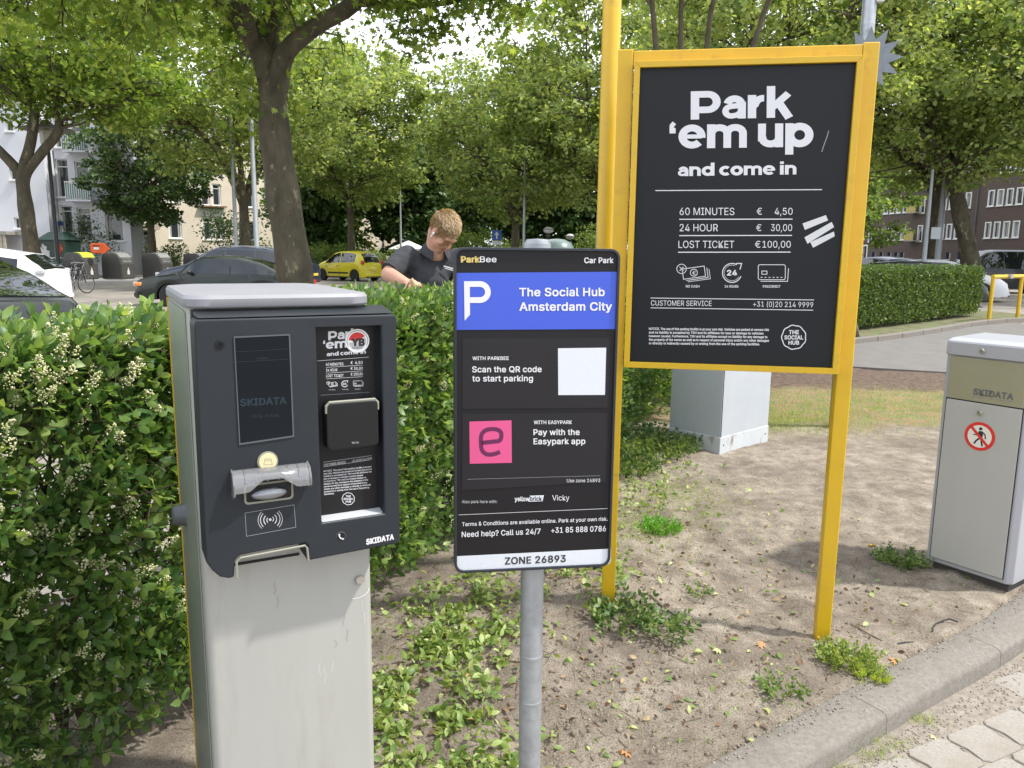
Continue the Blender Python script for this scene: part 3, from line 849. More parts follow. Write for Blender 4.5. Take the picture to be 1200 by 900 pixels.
grass_patch('grass', 'sparse grass wisps dotted over the sand and against the lane side of the kerb', [(0.6, 2.35, .25, .1), (1.10, 2.30, .04, .02), (1.32, 2.46, .05, .025), (1.52, 2.60, .03, .02), (1.10, 2.30, .03, .02), (0.9, 2.6, .3, .15), (1.0, 3.4, .5, .4), (0.35, 2.3, .2, .15), (1.24, 2.40, .05, .02)], 900, .035, 43)

def weed_plant(name, label, x, y, n, rad, ln, seed, m, tmpl=SPR, grp=None):
    rng = np.random.default_rng(seed)
    ks = kerb_side(x, y); z = ground_z(x, y) * min(1, max(0, ks / .25))
    root = thing(name, label, 'weed', (x, y, z), 0, grp)
    a = rng.uniform(0, 2 * np.pi, n); r = rad * np.sqrt(rng.random(n))
    P = np.stack([r * np.cos(a), r * np.sin(a), rng.uniform(0, ln * .5, n)], 1)
    D = np.stack([np.cos(a) * .9, np.sin(a) * .9, rng.uniform(.3, 1.3, n)], 1) + rng.normal(0, .3, (n, 3))
    V, F = scatter(*tmpl, P, dirs_to_rot(D, rng), rng.uniform(ln * .6, ln, n))
    mesh_np('leaves', V, F, m, root)['kind'] = 'stuff'
    tv, tf = twig_template()
    V, F = scatter(tv, tf, P * [.6, .6, 0], dirs_to_rot(D, rng), np.full(n, ln))
    mesh_np('stems', V, F, M_weed, root)['kind'] = 'stuff'
    return root
M_ivy = leaf_mat('dark_weed', (0.04, 0.09, 0.025), (0.10, 0.17, 0.045), (0.28, 0.33, 0.12), 0.25)
weed_plant('weed', 'bushy dark green weed at the foot of the left yellow post', 0.46, 3.03, 46, .09, .10, 51, M_ivy)
weed_plant('weed', 'dark leafy weed on the sand just right of the left yellow post foot', 0.62, 2.97, 30, .075, .09, 54, M_ivy)
weed_plant('weed', 'yellow-green weed tuft round the foot of the right yellow post', 1.33, 2.85, 110, .09, .06, 52, leaf_mat('tuft_leaf', (.09, .15, .03), (.2, .27, .06), (.36, .40, .12), .3))
weed_plant('weed', 'low yellow-green creeping weed between the right yellow post and the kerb', 1.39, 2.76, 90, .055, .035, 58, leaf_mat('lime_weed', (.16, .24, .03), (.3, .38, .05), (.45, .5, .09), .3))
weed_plant('weed', 'weed growing at the left foot of the barrier cabinet', 2.06, 3.90, 70, .10, .07, 53, M_ivy)
weed_plant('weed', 'small green seedling in the sand left of the right yellow post', 1.00, 2.62, 22, .05, .06, 55, M_weed)
weed_plant('weed', 'small lone seedling high on the sand right of the blue and black sign', 0.86, 3.35, 12, .04, .06, 56, M_weed)
weed_plant('weed', 'bright green moss-like weed at the near end of the low grass patch', 0.86, 4.28, 160, .11, .05, 57, leaf_mat('moss_weed', (.07, .2, .02), (.12, .3, .03), (.2, .4, .06), .3))

# grit and crumbs washed along the lane side of the kerb and on the kerb itself
_rg = np.random.default_rng(77); _P = []
_ko = kerb_off(-0.05)
for _ in range(1500):
    k = _rg.integers(1, 5); t = _rg.random(); p = _ko[k] * (1 - t) + _ko[k + 1] * t
    o = abs(_rg.normal(0, .09)); d_ = (_ko[k + 1] - _ko[k]).normalized(); q = p + Vector((d_.y, -d_.x)) * (o - .02)
    _P.append((q.x, q.y, -.072))
for _ in range(500):
    k = _rg.integers(1, 5); t = _rg.random(); a = kerb_off(.17); p = a[k] * (1 - t) + a[k + 1] * t; d_ = (a[k + 1] - a[k]).normalized(); q = p + Vector((d_.y, -d_.x)) * abs(_rg.normal(0, .035))
    _P.append((q.x, q.y, .011))
_P = np.array(_P); V, F = scatter(*ico(1.0), _P, rand_rot(_rg, len(_P), 2), _rg.uniform(.0015, .006, len(_P)) )
tag(mesh_np('kerb_grit', V, F, mat('grit', (.27, .235, .19), .95, noise=.4, nscale=40)), 'grit and sand crumbs strewn along the kerb', kind='stuff')

# a few larger single leaves, each one pickable
def flat_leaf(name, label, x, y, s, rz, tmpl, m, grp, tilt=(0.2, 0.1), z=None):
    zz = ground_z(x, y) * min(1, max(0, kerb_side(x, y) / .25)) + .012 if z is None else z
    v, f = tmpl
    o = mesh_np(name, v * s * np.array([1, 1, 2.2]), f, m); o.location = (x, y, zz); o.rotation_euler = (tilt[0], tilt[1], rz)
    return tag(o, label, 'leaf', grp)
M_dl = [leaf_mat('tan_leaf', (.42, .25, .13), (.42, .25, .13), (.42, .25, .13), .1, .8), leaf_mat('orange_leaf', (.45, .2, .08), (.45, .2, .08), (.45, .2, .08), .1, .8),
        leaf_mat('pale_leaf', (.5, .5, .22), (.5, .5, .22), (.5, .5, .22), .1, .7)]
LG = 'fallen leaves on the ground'
flat_leaf('fallen_leaf', 'large curled tan leaf on the soil left of the grey sign post', -0.16, 2.62, .085, .6, LL, M_dl[0], LG, (.5, .2))
flat_leaf('fallen_leaf', 'brown withered leaf on the soil low between machine and grey sign post', -0.10, 2.36, .06, 2.0, LL, M_dl[1], LG, (.9, .2))
flat_leaf('fallen_leaf', 'orange dry leaf on the sand right of the grey sign post near the bottom edge', 0.37, 2.26, .055, 1.0, LL, M_dl[1], LG)
flat_leaf('fallen_leaf', 'reddish dry leaf on the sand halfway between grey sign post and kerb', 0.62, 2.42, .055, 2.6, LL, M_dl[1], LG, (.3, .4))
flat_leaf('fallen_leaf', 'orange leaf lying beside the kerb right of the weed tuft', 1.52, 2.88, .05, .2, LL, M_dl[1], LG, (.4, .3))
flat_leaf('fallen_leaf', 'tan leaf lying on the sand left of the weedy yellow post', 1.0, 2.93, .055, .1, LL, M_dl[0], LG, (.3, -.3))
flat_leaf('fallen_leaf', 'pale crumpled leaf on the sand in the middle, left of the right yellow post', 0.83, 2.86, .05, 1.5, LL, M_dl[2], LG, (.4, -.3))
flat_leaf('fallen_leaf', 'crumpled yellow-green leaf on the paving against the kerb', 1.49, 2.49, .06, .5, LL, M_dl[2], LG, (.25, .2), -.07)
flat_leaf('fallen_leaf', 'yellow leaf on the sand by the foot of the barrier cabinet', 2.05, 4.15, .07, 2.3, LL, leaf_mat('yellow_leaf', (.65, .45, .05), (.65, .45, .05), (.65, .45, .05), .1, .7), LG, (.5, .2))
mb = MB(); pts = [(1.62, 3.02), (1.70, 3.05), (1.80, 3.10), (1.86, 3.19), (1.93, 3.22), (1.97, 3.20)]
mb.tube([(p.x, p.y, ground_z(p.x, p.y) + .008) for p in catmull(pts, 4)], .0038, 5)
tag(mb.build('bark_strip', mat('black_bark', (.03, .028, .03), .6, bump=.5)), 'thin black strip lying on the sand between yellow post and barrier cabinet', 'debris')
def stick(label, pts, r):
    tag(MB().tube([(x, y, ground_z(x, y) + r) for x, y in pts], [r, r * .9] + [r * .5] * (len(pts) - 2), 5).build('twig', M_bark2), label, 'twig')
stick('curved dry twig on the sand between the two yellow posts', [(.62, 3.25), (.68, 3.15), (.75, 3.07), (.80, 3.02)], .007)
stick('thin dark root lying on the sand right of the weedy yellow post', [(1.42, 3.3), (1.50, 3.15), (1.58, 3.05), (1.68, 3.0)], .004)
stick('short stick on the soil left of the grey sign post', [(-.06, 2.74), (.0, 2.76), (.05, 2.75)], .005)
# ------------------------------------------------------------------ helper: cut holes
def cut(o, mb):
    me = bpy.data.meshes.new('cutter'); me.from_pydata(mb.v, [], mb.f); me.validate()
    import bmesh
    bm = bmesh.new(); bm.from_mesh(me); bmesh.ops.recalc_face_normals(bm, faces=bm.faces); bm.to_mesh(me); bm.free()
    c = bpy.data.objects.new('cutter', me); COL.objects.link(c)
    par = o.parent; o.parent = None
    bmods = [(m.width, m.segments) for m in o.modifiers if m.type == 'BEVEL']
    o.modifiers.clear()
    b = o.modifiers.new('cut', 'BOOLEAN'); b.operation = 'DIFFERENCE'; b.object = c; b.solver = 'EXACT'
    dg = bpy.context.evaluated_depsgraph_get(); dg.update()
    new = bpy.data.meshes.new_from_object(o.evaluated_get(dg))
    o.modifiers.clear(); old = o.data; o.data = new; new.name = o.name
    bpy.data.objects.remove(c); bpy.data.meshes.remove(me); bpy.data.meshes.remove(old)
    o.parent = par
    for w, s in bmods:
        k = o.modifiers.new('bevel', 'BEVEL'); k.width = w; k.segments = s; k.limit_method = 'ANGLE'; k.angle_limit = R(40)
    return o

# ------------------------------------------------------------------ payment machine
M_ant = mat('anthracite_paint', (0.017, 0.021, 0.026), 0.5, noise=0.05, nscale=3, bump=0.10, bscale=700, bdist=0.001, spec=0.32, dirt=(0.026, 0.030, 0.034), dscale=2.4, dpos=(.5, .8))
M_ant2 = mat('anthracite_light', (0.075, 0.085, 0.095), 0.4)
M_silver = mat('silver_paint', (0.37, 0.37, 0.345), 0.42, metal=0.1, noise=0.07, nscale=5, bump=0.05, bscale=500, bdist=0.001, dirt=(0.27, 0.262, 0.235), dscale=9, dpos=(.52, .85), stretch=(1, 1, .16))
M_side_hedge = mat('side_metal_hedge_reflection', (0.27, 0.30, 0.265), 0.38, metal=0.45, noise=0.1, nscale=3, stretch=(6, 6, .4))  # grey-green: the hedge's reflection put into the side's base colour
M_lid = mat('lid_grey', (0.24, 0.24, 0.26), 0.5, noise=0.05, nscale=12, bump=0.08, bscale=400, bdist=.001)
M_black = mat('black_plastic', (0.009, 0.0095, 0.011), 0.36, spec=.35, bump=0.08, bscale=500, bdist=.001)
M_poster = mat('poster_black', (0.010, 0.010, 0.0115), 0.42, spec=.3, noise=.2, nscale=3)
M_beige = mat('beige_trim', (0.24, 0.24, 0.19), 0.5)
M_chrome = mat('chrome', (0.6, 0.6, 0.58), 0.22, metal=0.9)
M_red = mat('print_red', (0.62, 0.03, 0.025), 0.5)
M_grey_ink = mat('grey_ink', (0.22, 0.23, 0.25), 0.5)
M_greyw = mat('light_grey_ink', (0.5, 0.5, 0.52), 0.5)
M_ink = mat('black_ink', (0.02, 0.02, 0.02), 0.5)

pm = thing('payment_machine', 'grey and anthracite payment machine with a dark screen, left of the blue and black sign', 'payment machine', (-0.423, 1.56, 0), R(27.5))
# column
def round_rect_xy(x0, y0, x1, y1, r, n=5): return rrect(x0, y0, x1, y1, r, n)
MB().prism(round_rect_xy(-.205, .08, .158, .575, .018), -0.02, 1.485, 'xy').build('column', M_silver, pm, smooth=True, angle=50)
MB().box((-.2068, .34, .73), (.003, .44, 1.49)).build('side_panel', M_side_hedge, pm, bevel=.001)
MB().box((-.2070, .572, .73), (.006, .010, 1.5)).build('edge_strip', M_yellow, pm)
MB().prism(round_rect_xy(-.20, .065, .150, .10, .01), 1.455, 1.482, 'xy').build('lid_gasket', M_black, pm)
# lid: softly domed rounded slab
lv = []; lf = []
out = round_rect_xy(-.212, .055, .164, .585, .05, 8); n_ = len(out); cx, cy = -.024, .32
for k, (s, z) in enumerate(((1.0, 1.486), (1.006, 1.489), (1.006, 1.503), (.985, 1.510), (.8, 1.514), (.5, 1.517), (.2, 1.518))):
    lv += [(cx + (x - cx) * s, cy + (y - cy) * s, z) for x, y in out]
for k in range(6): lf += [(k * n_ + i, k * n_ + (i + 1) % n_, (k + 1) * n_ + (i + 1) % n_, (k + 1) * n_ + i) for i in range(n_)]
lf += [tuple(range(n_))[::-1], tuple(range(6 * n_, 7 * n_))]
MB().add(lv, lf).build('lid', M_lid, pm, smooth=True, angle=28)

# front housing, outlined from its own face
hm = homography([(100, 95), (690, 100), (690, 762), (130, 855)], [(-.2, 1.47), (.2, 1.47), (.2, .96), (-.2, .96)])
Z = lambda x, y: hm(x, y)
houtl = [hm(*p) for p in [(108, 98), (684, 103), (689, 112), (690, 758), (684, 766), (420, 816), (425, 772), (415, 763), (222, 799), (207, 815), (205, 864), (190, 868), (163, 864), (140, 845), (122, 820), (98, 118), (100, 104)]]
hb = MB().prism(houtl, 0.0, .088).build('housing', M_ant, pm, bevel=.006, seg=3)
rx0, rz0 = hm(466, 705); rx1, rz1 = hm(645, 134)
cut(hb, MB().box(((rx0 + rx1) / 2, 0, (rz0 + rz1) / 2), (rx1 - rx0, .064, rz1 - rz0)))
# sloping cap above the housing
MB().prism([(0.004, 1.4705), (.087, 1.4705), (.087, 1.4835)], -.196, .196, 'yz').build('housing_top', M_ant, pm, bevel=.003)
# notch trim
tr = [hm(*p) for p in [(212, 866), (212, 818), (224, 806), (415, 770), (421, 778), (424, 815)]]
MB().tube([(x, -.001, z) for x, z in tr], .0025, 6).build('outlet_trim', M_beige, pm)
nx0, nz0 = hm(215, 808); nx1, nz1 = hm(420, 775)
MB().box(((nx0 + nx1) / 2, .0785, nz0 - .043), (nx1 - nx0, .004, .005)).build('ticket_outlet', M_dark, pm)
# screen
sc = [hm(*p) for p in [(218, 155), (377, 153), (384, 446), (229, 466)]]
scr_m = mat('screen_glass', (0.003, 0.006, 0.010), 0.12, spec=0.35)
MB().prism(sc, -.0015, .004).build('screen', scr_m, pm)
fr = [hm(*p) for p in [(215, 151), (381, 149), (388, 450), (226, 471)]]
MB().ring(fr, sc, -.0028, .002).build('screen_frame', M_ant2, pm)
A = Art(pm, hm, -.0021)
gh = mat('screen_ghost', (0.022, 0.034, 0.045), 0.3, spec=.2)
A.text('SKIDATA', 232, 366, 356, 20, gh, .03, base1=352)
A.text('CHECK-IN PARK', 260, 345, 391, 9, gh, 0)
A.line([(222, 226), (375, 222)], 1.2, gh); A.line([(222, 196), (376, 192)], 1.2, gh)
A.text('PARKING', 282, 316, 221, 7, gh, 0)
# lock, token, phone
def disc(name, c, r, y0, y1, m, n=24, bevel=.0008): return MB().prism(circ(*hm(*c), r, n), y0, y1).build(name, m, pm, bevel=bevel)
disc('camera_lens', (175, 172), .0085, -.003, .003, M_black); disc('lens_glass', (176, 172), .0045, -.0045, -.003, scr_m)
disc('token_button', (309, 521), .0205, -.004, .003, M_beige, 32)
disc('button_face', (309, 521), .0175, -.0055, -.0035, mat('token_face', (0.62, 0.56, 0.32), 0.4), 32)
A.y = -.0058
A.line([(300, 512), (318, 512), (322, 529), (297, 529)], 1.3, M_grey_ink, closed=True); A.text('CASH', 302, 316, 519, 4, M_grey_ink)
disc('call_button', (520, 744), .0095, -.0015, .003, M_black); disc('button_rim', (520, 744), .0105, -.0008, .002, M_ant2)
A.y = -.0022
A.line([(514, 738), (515, 744), (519, 749), (525, 751)], 3.2, M_white); A.line([(513, 737), (517, 739)], 4, M_white); A.line([(523, 752), (527, 749)], 4, M_white)
A.y = -.0006
A.text('SKIDATA', 593, 671, 768, 15, M_white, .04, base1=753)
# contactless panel
A.line([(240, 673), (385, 650), (389, 716), (243, 742)], 1.5, M_grey_ink, closed=True)
cxx, cyy = 314, 693
for rr, w in ((10, 2.6), (19, 2.6), (29, 2.2), (36, 1.5)):
    for sgn in (0, 180):
        A.line([(cxx + rr * math.cos(R(sgn + t)), cyy - 3 * math.sin(0) + rr * math.sin(R(sgn + t)) * .95 - (1.5 if sgn == 0 else -1.5)) for t in range(-45, 46, 15)], w, M_greyw)
A.poly([circ(cxx, cyy, 4, 12)], M_greyw, thick=.0002)
# ticket slot with clear hood
s0 = hm(238, 640); s1 = hm(383, 612); mid = ((s0[0] + s1[0]) / 2, (s0[1] + s1[1]) / 2 + .012)
M_clear = mat('clear_plastic', (0.93, 0.95, 0.98), 0.10, trans=0.85, spec=0.7, noise=.05, nscale=40, bump=.2, bscale=60, bdist=.002)
MB().ring(rrect(s0[0], mid[1] - .022, s1[0], mid[1] + .02, .008), rrect(s0[0] + .004, mid[1] - .018, s1[0] - .004, mid[1] + .016, .006), -.003, .001).build('slot_trim', M_beige, pm)
MB().prism(rrect(s0[0] + .004, mid[1] - .018, s1[0] - .004, mid[1] + .016, .006), -.0012, .001).build('slot_mouth', M_dark, pm)
MB().ball((mid[0], -.004, mid[1] - .004), (.036, .012, .012), n=16, m=8).build('coin_chute', mat('chute_steel', (.3, .31, .33), .3, metal=.6), pm, smooth=True)
hx0, hx1 = hm(205, 600)[0], hm(425, 600)[0]; hz = hm(300, 568)[1]
mb = MB(); prof = []
for k in range(9):
    a = R(90 * k / 8); prof.append((-.030 * math.sin(a), hz + .022 - .030 * (1 - math.cos(a)) * 1.15))
for th in (0.0, .0028):
    pass
NX = 16
vs = []; 
for i in range(NX + 1):
    x = hx0 + (hx1 - hx0) * i / NX; c = 1 - abs(2 * i / NX - 1); lift = .022 * max(0, min(1, (c - .35) / .4))
    for k, (y, z) in enumerate(prof):
        zz = z - (.006 if k == 8 else 0) + lift * (k / 8) ** 2
        vs.append((x, y - .002, zz))
m_ = len(prof)
inner = [(x, y + .0025, z - .0015) for x, y, z in vs]
fs = [(i * m_ + k, i * m_ + k + 1, (i + 1) * m_ + k + 1, (i + 1) * m_ + k) for i in range(NX) for k in range(m_ - 1)]
o_ = len(vs); fs2 = [tuple(o_ + q for q in f)[::-1] for f in fs]
edge = []
for i in range(NX):
    for k in (0, m_ - 1): edge.append((i * m_ + k, (i + 1) * m_ + k, o_ + (i + 1) * m_ + k, o_ + i * m_ + k))
for k in range(m_ - 1):
    for i in (0, NX): edge.append((i * m_ + k, i * m_ + k + 1, o_ + i * m_ + k + 1, o_ + i * m_ + k))
mb.add(vs + inner, fs + fs2 + edge)
hood = mb.build('slot_hood', M_clear, pm, smooth=True, angle=60)
mb = MB()
for i in range(1, 7):
    x = hx0 + (hx1 - hx0) * i / 7
    mb.tube([(x, y - .0035, z) for y, z in prof[:7]], .0012, 5)
mb.build('hood_ribs', M_clear, pm)
for x, dz in ((hx0 - .001, 0), (hx1 + .001, .006)):
    pts = [(0.0, hz + .024), (-.022, hz + .018), (-.033, hz - .002), (-.033, hz - .024 + dz), (-.014, hz - .034 + dz), (0, hz - .030 + dz)]
    MB().prism(pts, x - .002, x + .002, 'yz').build('hood_cheek', M_clear, pm, bevel=.0008)
# poster in the recess with its card reader
yb = .0318
MB().box(((rx0 + rx1) / 2, yb, (rz0 + rz1) / 2), (rx1 - rx0 - .001, .002, rz1 - rz0 - .001)).build('poster', M_poster, pm)
MB().prism([(.001, rz0 - .001), (.031, rz0 - .001), (.031, rz0 + .006)], rx0 + .001, rx1 - .001, 'yz').build('recess_sill', mat('sill_grey', (.42, .43, .45), .45), pm)
P = Art(pm, hm, yb - .0016)
# the recessed face is deeper, so artwork shifts: keep metres of the face itself
P.heavy('Park', 503, 592, 176, 26, M_white, base1=171); P.heavy('\u2018em up', 487, 618, 202, 25, M_white, base1=196); P.heavy('and come in', 497, 612, 223, 11, M_white, base1=218); P.flush('headline', M_white)
P.line([(470, 236), (620, 229)], 1.2, M_greyw)
for yy, a, b in ((251, '60 MINUTES', '\u20ac  4,50'), (268, '24 HOUR', '\u20ac 30,00'), (285, 'LOST TICKET', '\u20ac 100,00')):
    P.text(a, 495, 546 if a[0] != '2' else 528, yy, 8, M_white, .005); P.text(b, 567, 602, yy - 3, 8, M_white, .005); P.line([(495, yy + 5), (602, yy + 1)], 1.0, M_greyw)
def icon_set(Q, cx, cy, w, m, lw, caps=True):
    """banknotes with a cross, 24 in a round arrow, and a payment card; spacing w"""
    k = w / 100.0
    a = R(-8)
    def rot(pts, ox, oy): return [(ox + (x * math.cos(a) - y * math.sin(a)) * k, oy + (x * math.sin(a) + y * math.cos(a)) * k) for x, y in pts]
    ox = cx - w
    Q.line(rot([(-24, -13), (32, -13), (32, 13), (-24, 13)], ox, cy), lw, m, closed=True)
    Q.line(rot([(-18, 17), (38, 17), (38, -8)], ox, cy), lw, m); Q.line(rot([(-14, 21), (43, 21), (43, -4)], ox, cy), lw * .8, m)
    Q.line(rot(circ(4, 0, 9, 16), ox, cy), lw, m, closed=True)
    Q.text('\u20ac', ox + 0 * k, ox + 9 * k, cy + 5 * k, 10 * k, m)
    Q.line([(ox - 27 * k + x * k, cy - 10 * k + y * k) for x, y in circ(0, 0, 12, 18)], lw, m, closed=True)
    Q.line([(ox - 32 * k, cy - 15 * k), (ox - 22 * k, cy - 5 * k)], lw, m); Q.line([(ox - 22 * k, cy - 15 * k), (ox - 32 * k, cy - 5 * k)], lw, m)
    Q.line([(cx + 24 * k * math.cos(R(t)), cy + 24 * k * math.sin(R(t))) for t in range(20, 301, 14)], lw * 1.4, m)
    Q.line([(cx + 20 * k * math.cos(R(t)), cy + 20 * k * math.sin(R(t))) for t in range(30, 291, 20)], lw * .6, m)
    Q.line([(cx + 10 * k, cy - 24 * k), (cx + 24 * k, cy - 24 * k), (cx + 20 * k, cy - 9 * k)], lw * 1.4, m)
    Q.text('24', cx - 12 * k, cx + 12 * k, cy + 6 * k, 13 * k, m, .03)
    ox = cx + w * 1.02
    Q.line([(ox + x * k, cy + y * k) for x, y in rrect(-36, -21, 32, 17, 4, 2)], lw, m, closed=True)
    Q.line([(ox - 30 * k, cy + 21 * k), (ox + 38 * k, cy + 21 * k), (ox + 40 * k, cy - 12 * k)], lw, m)
    Q.line([(ox + x * k, cy + y * k) for x, y in [(-27, -5), (-14, -5), (-14, 3), (-27, 3)]], lw, m, closed=True)
    for t in range(6): Q.line([(ox + (-30 + t * 10) * k, cy + 11 * k), (ox + (-25 + t * 10) * k, cy + 11 * k)], lw, m)
    if caps:
        for tx, s in ((cx - w - 16 * k, 'NO CASH'), (cx - 18 * k, '24 HOURS'), (cx + w - 22 * k, 'PIN/CREDIT')):
            Q.text(s, tx, tx + (34 + 10 * (len(s) > 8)) * k, cy + 37 * k, 6 * k, m, .02)
icon_set(P, 549, 306, 38, M_white, .9, False)
for tx, s in ((503, 'NO CASH'), (541, '24 HOURS'), (578, 'PIN/CREDIT')): P.text(s, tx, tx + 18, 324, 3, M_greyw)
P.line([(478, 338), (622, 332)], .8, M_grey_ink)
# reader: bevelled black box with a pale rim
q0 = hm(484, 494); q1 = hm(632, 346)
MB().prism(rrect(q0[0], q0[1], q1[0], q1[1], .012, 6), -.004, .0305).build('card_reader', M_black, pm, bevel=.004, seg=3)
rim = [(q0[0] + .001, q1[1] - .022), (q0[0] + .001, q1[1] - .006), (q0[0] + .007, q1[1] + .0005), (q1[0] - .007, q1[1] + .0005), (q1[0] - .001, q1[1] - .006), (q1[0] - .001, q1[1] - .022)]
MB().tube([(x, .0, z) for x, z in rim], .0033, 6).build('reader_rim', M_beige, pm)
P2 = Art(pm, hm, -.0045); P2.text('SALTO', 554, 574, 472, 5, M_greyw)
LOREM = ['NOTICE. The use of this parking facility is at your own risk. Vehicles are parked at owners risk',
         'and no liability is accepted by TSH and its affiliates for loss or damage to vehicles',
         'however caused. Furthermore, TSH and its affiliates accept no liability for any damage to',
         'the property of the owner as well as in respect of personal injury and/or any other damages',
         'or directly or indirectly caused by or arising from the use of the parking facilities.']
P.line([(482, 537), (624, 519)], .8, M_greyw); P.line([(482, 551), (624, 531)], .8, M_greyw)
P.text('CUSTOMER SERVICE', 484, 548, 549, 7, M_white, .0, base1=541); P.text('+31 (0)20 214 9999', 566, 624, 538, 6, M_white, 0, base1=530)
ws = ' '.join(LOREM).split(' '); rows_ = []; cur = ''
for w_ in ws:
    if len(cur) + len(w_) > 50: rows_.append(cur); cur = w_
    else: cur = (cur + ' ' + w_).strip()
rows_.append(cur)
for i, r_ in enumerate(rows_):
    x1 = 483 + 143 * (len(r_) / 52); P.text(r_, 483, x1, 566 + i * 7.6, 4.6, M_white, .02, base1=566 + i * 7.6 - 13 * (len(r_) / 52))
def hub_badge(Q, cx, cy, r, m, lw):
    pts = []
    for k in range(48):
        t = 2 * math.pi * k / 48; rr = r * (1 + .07 * abs(math.sin(t * 4.5))); pts.append((cx + rr * math.cos(t), cy + rr * math.sin(t)))
    Q.line(pts, lw, m, closed=True)
    Q.text('THE', cx - r * .42, cx + r * .42, cy - r * .28, r * .33, m, .03)
    Q.text('SOCIAL', cx - r * .8, cx + r * .8, cy + r * .18, r * .33, m, .03)
    Q.text('HUB', cx - r * .45, cx + r * .45, cy + r * .64, r * .33, m, .03)
hub_badge(P, 554, 646, 17, M_white, 1.6)
st = thing('sticker', 'round red white and grey sticker stuck over the small poster on the payment machine', 'sticker', (-0.423, 1.56, 0), R(27.5))
S_ = Art(st, hm, .0265)
S_.y = yb - .0026
S_.poly([circ(587, 180, 35, 32)], mat('sticker_white', (.88, .88, .88), .4), 'base', thick=.0004)
S_.y = yb - .0032
S_.poly([[(587, 182)] + [(587 + 25 * math.cos(R(t)), 180 + 25 * math.sin(R(t))) for t in range(185, 331, 12)]], M_red, 'red_half', thick=.0002)
S_.poly([[(587, 184)] + [(587 + 25 * math.cos(R(t)), 181 + 25 * math.sin(R(t))) for t in range(-25, 181, 14)]], M_greyw, 'grey_half', thick=.0002)
S_.y = yb - .0037
S_.text('YB', 572, 606, 194, 20, M_ink, .05); S_.text('BANDIET', 572, 604, 203, 5, M_ink, .0)
S_.line([(587 + 30 * math.cos(R(t)), 180 + 30 * math.sin(R(t))) for t in range(150, 400, 12)], 1.5, M_grey_ink)
# side knob, key lock, scuffs on the lower column
kx, kz = -.2085, .93
MB().lathe([(0, .030), (.019, .030), (.024, .026), (.027, .004), (.029, 0), (.029, -.004), (0, -.004)], 24, (kx, .42, .955), Matrix.Rotation(R(-90), 3, 'Y')).build('side_knob', M_ant2, pm, smooth=True)
MB().lathe([(0, .007), (.009, .007), (.0105, .004), (.0105, 0)], 20, (.128, .0795, .855), Matrix.Rotation(R(90), 3, 'X')).build('key_lock', M_chrome, pm, smooth=True)
sc_m = mat('scuff', (.66, .66, .64), .6); sd_m = mat('dark_scuff', (.22, .22, .20), .6)
C_ = Art(pm, lambda x, y: (x, y), .0792)
rs = random.Random(9)
for (x, z, L_, m_x) in ((-.06, .885, .03, sd_m), (-.055, .85, .025, sd_m), (.09, .78, .03, sd_m), (.095, .74, .03, sd_m), (.07, .72, .02, sd_m), (.135, .80, .05, sc_m), (.14, .77, .03, sc_m), (.03, .67, .03, sc_m), (.045, .66, .04, sc_m), (.06, .665, .02, sc_m)):
    pts = [(x + rs.uniform(-.004, .004), z - L_ * k / 5) for k in range(6)]
    C_.line(pts, .0007, m_x, name='scuff_mark')
C_.line([(.12 + .03 * math.cos(R(t)), .83 + .02 * math.sin(R(t))) for t in range(-110, 10, 10)], .002, sc_m, name='scuff_mark')

# ------------------------------------------------------------------ blue and black parking sign on its grey post
ps = thing('parking_sign', 'black sign with a blue band and ZONE 26893 below, on a grey post', 'sign', (0.059, 1.885, 0), R(8.1))
M_sblack = mat('sign_black', (0.010, 0.009, 0.011), 0.45, spec=.3, noise=.1, nscale=4, bump=.06, bscale=600, bdist=.0006)
M_spanel = mat('sign_panel_grey', (0.017, 0.0155, 0.018), 0.45, spec=.3, noise=.1, nscale=5)
M_blue = mat('sign_blue', (0.045, 0.095, 0.55), 0.4, noise=.06, nscale=300)
M_swhite = mat('sign_white', (0.62, 0.65, 0.70), 0.42, noise=.05, nscale=200)
M_rim = mat('sign_rim', (0.03, 0.035, 0.045), 0.28, metal=.3)
pz0, pz1 = 1.206 - .4035, 1.206 + .4035
sq = lambda a, b, c, d, r: rrect(a, b, c, d, r, 6)
plate = MB().prism(sq(-.2, pz0, .2, pz1, .022), 0.0, .022).build('sign_plate', M_sblack, ps)
MB().ring(sq(-.2015, pz0 - .0015, .2015, pz1 + .0015, .0235), sq(-.195, pz0 + .005, .195, pz1 - .005, .018), -.006, .024).build('rim', M_rim, ps, bevel=.0012)
sm = homography([(32, 24), (466, 30), (434, 862), (25, 879)], [(-.2, pz1), (.2, pz1), (.2, pz0), (-.2, pz0)])
Q = Art(ps, sm, -.0008)
def quadpoly(Q, x0, y0, x1, y1, m, name, lift=0.0, dx0=0, dx1=0): return Q.poly([[(x0, y0), (x1, y0), (x1 + dx1, y1), (x0 + dx0, y1)]], m, name, lift=lift, thick=.0004)
Q.poly([[(37, 90), (461, 88), (456, 238), (35, 239)]], M_blue, 'blue_band', thick=.0004)
Q.poly([[(51, 261), (440, 262), (434, 445), (49, 446)]], M_spanel, 'info_panel', thick=.0004)
Q.poly([[(49, 459), (433, 458), (428, 640), (46, 661)]], M_spanel, 'info_panel', thick=.0004)
wb = [(30, 836), (439, 818), (438, 850), (434, 857), (428, 860), (36, 875), (31, 872), (30, 866)]
Q.poly([wb], M_swhite, 'white_band', thick=.0004)
Q.poly([[(302, 288), (429, 287), (425, 411), (302, 411)]], M_swhite, 'white_square', lift=.0005, thick=.0003)
Q.poly([[(67, 480), (178, 477), (178, 589), (67, 591)]], mat('pink', (0.66, 0.085, 0.24), .4), 'pink_square', lift=.0005, thick=.0003)
Q.y = -.0018
M_gold = mat('gold_ink', (0.62, 0.47, 0.14), .5)
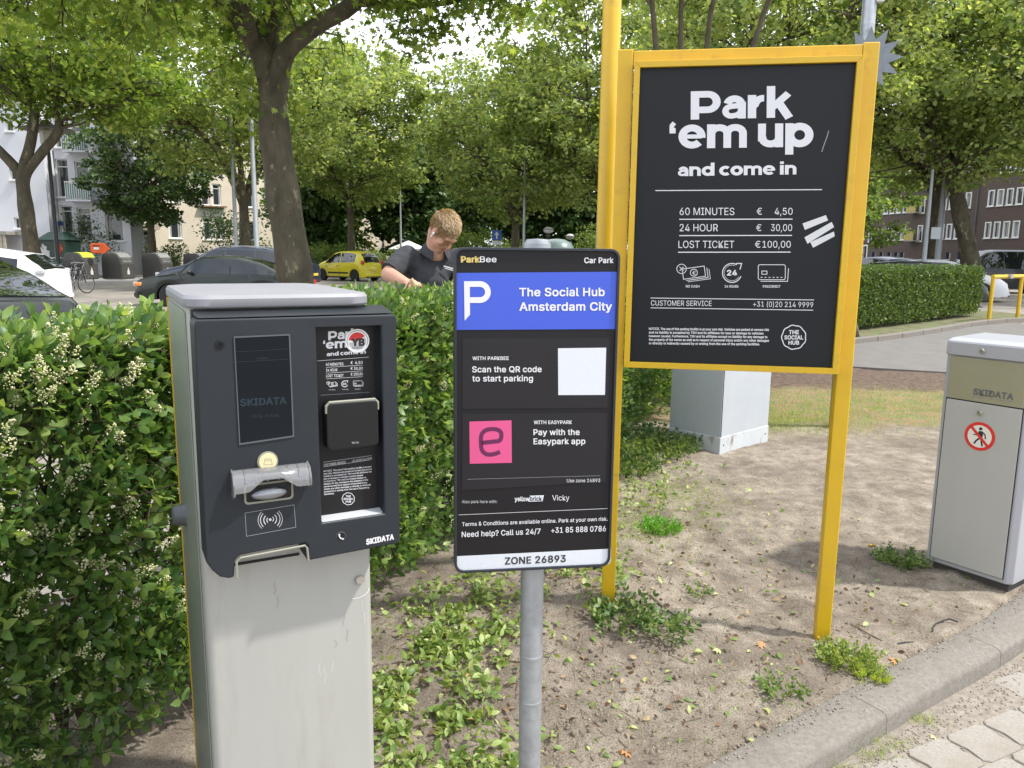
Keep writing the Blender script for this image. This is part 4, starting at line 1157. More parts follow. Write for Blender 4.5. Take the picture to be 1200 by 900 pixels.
Q.text('Park', 50, 97, 62, 15, M_gold, .04); Q.text('Bee', 99, 142, 62, 15, M_white, .01)
Q.text('Car Park', 373, 449, 65, 14, M_white, .025)
Q.text('The Social Hub', 202, 425, 151, 21, M_white, .025); Q.text('Amsterdam City', 202, 444, 189, 21, M_white, .025)
# big P with a pointed tail
Pm = lambda pts: [(x, y) for x, y in pts]
outP = [(57, 112), (98, 111)] + [(98 + 29 * math.cos(R(t)), 140 + 29 * math.sin(R(t))) for t in range(-80, 91, 14)] + [(82, 169), (82, 190), (57, 214)]
Q.poly([[(56.5, 126), (71.5, 126), (71.5, 199), (57, 215)]], M_white, thick=.0003)
ar = [(56.5, 119), (98, 119)] + [(98 + 21 * math.cos(R(t)), 140 + 21 * math.sin(R(t))) for t in range(-80, 91, 10)] + [(71.8, 161)]
Q.line(ar, 15, M_white)
Q.text('WITH PARKBEE', 77, 172, 318, 9, M_white, .02)
Q.text('Scan the QR code', 76, 258, 350, 15, M_white, .02); Q.text('to start parking', 76, 235, 374, 15, M_white, .02)
Q.text('WITH EASYPARK', 237, 337, 487, 9, M_white, .02)
Q.text('Pay with the', 236, 357, 516, 15, M_white, .02); Q.text('Easypark app', 236, 372, 540, 15, M_white, .02)
eP = [(98, 536), (128, 533), (146, 530), (151, 518), (148, 506), (134, 500), (112, 502), (99, 514), (97, 536), (100, 556), (112, 566), (130, 566), (147, 560)]
Q.line([tuple(p) for p in catmull(eP, 5)], 11, mat('plum', (0.12, 0.01, 0.07), .45), 'printed_letter')
Q.line([(60, 632), (411, 624)], 1.0, M_grey_ink); Q.text('Use zone 26893', 323, 411, 641, 9, M_white, 0)
Q.text('Also park here with:', 45, 138, 695, 8, M_greyw, 0)
Q.text('yellow', 185, 223, 690, 11, M_white, .03); Q.poly([[(225, 676), (262, 675), (258, 691), (221, 692)]], M_swhite, thick=.0003)
Q.y = -.0026; Q.text('brick', 225, 256, 689, 11, M_ink, .02); Q.y = -.0018
Q.text('Vicky', 284, 329, 689, 14, M_white, .0)
Q.line([(36, 726), (430, 711)], 1.4, M_greyw)
Q.text('Terms & Conditions are available online. Park at your own risk.', 45, 430, 756, 10, M_white, .012, base1=743)
Q.text('Need help? Call us 24/7', 44, 252, 785, 14, M_white, .015, base1=777); Q.text('+31 85 888 0786', 281, 425, 775, 14, M_white, .015, base1=771)
Q.text('ZONE 26893', 158, 318, 858, 18, M_ink, .025, base1=852)
# clamps behind
for z in (1.0, 1.42): MB().box((0, .038, z), (.11, .03, .03)).build('clamp', M_steel, ps, bevel=.003)
post = thing('sign_post', 'round galvanised steel post that carries the blue and black sign', 'post', (0.059, 1.945, 0))
MB().lathe([(.0305, -.05), (.0305, 1.625), (.028, 1.632), (0, 1.634)], 28).build('tube', M_steel, post, smooth=True)
MB().lathe([(.0312, 0), (.0312, .008), (.0306, .009)], 28, (0, 0, .53)).build('tube_seam', M_steel, post, smooth=True)
MB().lathe([(.0312, 0), (.0312, .004), (.0306, .005)], 28, (0, 0, .40)).build('tube_seam', M_steel, post, smooth=True)
MB().lathe([(.0305, .0), (.034, .001), (.034, .05), (.0305, .051)], 28, (0, 0, 1.572)).build('cap', M_steel, post, smooth=True)

# ------------------------------------------------------------------ big yellow framed tariff board
tb = thing('tariff_board', 'large black Park em up tariff board in a yellow frame on two posts', 'sign', (0.865, 3.09, 0), R(-9))
pw = .058
for sx in (-1, 1): MB().box((sx * .447, .034, 1.165), (pw, .058, 2.42 if sx > 0 else 2.42)).build('post', M_yellow, tb, bevel=.004)
MB().box((0, .034, 2.37 - .03), (.447 * 2 - pw - .002, .056, .056)).build('top_rail', M_yellow, tb, bevel=.003)
bm_ = homography([(107, 108), (643, 94), (592, 860), (80, 845)], [(-.39, 2.297), (.39, 2.297), (.39, 1.169), (-.39, 1.169)])
def frame_bar(p0, p1, wd):
    """mitred trim bar between two points of the face outline"""
    return MB()
o4 = [(-.413, 1.146), (.413, 1.146), (.413, 2.320), (-.413, 2.320)]; i4 = [(-.39, 1.169), (.39, 1.169), (.39, 2.297), (-.39, 2.297)]
for k in range(4):
    a, b = o4[k], o4[(k + 1) % 4]; c, d = i4[(k + 1) % 4], i4[k]
    MB().prism([a, b, c, d], -.040, .004).build('frame_bar', M_yellow, tb, bevel=.0015)
M_board = mat('board_black', (0.0085, 0.010, 0.0125), 0.5, spec=.3, noise=.06, nscale=2, bump=.05, bscale=400, bdist=.0008)
MB().box((0, -.018, 1.733), (.779, .012, 1.127)).build('board', M_board, tb)
B = Art(tb, bm_, -.0252)
B.heavy('Park', 233, 487, 235, 70, M_white, base1=229); B.heavy('\u2018', 178, 196, 313, 70, M_white)
B.heavy('em up', 203, 538, 307, 72, M_white, base1=302)
B.heavy('and come in', 200, 498, 376, 29, M_white, base1=371); B.flush('headline', M_white)
B.line([(145, 412), (562, 409)], 2.2, M_white)
for bl, a, x0, x1, euro, e0, e1, p, p0, p1 in ((473, '60 MINUTES', 206, 343, '\u20ac', 399, 412, '4,50', 444, 489), (514, '24 HOUR', 206, 302, '\u20ac', 398, 411, '30,00', 435, 488), (556, 'LOST TICKET', 203, 343, '\u20ac', 395, 409, '100,00', 414, 485)):
    B.text(a, x0, x1, bl, 18, M_white, -.004); B.text(euro, e0, e1, bl - 1, 17, M_white, 0); B.text(p, p0, p1, bl - 1, 17, M_white, -.004)
    B.line([(x0 - 1, bl + 11), (p1, bl + 10)], 2.4, M_white)
icon_set(B, 338, 619, 100, M_white, 1.6)
B.line([(133, 683), (545, 687)], 1.8, M_white); B.line([(133, 708), (543, 713)], 1.8, M_white)
B.text('CUSTOMER SERVICE', 134, 287, 702, 13, M_white, -.002, base1=703); B.text('+31 (0)20 214 9999', 392, 543, 704, 13, M_white, -.002, base1=706)
for i, s in enumerate(LOREM):
    x1 = (432, 418, 428, 432, 409)[i]
    B.text(s, 129, x1, 764 + i * 9.2, 5.6, M_white, .03, base1=766 + i * 9.2)
hub_badge(B, 495, 782, 29, M_white, 2.4)
for q in ([(514, 494), (572, 473), (578, 486), (520, 510)], [(519, 529), (587, 490), (593, 503), (527, 545)], [(534, 541), (593, 514), (595, 526), (541, 555)]): B.poly([q], mat('tape_white', (.62, .63, .64), .5), 'tape_strip', thick=.0006)
B.line([(577, 262), (572, 280), (566, 296), (560, 315)], 2.5, M_grey_ink, 'scratch')

# round yellow pole behind, dark at its foot
yp = thing('yellow_pole', 'tall round yellow pole rising behind the left edge of the tariff board', 'pole', (0.412, 3.56, 0))
MB().lathe([(.040, .22), (.040, 3.6), (.036, 3.62), (0, 3.62)], 28).build('shaft', M_yellow, yp, smooth=True)
MB().lathe([(.043, -.05), (.043, .235), (.0405, .24)], 28).build('foot_sleeve', mat('bitumen', (.025, .027, .03), .8, bump=.4), yp, smooth=True)

# galvanised lamp column behind the board, with its zinc star
gp = thing('galvanised_mast', 'grey galvanised mast behind the right post of the tariff board', 'mast', (3.04, 7.15, 0))
MB().lathe([(.058, -.05), (.058, 5.5), (.05, 5.52), (0, 5.52)], 20).build('shaft', M_steel, gp, smooth=True)
MB().box((.07, -.03, 3.95), (.07, .06, .42)).build('white_box', mat('box_white', (.6, .6, .58), .5), gp, bevel=.01)
star = thing('zinc_star', 'pointed zinc star fixed on the grey mast behind the board corner', 'star ornament', (3.04, 7.07, 3.27), R(-20))
pts = []
for k in range(24):
    rr = .27 if k % 2 == 0 else .16
    pts.append((rr * math.sin(2 * math.pi * k / 24), rr * math.cos(2 * math.pi * k / 24)))
MB().prism(pts, -.006, .006).build('star_plate', mat('zinc', (.20, .22, .24), .5, metal=.4, noise=.2, nscale=6), star)

# ------------------------------------------------------------------ barrier cabinet on the right
bx = thing('barrier_cabinet', 'silver barrier cabinet with a red no pedestrians sign, at the right edge beside the kerb', 'cabinet', (2.16, 3.84, 0), R(-55))
M_cab = mat('cabinet_silver', (0.42, 0.42, 0.40), 0.40, metal=0.1, noise=.04, nscale=2, bump=.04, bscale=500, bdist=.001)
M_taupe = mat('cabinet_taupe', (0.36, 0.345, 0.245), 0.35, metal=0.35, noise=.05, nscale=3)
M_edge = mat('cabinet_edge', (0.38, 0.39, 0.42), 0.35, metal=.15)
MB().prism([(.0, .002), (.38, .002), (.405, .025), (.405, .42), (-.0, .42)], .05, 1.165, 'xy').build('body', M_edge, bx, bevel=.006)
MB().box((.20, .22, 0.0), (.36, .36, .12)).build('plinth', mat('plinth_dark', (.07, .065, .06), .8), bx)
# front lid band, logo panel, door: three separate panels with gaps
for nm, z0, z1, m_ in (('door', .075, .905, M_cab), ('logo_panel', .911, 1.118, M_taupe)):
    MB().prism(rrect(.022, z0, .366, z1, .004, 3), -.006, .004).build(nm, m_, bx, bevel=.002)
MB().box((.194, -.0015, .492), (.352, .002, .838)).build('door_gap', M_dark, bx)
lid_pts = [(.0, 1.166), (.41, 1.166), (.41, 1.205), (.02, 1.215), (0, 1.19)]
MB().prism([(-.010, 1.1245), (.43, 1.1245), (.43, 1.196), (.36, 1.214), (.05, 1.208), (-.006, 1.196)], -.004, .412, 'yz').build('top_cover', M_edge, bx, bevel=.008)
MB().prism(rrect(.022, 1.128, .385, 1.190, .004, 3), -.016, -.009).build('lid_band', M_edge, bx, bevel=.002)
for x, z in ((.17, 1.160), (.185, .86)):
    MB().lathe([(0, .012), (.009, .012), (.012, .008), (.013, 0)], 18, (x, -.006 if z < 1 else -.015, z), Matrix.Rotation(R(90), 3, 'X')).build('lock', M_chrome, bx, smooth=True)
K = Art(bx, lambda x, y: (x, y), -.0066)
K.text('SKIDATA', .145, .320, .945, -.028, mat('logo_grey', (.12, .12, .12), .5), .04)
K.text('KUDELSKI GROUP', .145, .320, .932, -.006, M_grey_ink, 0)
# lettering heights are measured upwards here
for o_ in kids(bx):
    pass
K.poly([circ(.195, .745, .070, 40)], M_red, 'prohibition_ring', thick=.0008); K.y = -.0076
K.poly([circ(.195, .745, .055, 36)], mat('sign_face_white', (.70, .69, .62), .5), 'sign_face', thick=.0006); K.y = -.0084
MM = M_ink; ox, oz = .195, .745
K.poly([circ(ox + .002, oz + .038, .0078, 14)], MM, 'walking_figure', thick=.0003)
K.poly([[(ox - .006, oz + .027), (ox + .010, oz + .027), (ox + .015, oz + .012), (ox + .012, oz - .010), (ox + .0, oz - .010), (ox - .004, oz + .010)]], MM, 'walking_figure', thick=.0003)
for w_, seg_ in ((.006, [(ox + .010, oz + .025), (ox + .024, oz + .012), (ox + .028, oz - .008)]), (.005, [(ox - .004, oz + .020), (ox - .012, oz + .006), (ox - .030, oz + .004)]), (.008, [(ox + .002, oz - .008), (ox - .012, oz - .022), (ox - .022, oz - .040)]), (.008, [(ox + .008, oz - .008), (ox + .012, oz - .028), (ox + .017, oz - .046)])):
    K.line(seg_, w_, MM, 'walking_figure')
K.y = -.0094
K.line([(ox - .041, oz + .041), (ox + .041, oz - .041)], .013, M_red, 'prohibition_bar')

# grey utility cabinet behind the tariff board
uc = thing('utility_cabinet', 'pale grey utility cabinet standing on the sand behind the tariff board', 'cabinet', (1.686, 6.124, 0.0), R(0))
M_uc = mat('utility_grey', (0.40, 0.43, 0.46), 0.5, noise=.05, nscale=4, dirt=(.34, .35, .34), dscale=3, dpos=(.6, .85))
M_ucp = mat('utility_plinth', (0.47, 0.50, 0.52), 0.55, noise=.06, nscale=5, dirt=(.20, .16, .12), dscale=9, dpos=(.55, .68), stretch=(1, 1, .35))
uc.rotation_euler = (0, 0, R(42))
MB().box((.38, .262, .68), (.735, .505, 1.10)).build('body', M_uc, uc, bevel=.006)
MB().box((.38, .262, .055), (.745, .515, .17)).build('plinth', M_ucp, uc, bevel=.006)
MB().box((.38, .262, 1.255), (.78, .55, .05)).build('roof', M_uc, uc, bevel=.012)
MB().box((.02, .0085, .68), (.005, .004, 1.08)).build('door_seam', M_dark, uc)
for x in (.06, .70): MB().lathe([(0, .003), (.006, .003), (.006, 0)], 8, (x, .0045, .07), Matrix.Rotation(R(90), 3, 'X')).build('screw', M_dark, uc)
# ------------------------------------------------------------------ the man behind the hedge
M_skin = mat('skin', (0.50, 0.27, 0.19), 0.5, noise=.10, nscale=14, bump=.1, bscale=200, bdist=.0015, spec=.4)
M_skin.node_tree.nodes['Principled BSDF'].inputs['Subsurface Weight'].default_value = 0.08
M_polo = mat('polo_cloth', (0.035, 0.036, 0.044), 0.88, noise=.15, nscale=9, bump=.35, bscale=9, bdist=.03)
M_trous = mat('work_trousers', (0.03, 0.03, 0.032), 0.9, bump=.4, bscale=12, bdist=.02)
M_shoe = mat('boot_leather', (0.04, 0.03, 0.025), 0.6)
man = thing('person', 'blond man in a dark grey polo shirt looking down, behind the hedge', 'person', (-0.56, 5.0, 0.0))
O_ = Vector((-0.56, 5.0, 0.0))
W = lambda *p: Vector(p) - O_
def capsule(mb, a, b, ra, rb, n=14):
    a, b = Vector(a), Vector(b); mb.tube([a, b], [ra, rb], n); mb.ball(a, ra, n=n, m=8); mb.ball(b, rb, n=n, m=8)
def remesh(o, vox, it=6, fac=.5):
    m = o.modifiers.new('skin_over', 'REMESH'); m.mode = 'VOXEL'; m.voxel_size = vox; m.use_smooth_shade = True
    s = o.modifiers.new('soften', 'SMOOTH'); s.iterations = it; s.factor = fac
    return o
J = dict(pel=W(-.57, 5.03, 1.02), wai=W(-.57, 4.99, 1.2), che=W(-.545, 4.93, 1.42), nek=W(-.485, 4.87, 1.615), hed=W(-.420, 4.79, 1.722),
         rs=W(-.650, 4.83, 1.565), re=W(-.745, 4.70, 1.465), rw=W(-.625, 4.51, 1.425), ls=W(-.355, 4.98, 1.555), le=W(-.25, 4.86, 1.33), lw=W(-.40, 4.66, 1.24),
         rh=W(-.665, 5.0, .97), lh=W(-.475, 5.07, .97), rk=W(-.69, 4.95, .52), lk=W(-.45, 5.03, .52), ra=W(-.69, 5.05, .10), la=W(-.44, 5.12, .10))
face = Vector((.60, -.42, -1.0)).normalized(); side_ = Vector((0, 0, 1)).cross(face).normalized(); upv = face.cross(side_).normalized()
HMx = Matrix((face, side_, upv)).transposed()
hl = lambda x, y, z: J['hed'] + HMx @ Vector((x, y, z))
b = MB()
capsule(b, J['pel'], J['wai'], .13, .125); capsule(b, J['wai'], J['che'], .125, .135)
capsule(b, J['nek'] - Vector((0, 0, .03)), hl(-.03, 0, -.05), .062, .055)
for s in 'rl':
    capsule(b, J['che'] + (J[s + 's'] - J['che']) * .6, J[s + 's'], .075, .062)
    capsule(b, J[s + 's'], J[s + 'e'], .056, .046); capsule(b, J[s + 'e'], J[s + 'w'], .046, .030)
    capsule(b, J[s + 'h'], J[s + 'k'], .09, .06); capsule(b, J[s + 'k'], J[s + 'a'], .055, .04)
    capsule(b, J[s + 'a'], J[s + 'a'] + Vector((.06, -.14, -.05)), .035, .03)
b.ball(hl(-.012, 0, .018), (.092, .074, .098), HMx, 18, 12)
b.ball(hl(.030, 0, -.055), (.056, .050, .060), HMx, 14, 10)
b.ball(hl(.068, 0, -.092), (.022, .026, .020), HMx, 12, 8)
b.ball(hl(.074, 0, .012), (.020, .048, .016), HMx, 12, 8)
b.ball(hl(.070, 0, -.058), (.020, .030, .016), HMx, 12, 8)
b.tube([hl(.080, 0, .010), hl(.100, 0, -.018), hl(.108, 0, -.032), hl(.090, 0, -.040)], [.008, .010, .012, .010], 10)
for sd in (-1, 1):
    b.ball(hl(.056, sd * .040, -.030), (.024, .022, .022), HMx, 12, 8)
    b.ball(hl(-.006, sd * .078, -.012), (.017, .007, .030), HMx, 12, 8)
def hand(mb, wrist, fwd, palm_n, curl, L=.085):
    fwd = fwd.normalized(); palm_n = (palm_n - fwd * palm_n.dot(fwd)).normalized(); sd = fwd.cross(palm_n)
    pc = wrist + fwd * .045
    M = Matrix((fwd, sd, palm_n)).transposed()
    mb.ball(pc, (.052, .041, .017), M, 14, 8)
    for k, (o, ln) in enumerate(((-.030, .062), (-.010, .075), (.011, .070), (.030, .054))):
        p = wrist + fwd * .080 + sd * o; d = fwd.copy(); prev = p; ang = curl * (1 + .12 * k)
        for j, seg in enumerate((.42, .32, .26)):
            d = (d * math.cos(ang) + palm_n * math.sin(ang)).normalized() if j == 0 else (Matrix.Rotation(-ang if False else ang, 3, palm_n.cross(d).normalized() * -1) @ d)
            nx = prev + d * ln * seg; mb.tube([prev, nx], [.0095 - .001 * j, .0088 - .001 * j], 8); mb.ball(nx, .0086 - .001 * j, n=8, m=6); prev = nx
    p0 = wrist + fwd * .02 - sd * .030; p1 = p0 - sd * .026 + fwd * .030 + palm_n * .012; p2 = p1 + fwd * .028 + palm_n * .012
    mb.tube([p0, p1, p2], [.014, .011, .009], 8); mb.ball(p2, .009, n=8, m=6)
hand(b, J['rw'], (J['rw'] - J['re']).normalized() + Vector((.55, .1, -.12)), Vector((.2, .55, -.75)), .55)
hand(b, J['lw'], (J['lw'] - J['le']).normalized() + Vector((-.3, 0, 0)), Vector((0, .3, -.9)), .5)
body = remesh(b.build('body', M_skin, man), .0062, 5)
# polo shirt
s = MB()
capsule(s, J['pel'] + Vector((0, 0, -.06)), J['wai'], .158, .152); capsule(s, J['wai'], J['che'], .152, .158)
for k in 'rl':
    capsule(s, J['che'] + (J[k + 's'] - J['che']) * .45, J[k + 's'], .10, .070)
    mid_ = J[k + 's'] + (J[k + 'e'] - J[k + 's']) * .86
    s.tube([J[k + 's'], mid_], [.072, .066], 18)
capsule(s, J['che'], J['nek'] + Vector((-.01, .02, -.045)), .13, .072)
shirt = remesh(s.build('polo_shirt', M_polo, man), .009, 6)
# folds
cl = bpy.data.textures.new('folds', 'CLOUDS'); cl.noise_scale = .11
dm = shirt.modifiers.new('folds', 'DISPLACE'); dm.texture = cl; dm.strength = .022; dm.mid_level = .5
# collar: two wings round the neck
nk = J['nek'] + Vector((.0, .0, .0)); cv = []
for k in range(25):
    a = R(-60 + 300 * k / 24) ; fx = Vector((.5, -.86, 0)); sx_ = Vector((.86, .5, 0))
    d = fx * -math.cos(a + R(-90)) * 0 + sx_ * math.cos(a) + (-fx) * math.sin(a)
    fr_ = max(0, -math.sin(a))
    cv.append((nk + d * .064 + Vector((0, 0, .036 - .05 * fr_)), nk + d * .098 + Vector((0, 0, -.012 - .055 * fr_))))
c_ = MB(); vs = [p for pr in cv for p in pr] + [p + Vector((0, 0, -.006)) for pr in cv for p in pr]; n2 = len(cv) * 2
fs = [(2 * i, 2 * i + 2, 2 * i + 3, 2 * i + 1) for i in range(len(cv) - 1)]; fs += [tuple(q + n2 for q in f)[::-1] for f in fs]
fs += [(2 * i, n2 + 2 * i, n2 + 2 * i + 2, 2 * i + 2) for i in range(len(cv) - 1)] + [(2 * i + 1, 2 * i + 3, n2 + 2 * i + 3, n2 + 2 * i + 1) for i in range(len(cv) - 1)]
c_.add(vs, fs).build('collar', M_polo, man, smooth=True, angle=60)
for k in 'rl':
    d = (J[k + 'e'] - J[k + 's']); m1 = J[k + 's'] + d * .82; m2 = J[k + 's'] + d * .90
    MB().tube([m1, m2], [.069, .067], 20).build('sleeve_hem', M_polo, man, smooth=True)
# small chest print
fd = Vector((.5, -.86, 0)); sdv = Vector((.86, .5, 0))
pc = J['che'] + fd * .166 + sdv * .075 + Vector((0, 0, .085))
tm = Matrix.Rotation(math.atan2(sdv.y, sdv.x), 3, 'Z') @ Matrix.Rotation(R(14), 3, 'Y')
mb = MB(); mb.box(pc, (.066, .004, .008), tm); mb.box(pc + Vector((.004, 0, -.012)), (.058, .004, .005), tm)
mb.build('chest_print', M_greyw, man)
# trousers and boots
t_ = MB(); capsule(t_, J['pel'] + Vector((0, 0, -.03)), J['pel'] + Vector((0, 0, .05)), .142, .135)
for k in 'rl':
    capsule(t_, J[k + 'h'], J[k + 'k'], .105, .078); t_.tube([J[k + 'k'], J[k + 'a'] + Vector((0, 0, .03))], [.078, .062], 14)
remesh(t_.build('trousers', M_trous, man), .012, 5)
for k in 'rl':
    f_ = MB(); a = J[k + 'a']; f_.ball(a + Vector((.0, 0, -.02)), (.05, .055, .075)); f_.ball(a + Vector((.04, -.09, -.05)), (.05, .10, .045), Matrix.Rotation(R(25), 3, 'Z')); f_.box(a + Vector((.025, -.06, -.09)), (.09, .26, .025), Matrix.Rotation(R(25), 3, 'Z'))
    remesh(f_.build('boot', M_shoe, man), .01, 4)
# hair: cap and locks
hrng = np.random.default_rng(4)
hc = MB(); hc.ball(hl(-.018, 0, .026), (.093, .077, .094), HMx, 22, 14)
me_h = hc
hairm = leaf_mat('sandy_hair', (0.32, 0.22, 0.12), (0.50, 0.37, 0.22), (0.68, 0.55, 0.38), .1, .5)
vs = [Vector(v) for v in hc.v]
keep = []
for f in hc.f:
    c = sum((vs[i] for i in f), Vector()) / len(f) - J['hed']; l_ = HMx.inverted() @ c
    if l_.z > -.045 + .9 * max(0, l_.x + .01) and not (l_.x > .058 and l_.z < .05): keep.append(f)
hc.f = keep
cap_o = hc.build('hair', mat('hair_base', (.26, .18, .10), .8, noise=.3, nscale=60, bump=.5, bscale=90, bdist=.004), man, smooth=True, angle=80)
P = []; D = []
while len(P) < 5200:
    q = hrng.normal(0, 1, 3); q /= np.linalg.norm(q)
    l_ = np.array([q[0] * .093 - .018, q[1] * .077, q[2] * .094 + .026])
    if not (l_[2] > -.045 + .9 * max(0, l_[0] + .01)) or (l_[0] > .062 and l_[2] < .045): continue
    nrm = q / np.array([.098, .081, .098]); nrm /= np.linalg.norm(nrm)
    flow = np.array([.9, .25 * np.sign(q[1]) * abs(q[1]), -.15]) if l_[2] > .06 else np.array([-.35, 0, -1.0])
    d = flow - nrm * flow.dot(nrm); d = d / np.linalg.norm(d) + nrm * (.42 if l_[2] > .05 else .16) + hrng.normal(0, .13, 3)
    P.append(l_); D.append(d)
P = np.array(P); D = np.array(D); HN_ = np.array(HMx); hd_ = np.array(J['hed'])
P = P @ HN_.T + hd_; D = D @ HN_.T
tv = np.array([(0, -.05, 0), (0, .05, 0), (.6, .035, .06), (.6, -.035, .06), (1, 0, .0)]); tf = np.array([(0, 1, 2), (0, 2, 3), (3, 2, 4)])
V, F = scatter(tv, tf, P, dirs_to_rot(D, hrng, .6), hrng.uniform(.014, .032, len(P)))
mesh_np('hair_locks', V, F, hairm, man)['kind'] = 'stuff'
# face details
MB().ball(hl(.094, -.0, -.0625), (.006, .020, .0045), HMx).build('lips', mat('lips', (.42, .16, .13), .5), man, smooth=True)
for sd in (-1, 1):
    MB().ball(hl(.0835, sd * .031, -.004), (.006, .013, .0055), HMx).build('eyelid', mat('eyelid', (.33, .17, .12), .5), man, smooth=True)
    MB().tube([hl(.0885, sd * .014, .016), hl(.090, sd * .030, .021), hl(.078, sd * .048, .014)], [.003, .0036, .002], 6).build('eyebrow', mat('eyebrow', (.28, .18, .09), .8), man)
eb = MB(); eb.ball(hl(.006, -.086, -.016), .0085, n=10, m=8); eb.tube([hl(.008, -.090, -.018), hl(.012, -.090, -.044)], [.004, .0035], 8)
eb.build('earbud', mat('earbud', (.8, .8, .8), .25), man, smooth=True)
for k in 'r':
    h0 = J['rw'] + Vector((.075, -.045, -.035))
tag(MB().tube([(h0 + O_) + Vector((-.03, .0, .055)), (h0 + O_) + Vector((.0, 0, .01)), (h0 + O_) + Vector((.03, .0, -.06))], [.011, .012, .010], 8).build('cut_branch', mat('cut_wood', (.5, .36, .22), .8, noise=.2, nscale=20)), 'short pale cut branch held in the right hand of the man', 'branch')

# ------------------------------------------------------------------ vehicles
M_glass = mat('car_glass', (0.008, 0.011, 0.012), 0.02, spec=1.0)
M_tyre = mat('tyre', (0.018, 0.018, 0.018), .85, bump=.2)
M_rimm = mat('alloy', (0.42, 0.42, 0.43), .35, metal=.7)
M_trim = mat('black_trim', (0.015, 0.015, 0.016), .5)
M_head = mat('headlamp', (0.55, 0.57, 0.58), .12, metal=.3, coat=1)
M_tail = mat('tail_lamp', (0.45, 0.02, 0.02), .2, coat=1)
M_amber = mat('amber_lamp', (0.75, 0.24, 0.03), .25, coat=1)
M_plate = mat('number_plate', (0.72, 0.50, 0.06), .5)

def interp(keys, x):
    if x <= keys[0][0]: return keys[0][1]
    for (a, va), (b_, vb) in zip(keys[:-1], keys[1:]):
        if x <= b_:
            t = (x - a) / (b_ - a); t = t * t * (3 - 2 * t) * .35 + t * .65
            return va + (vb - va) * t
    return keys[-1][1]

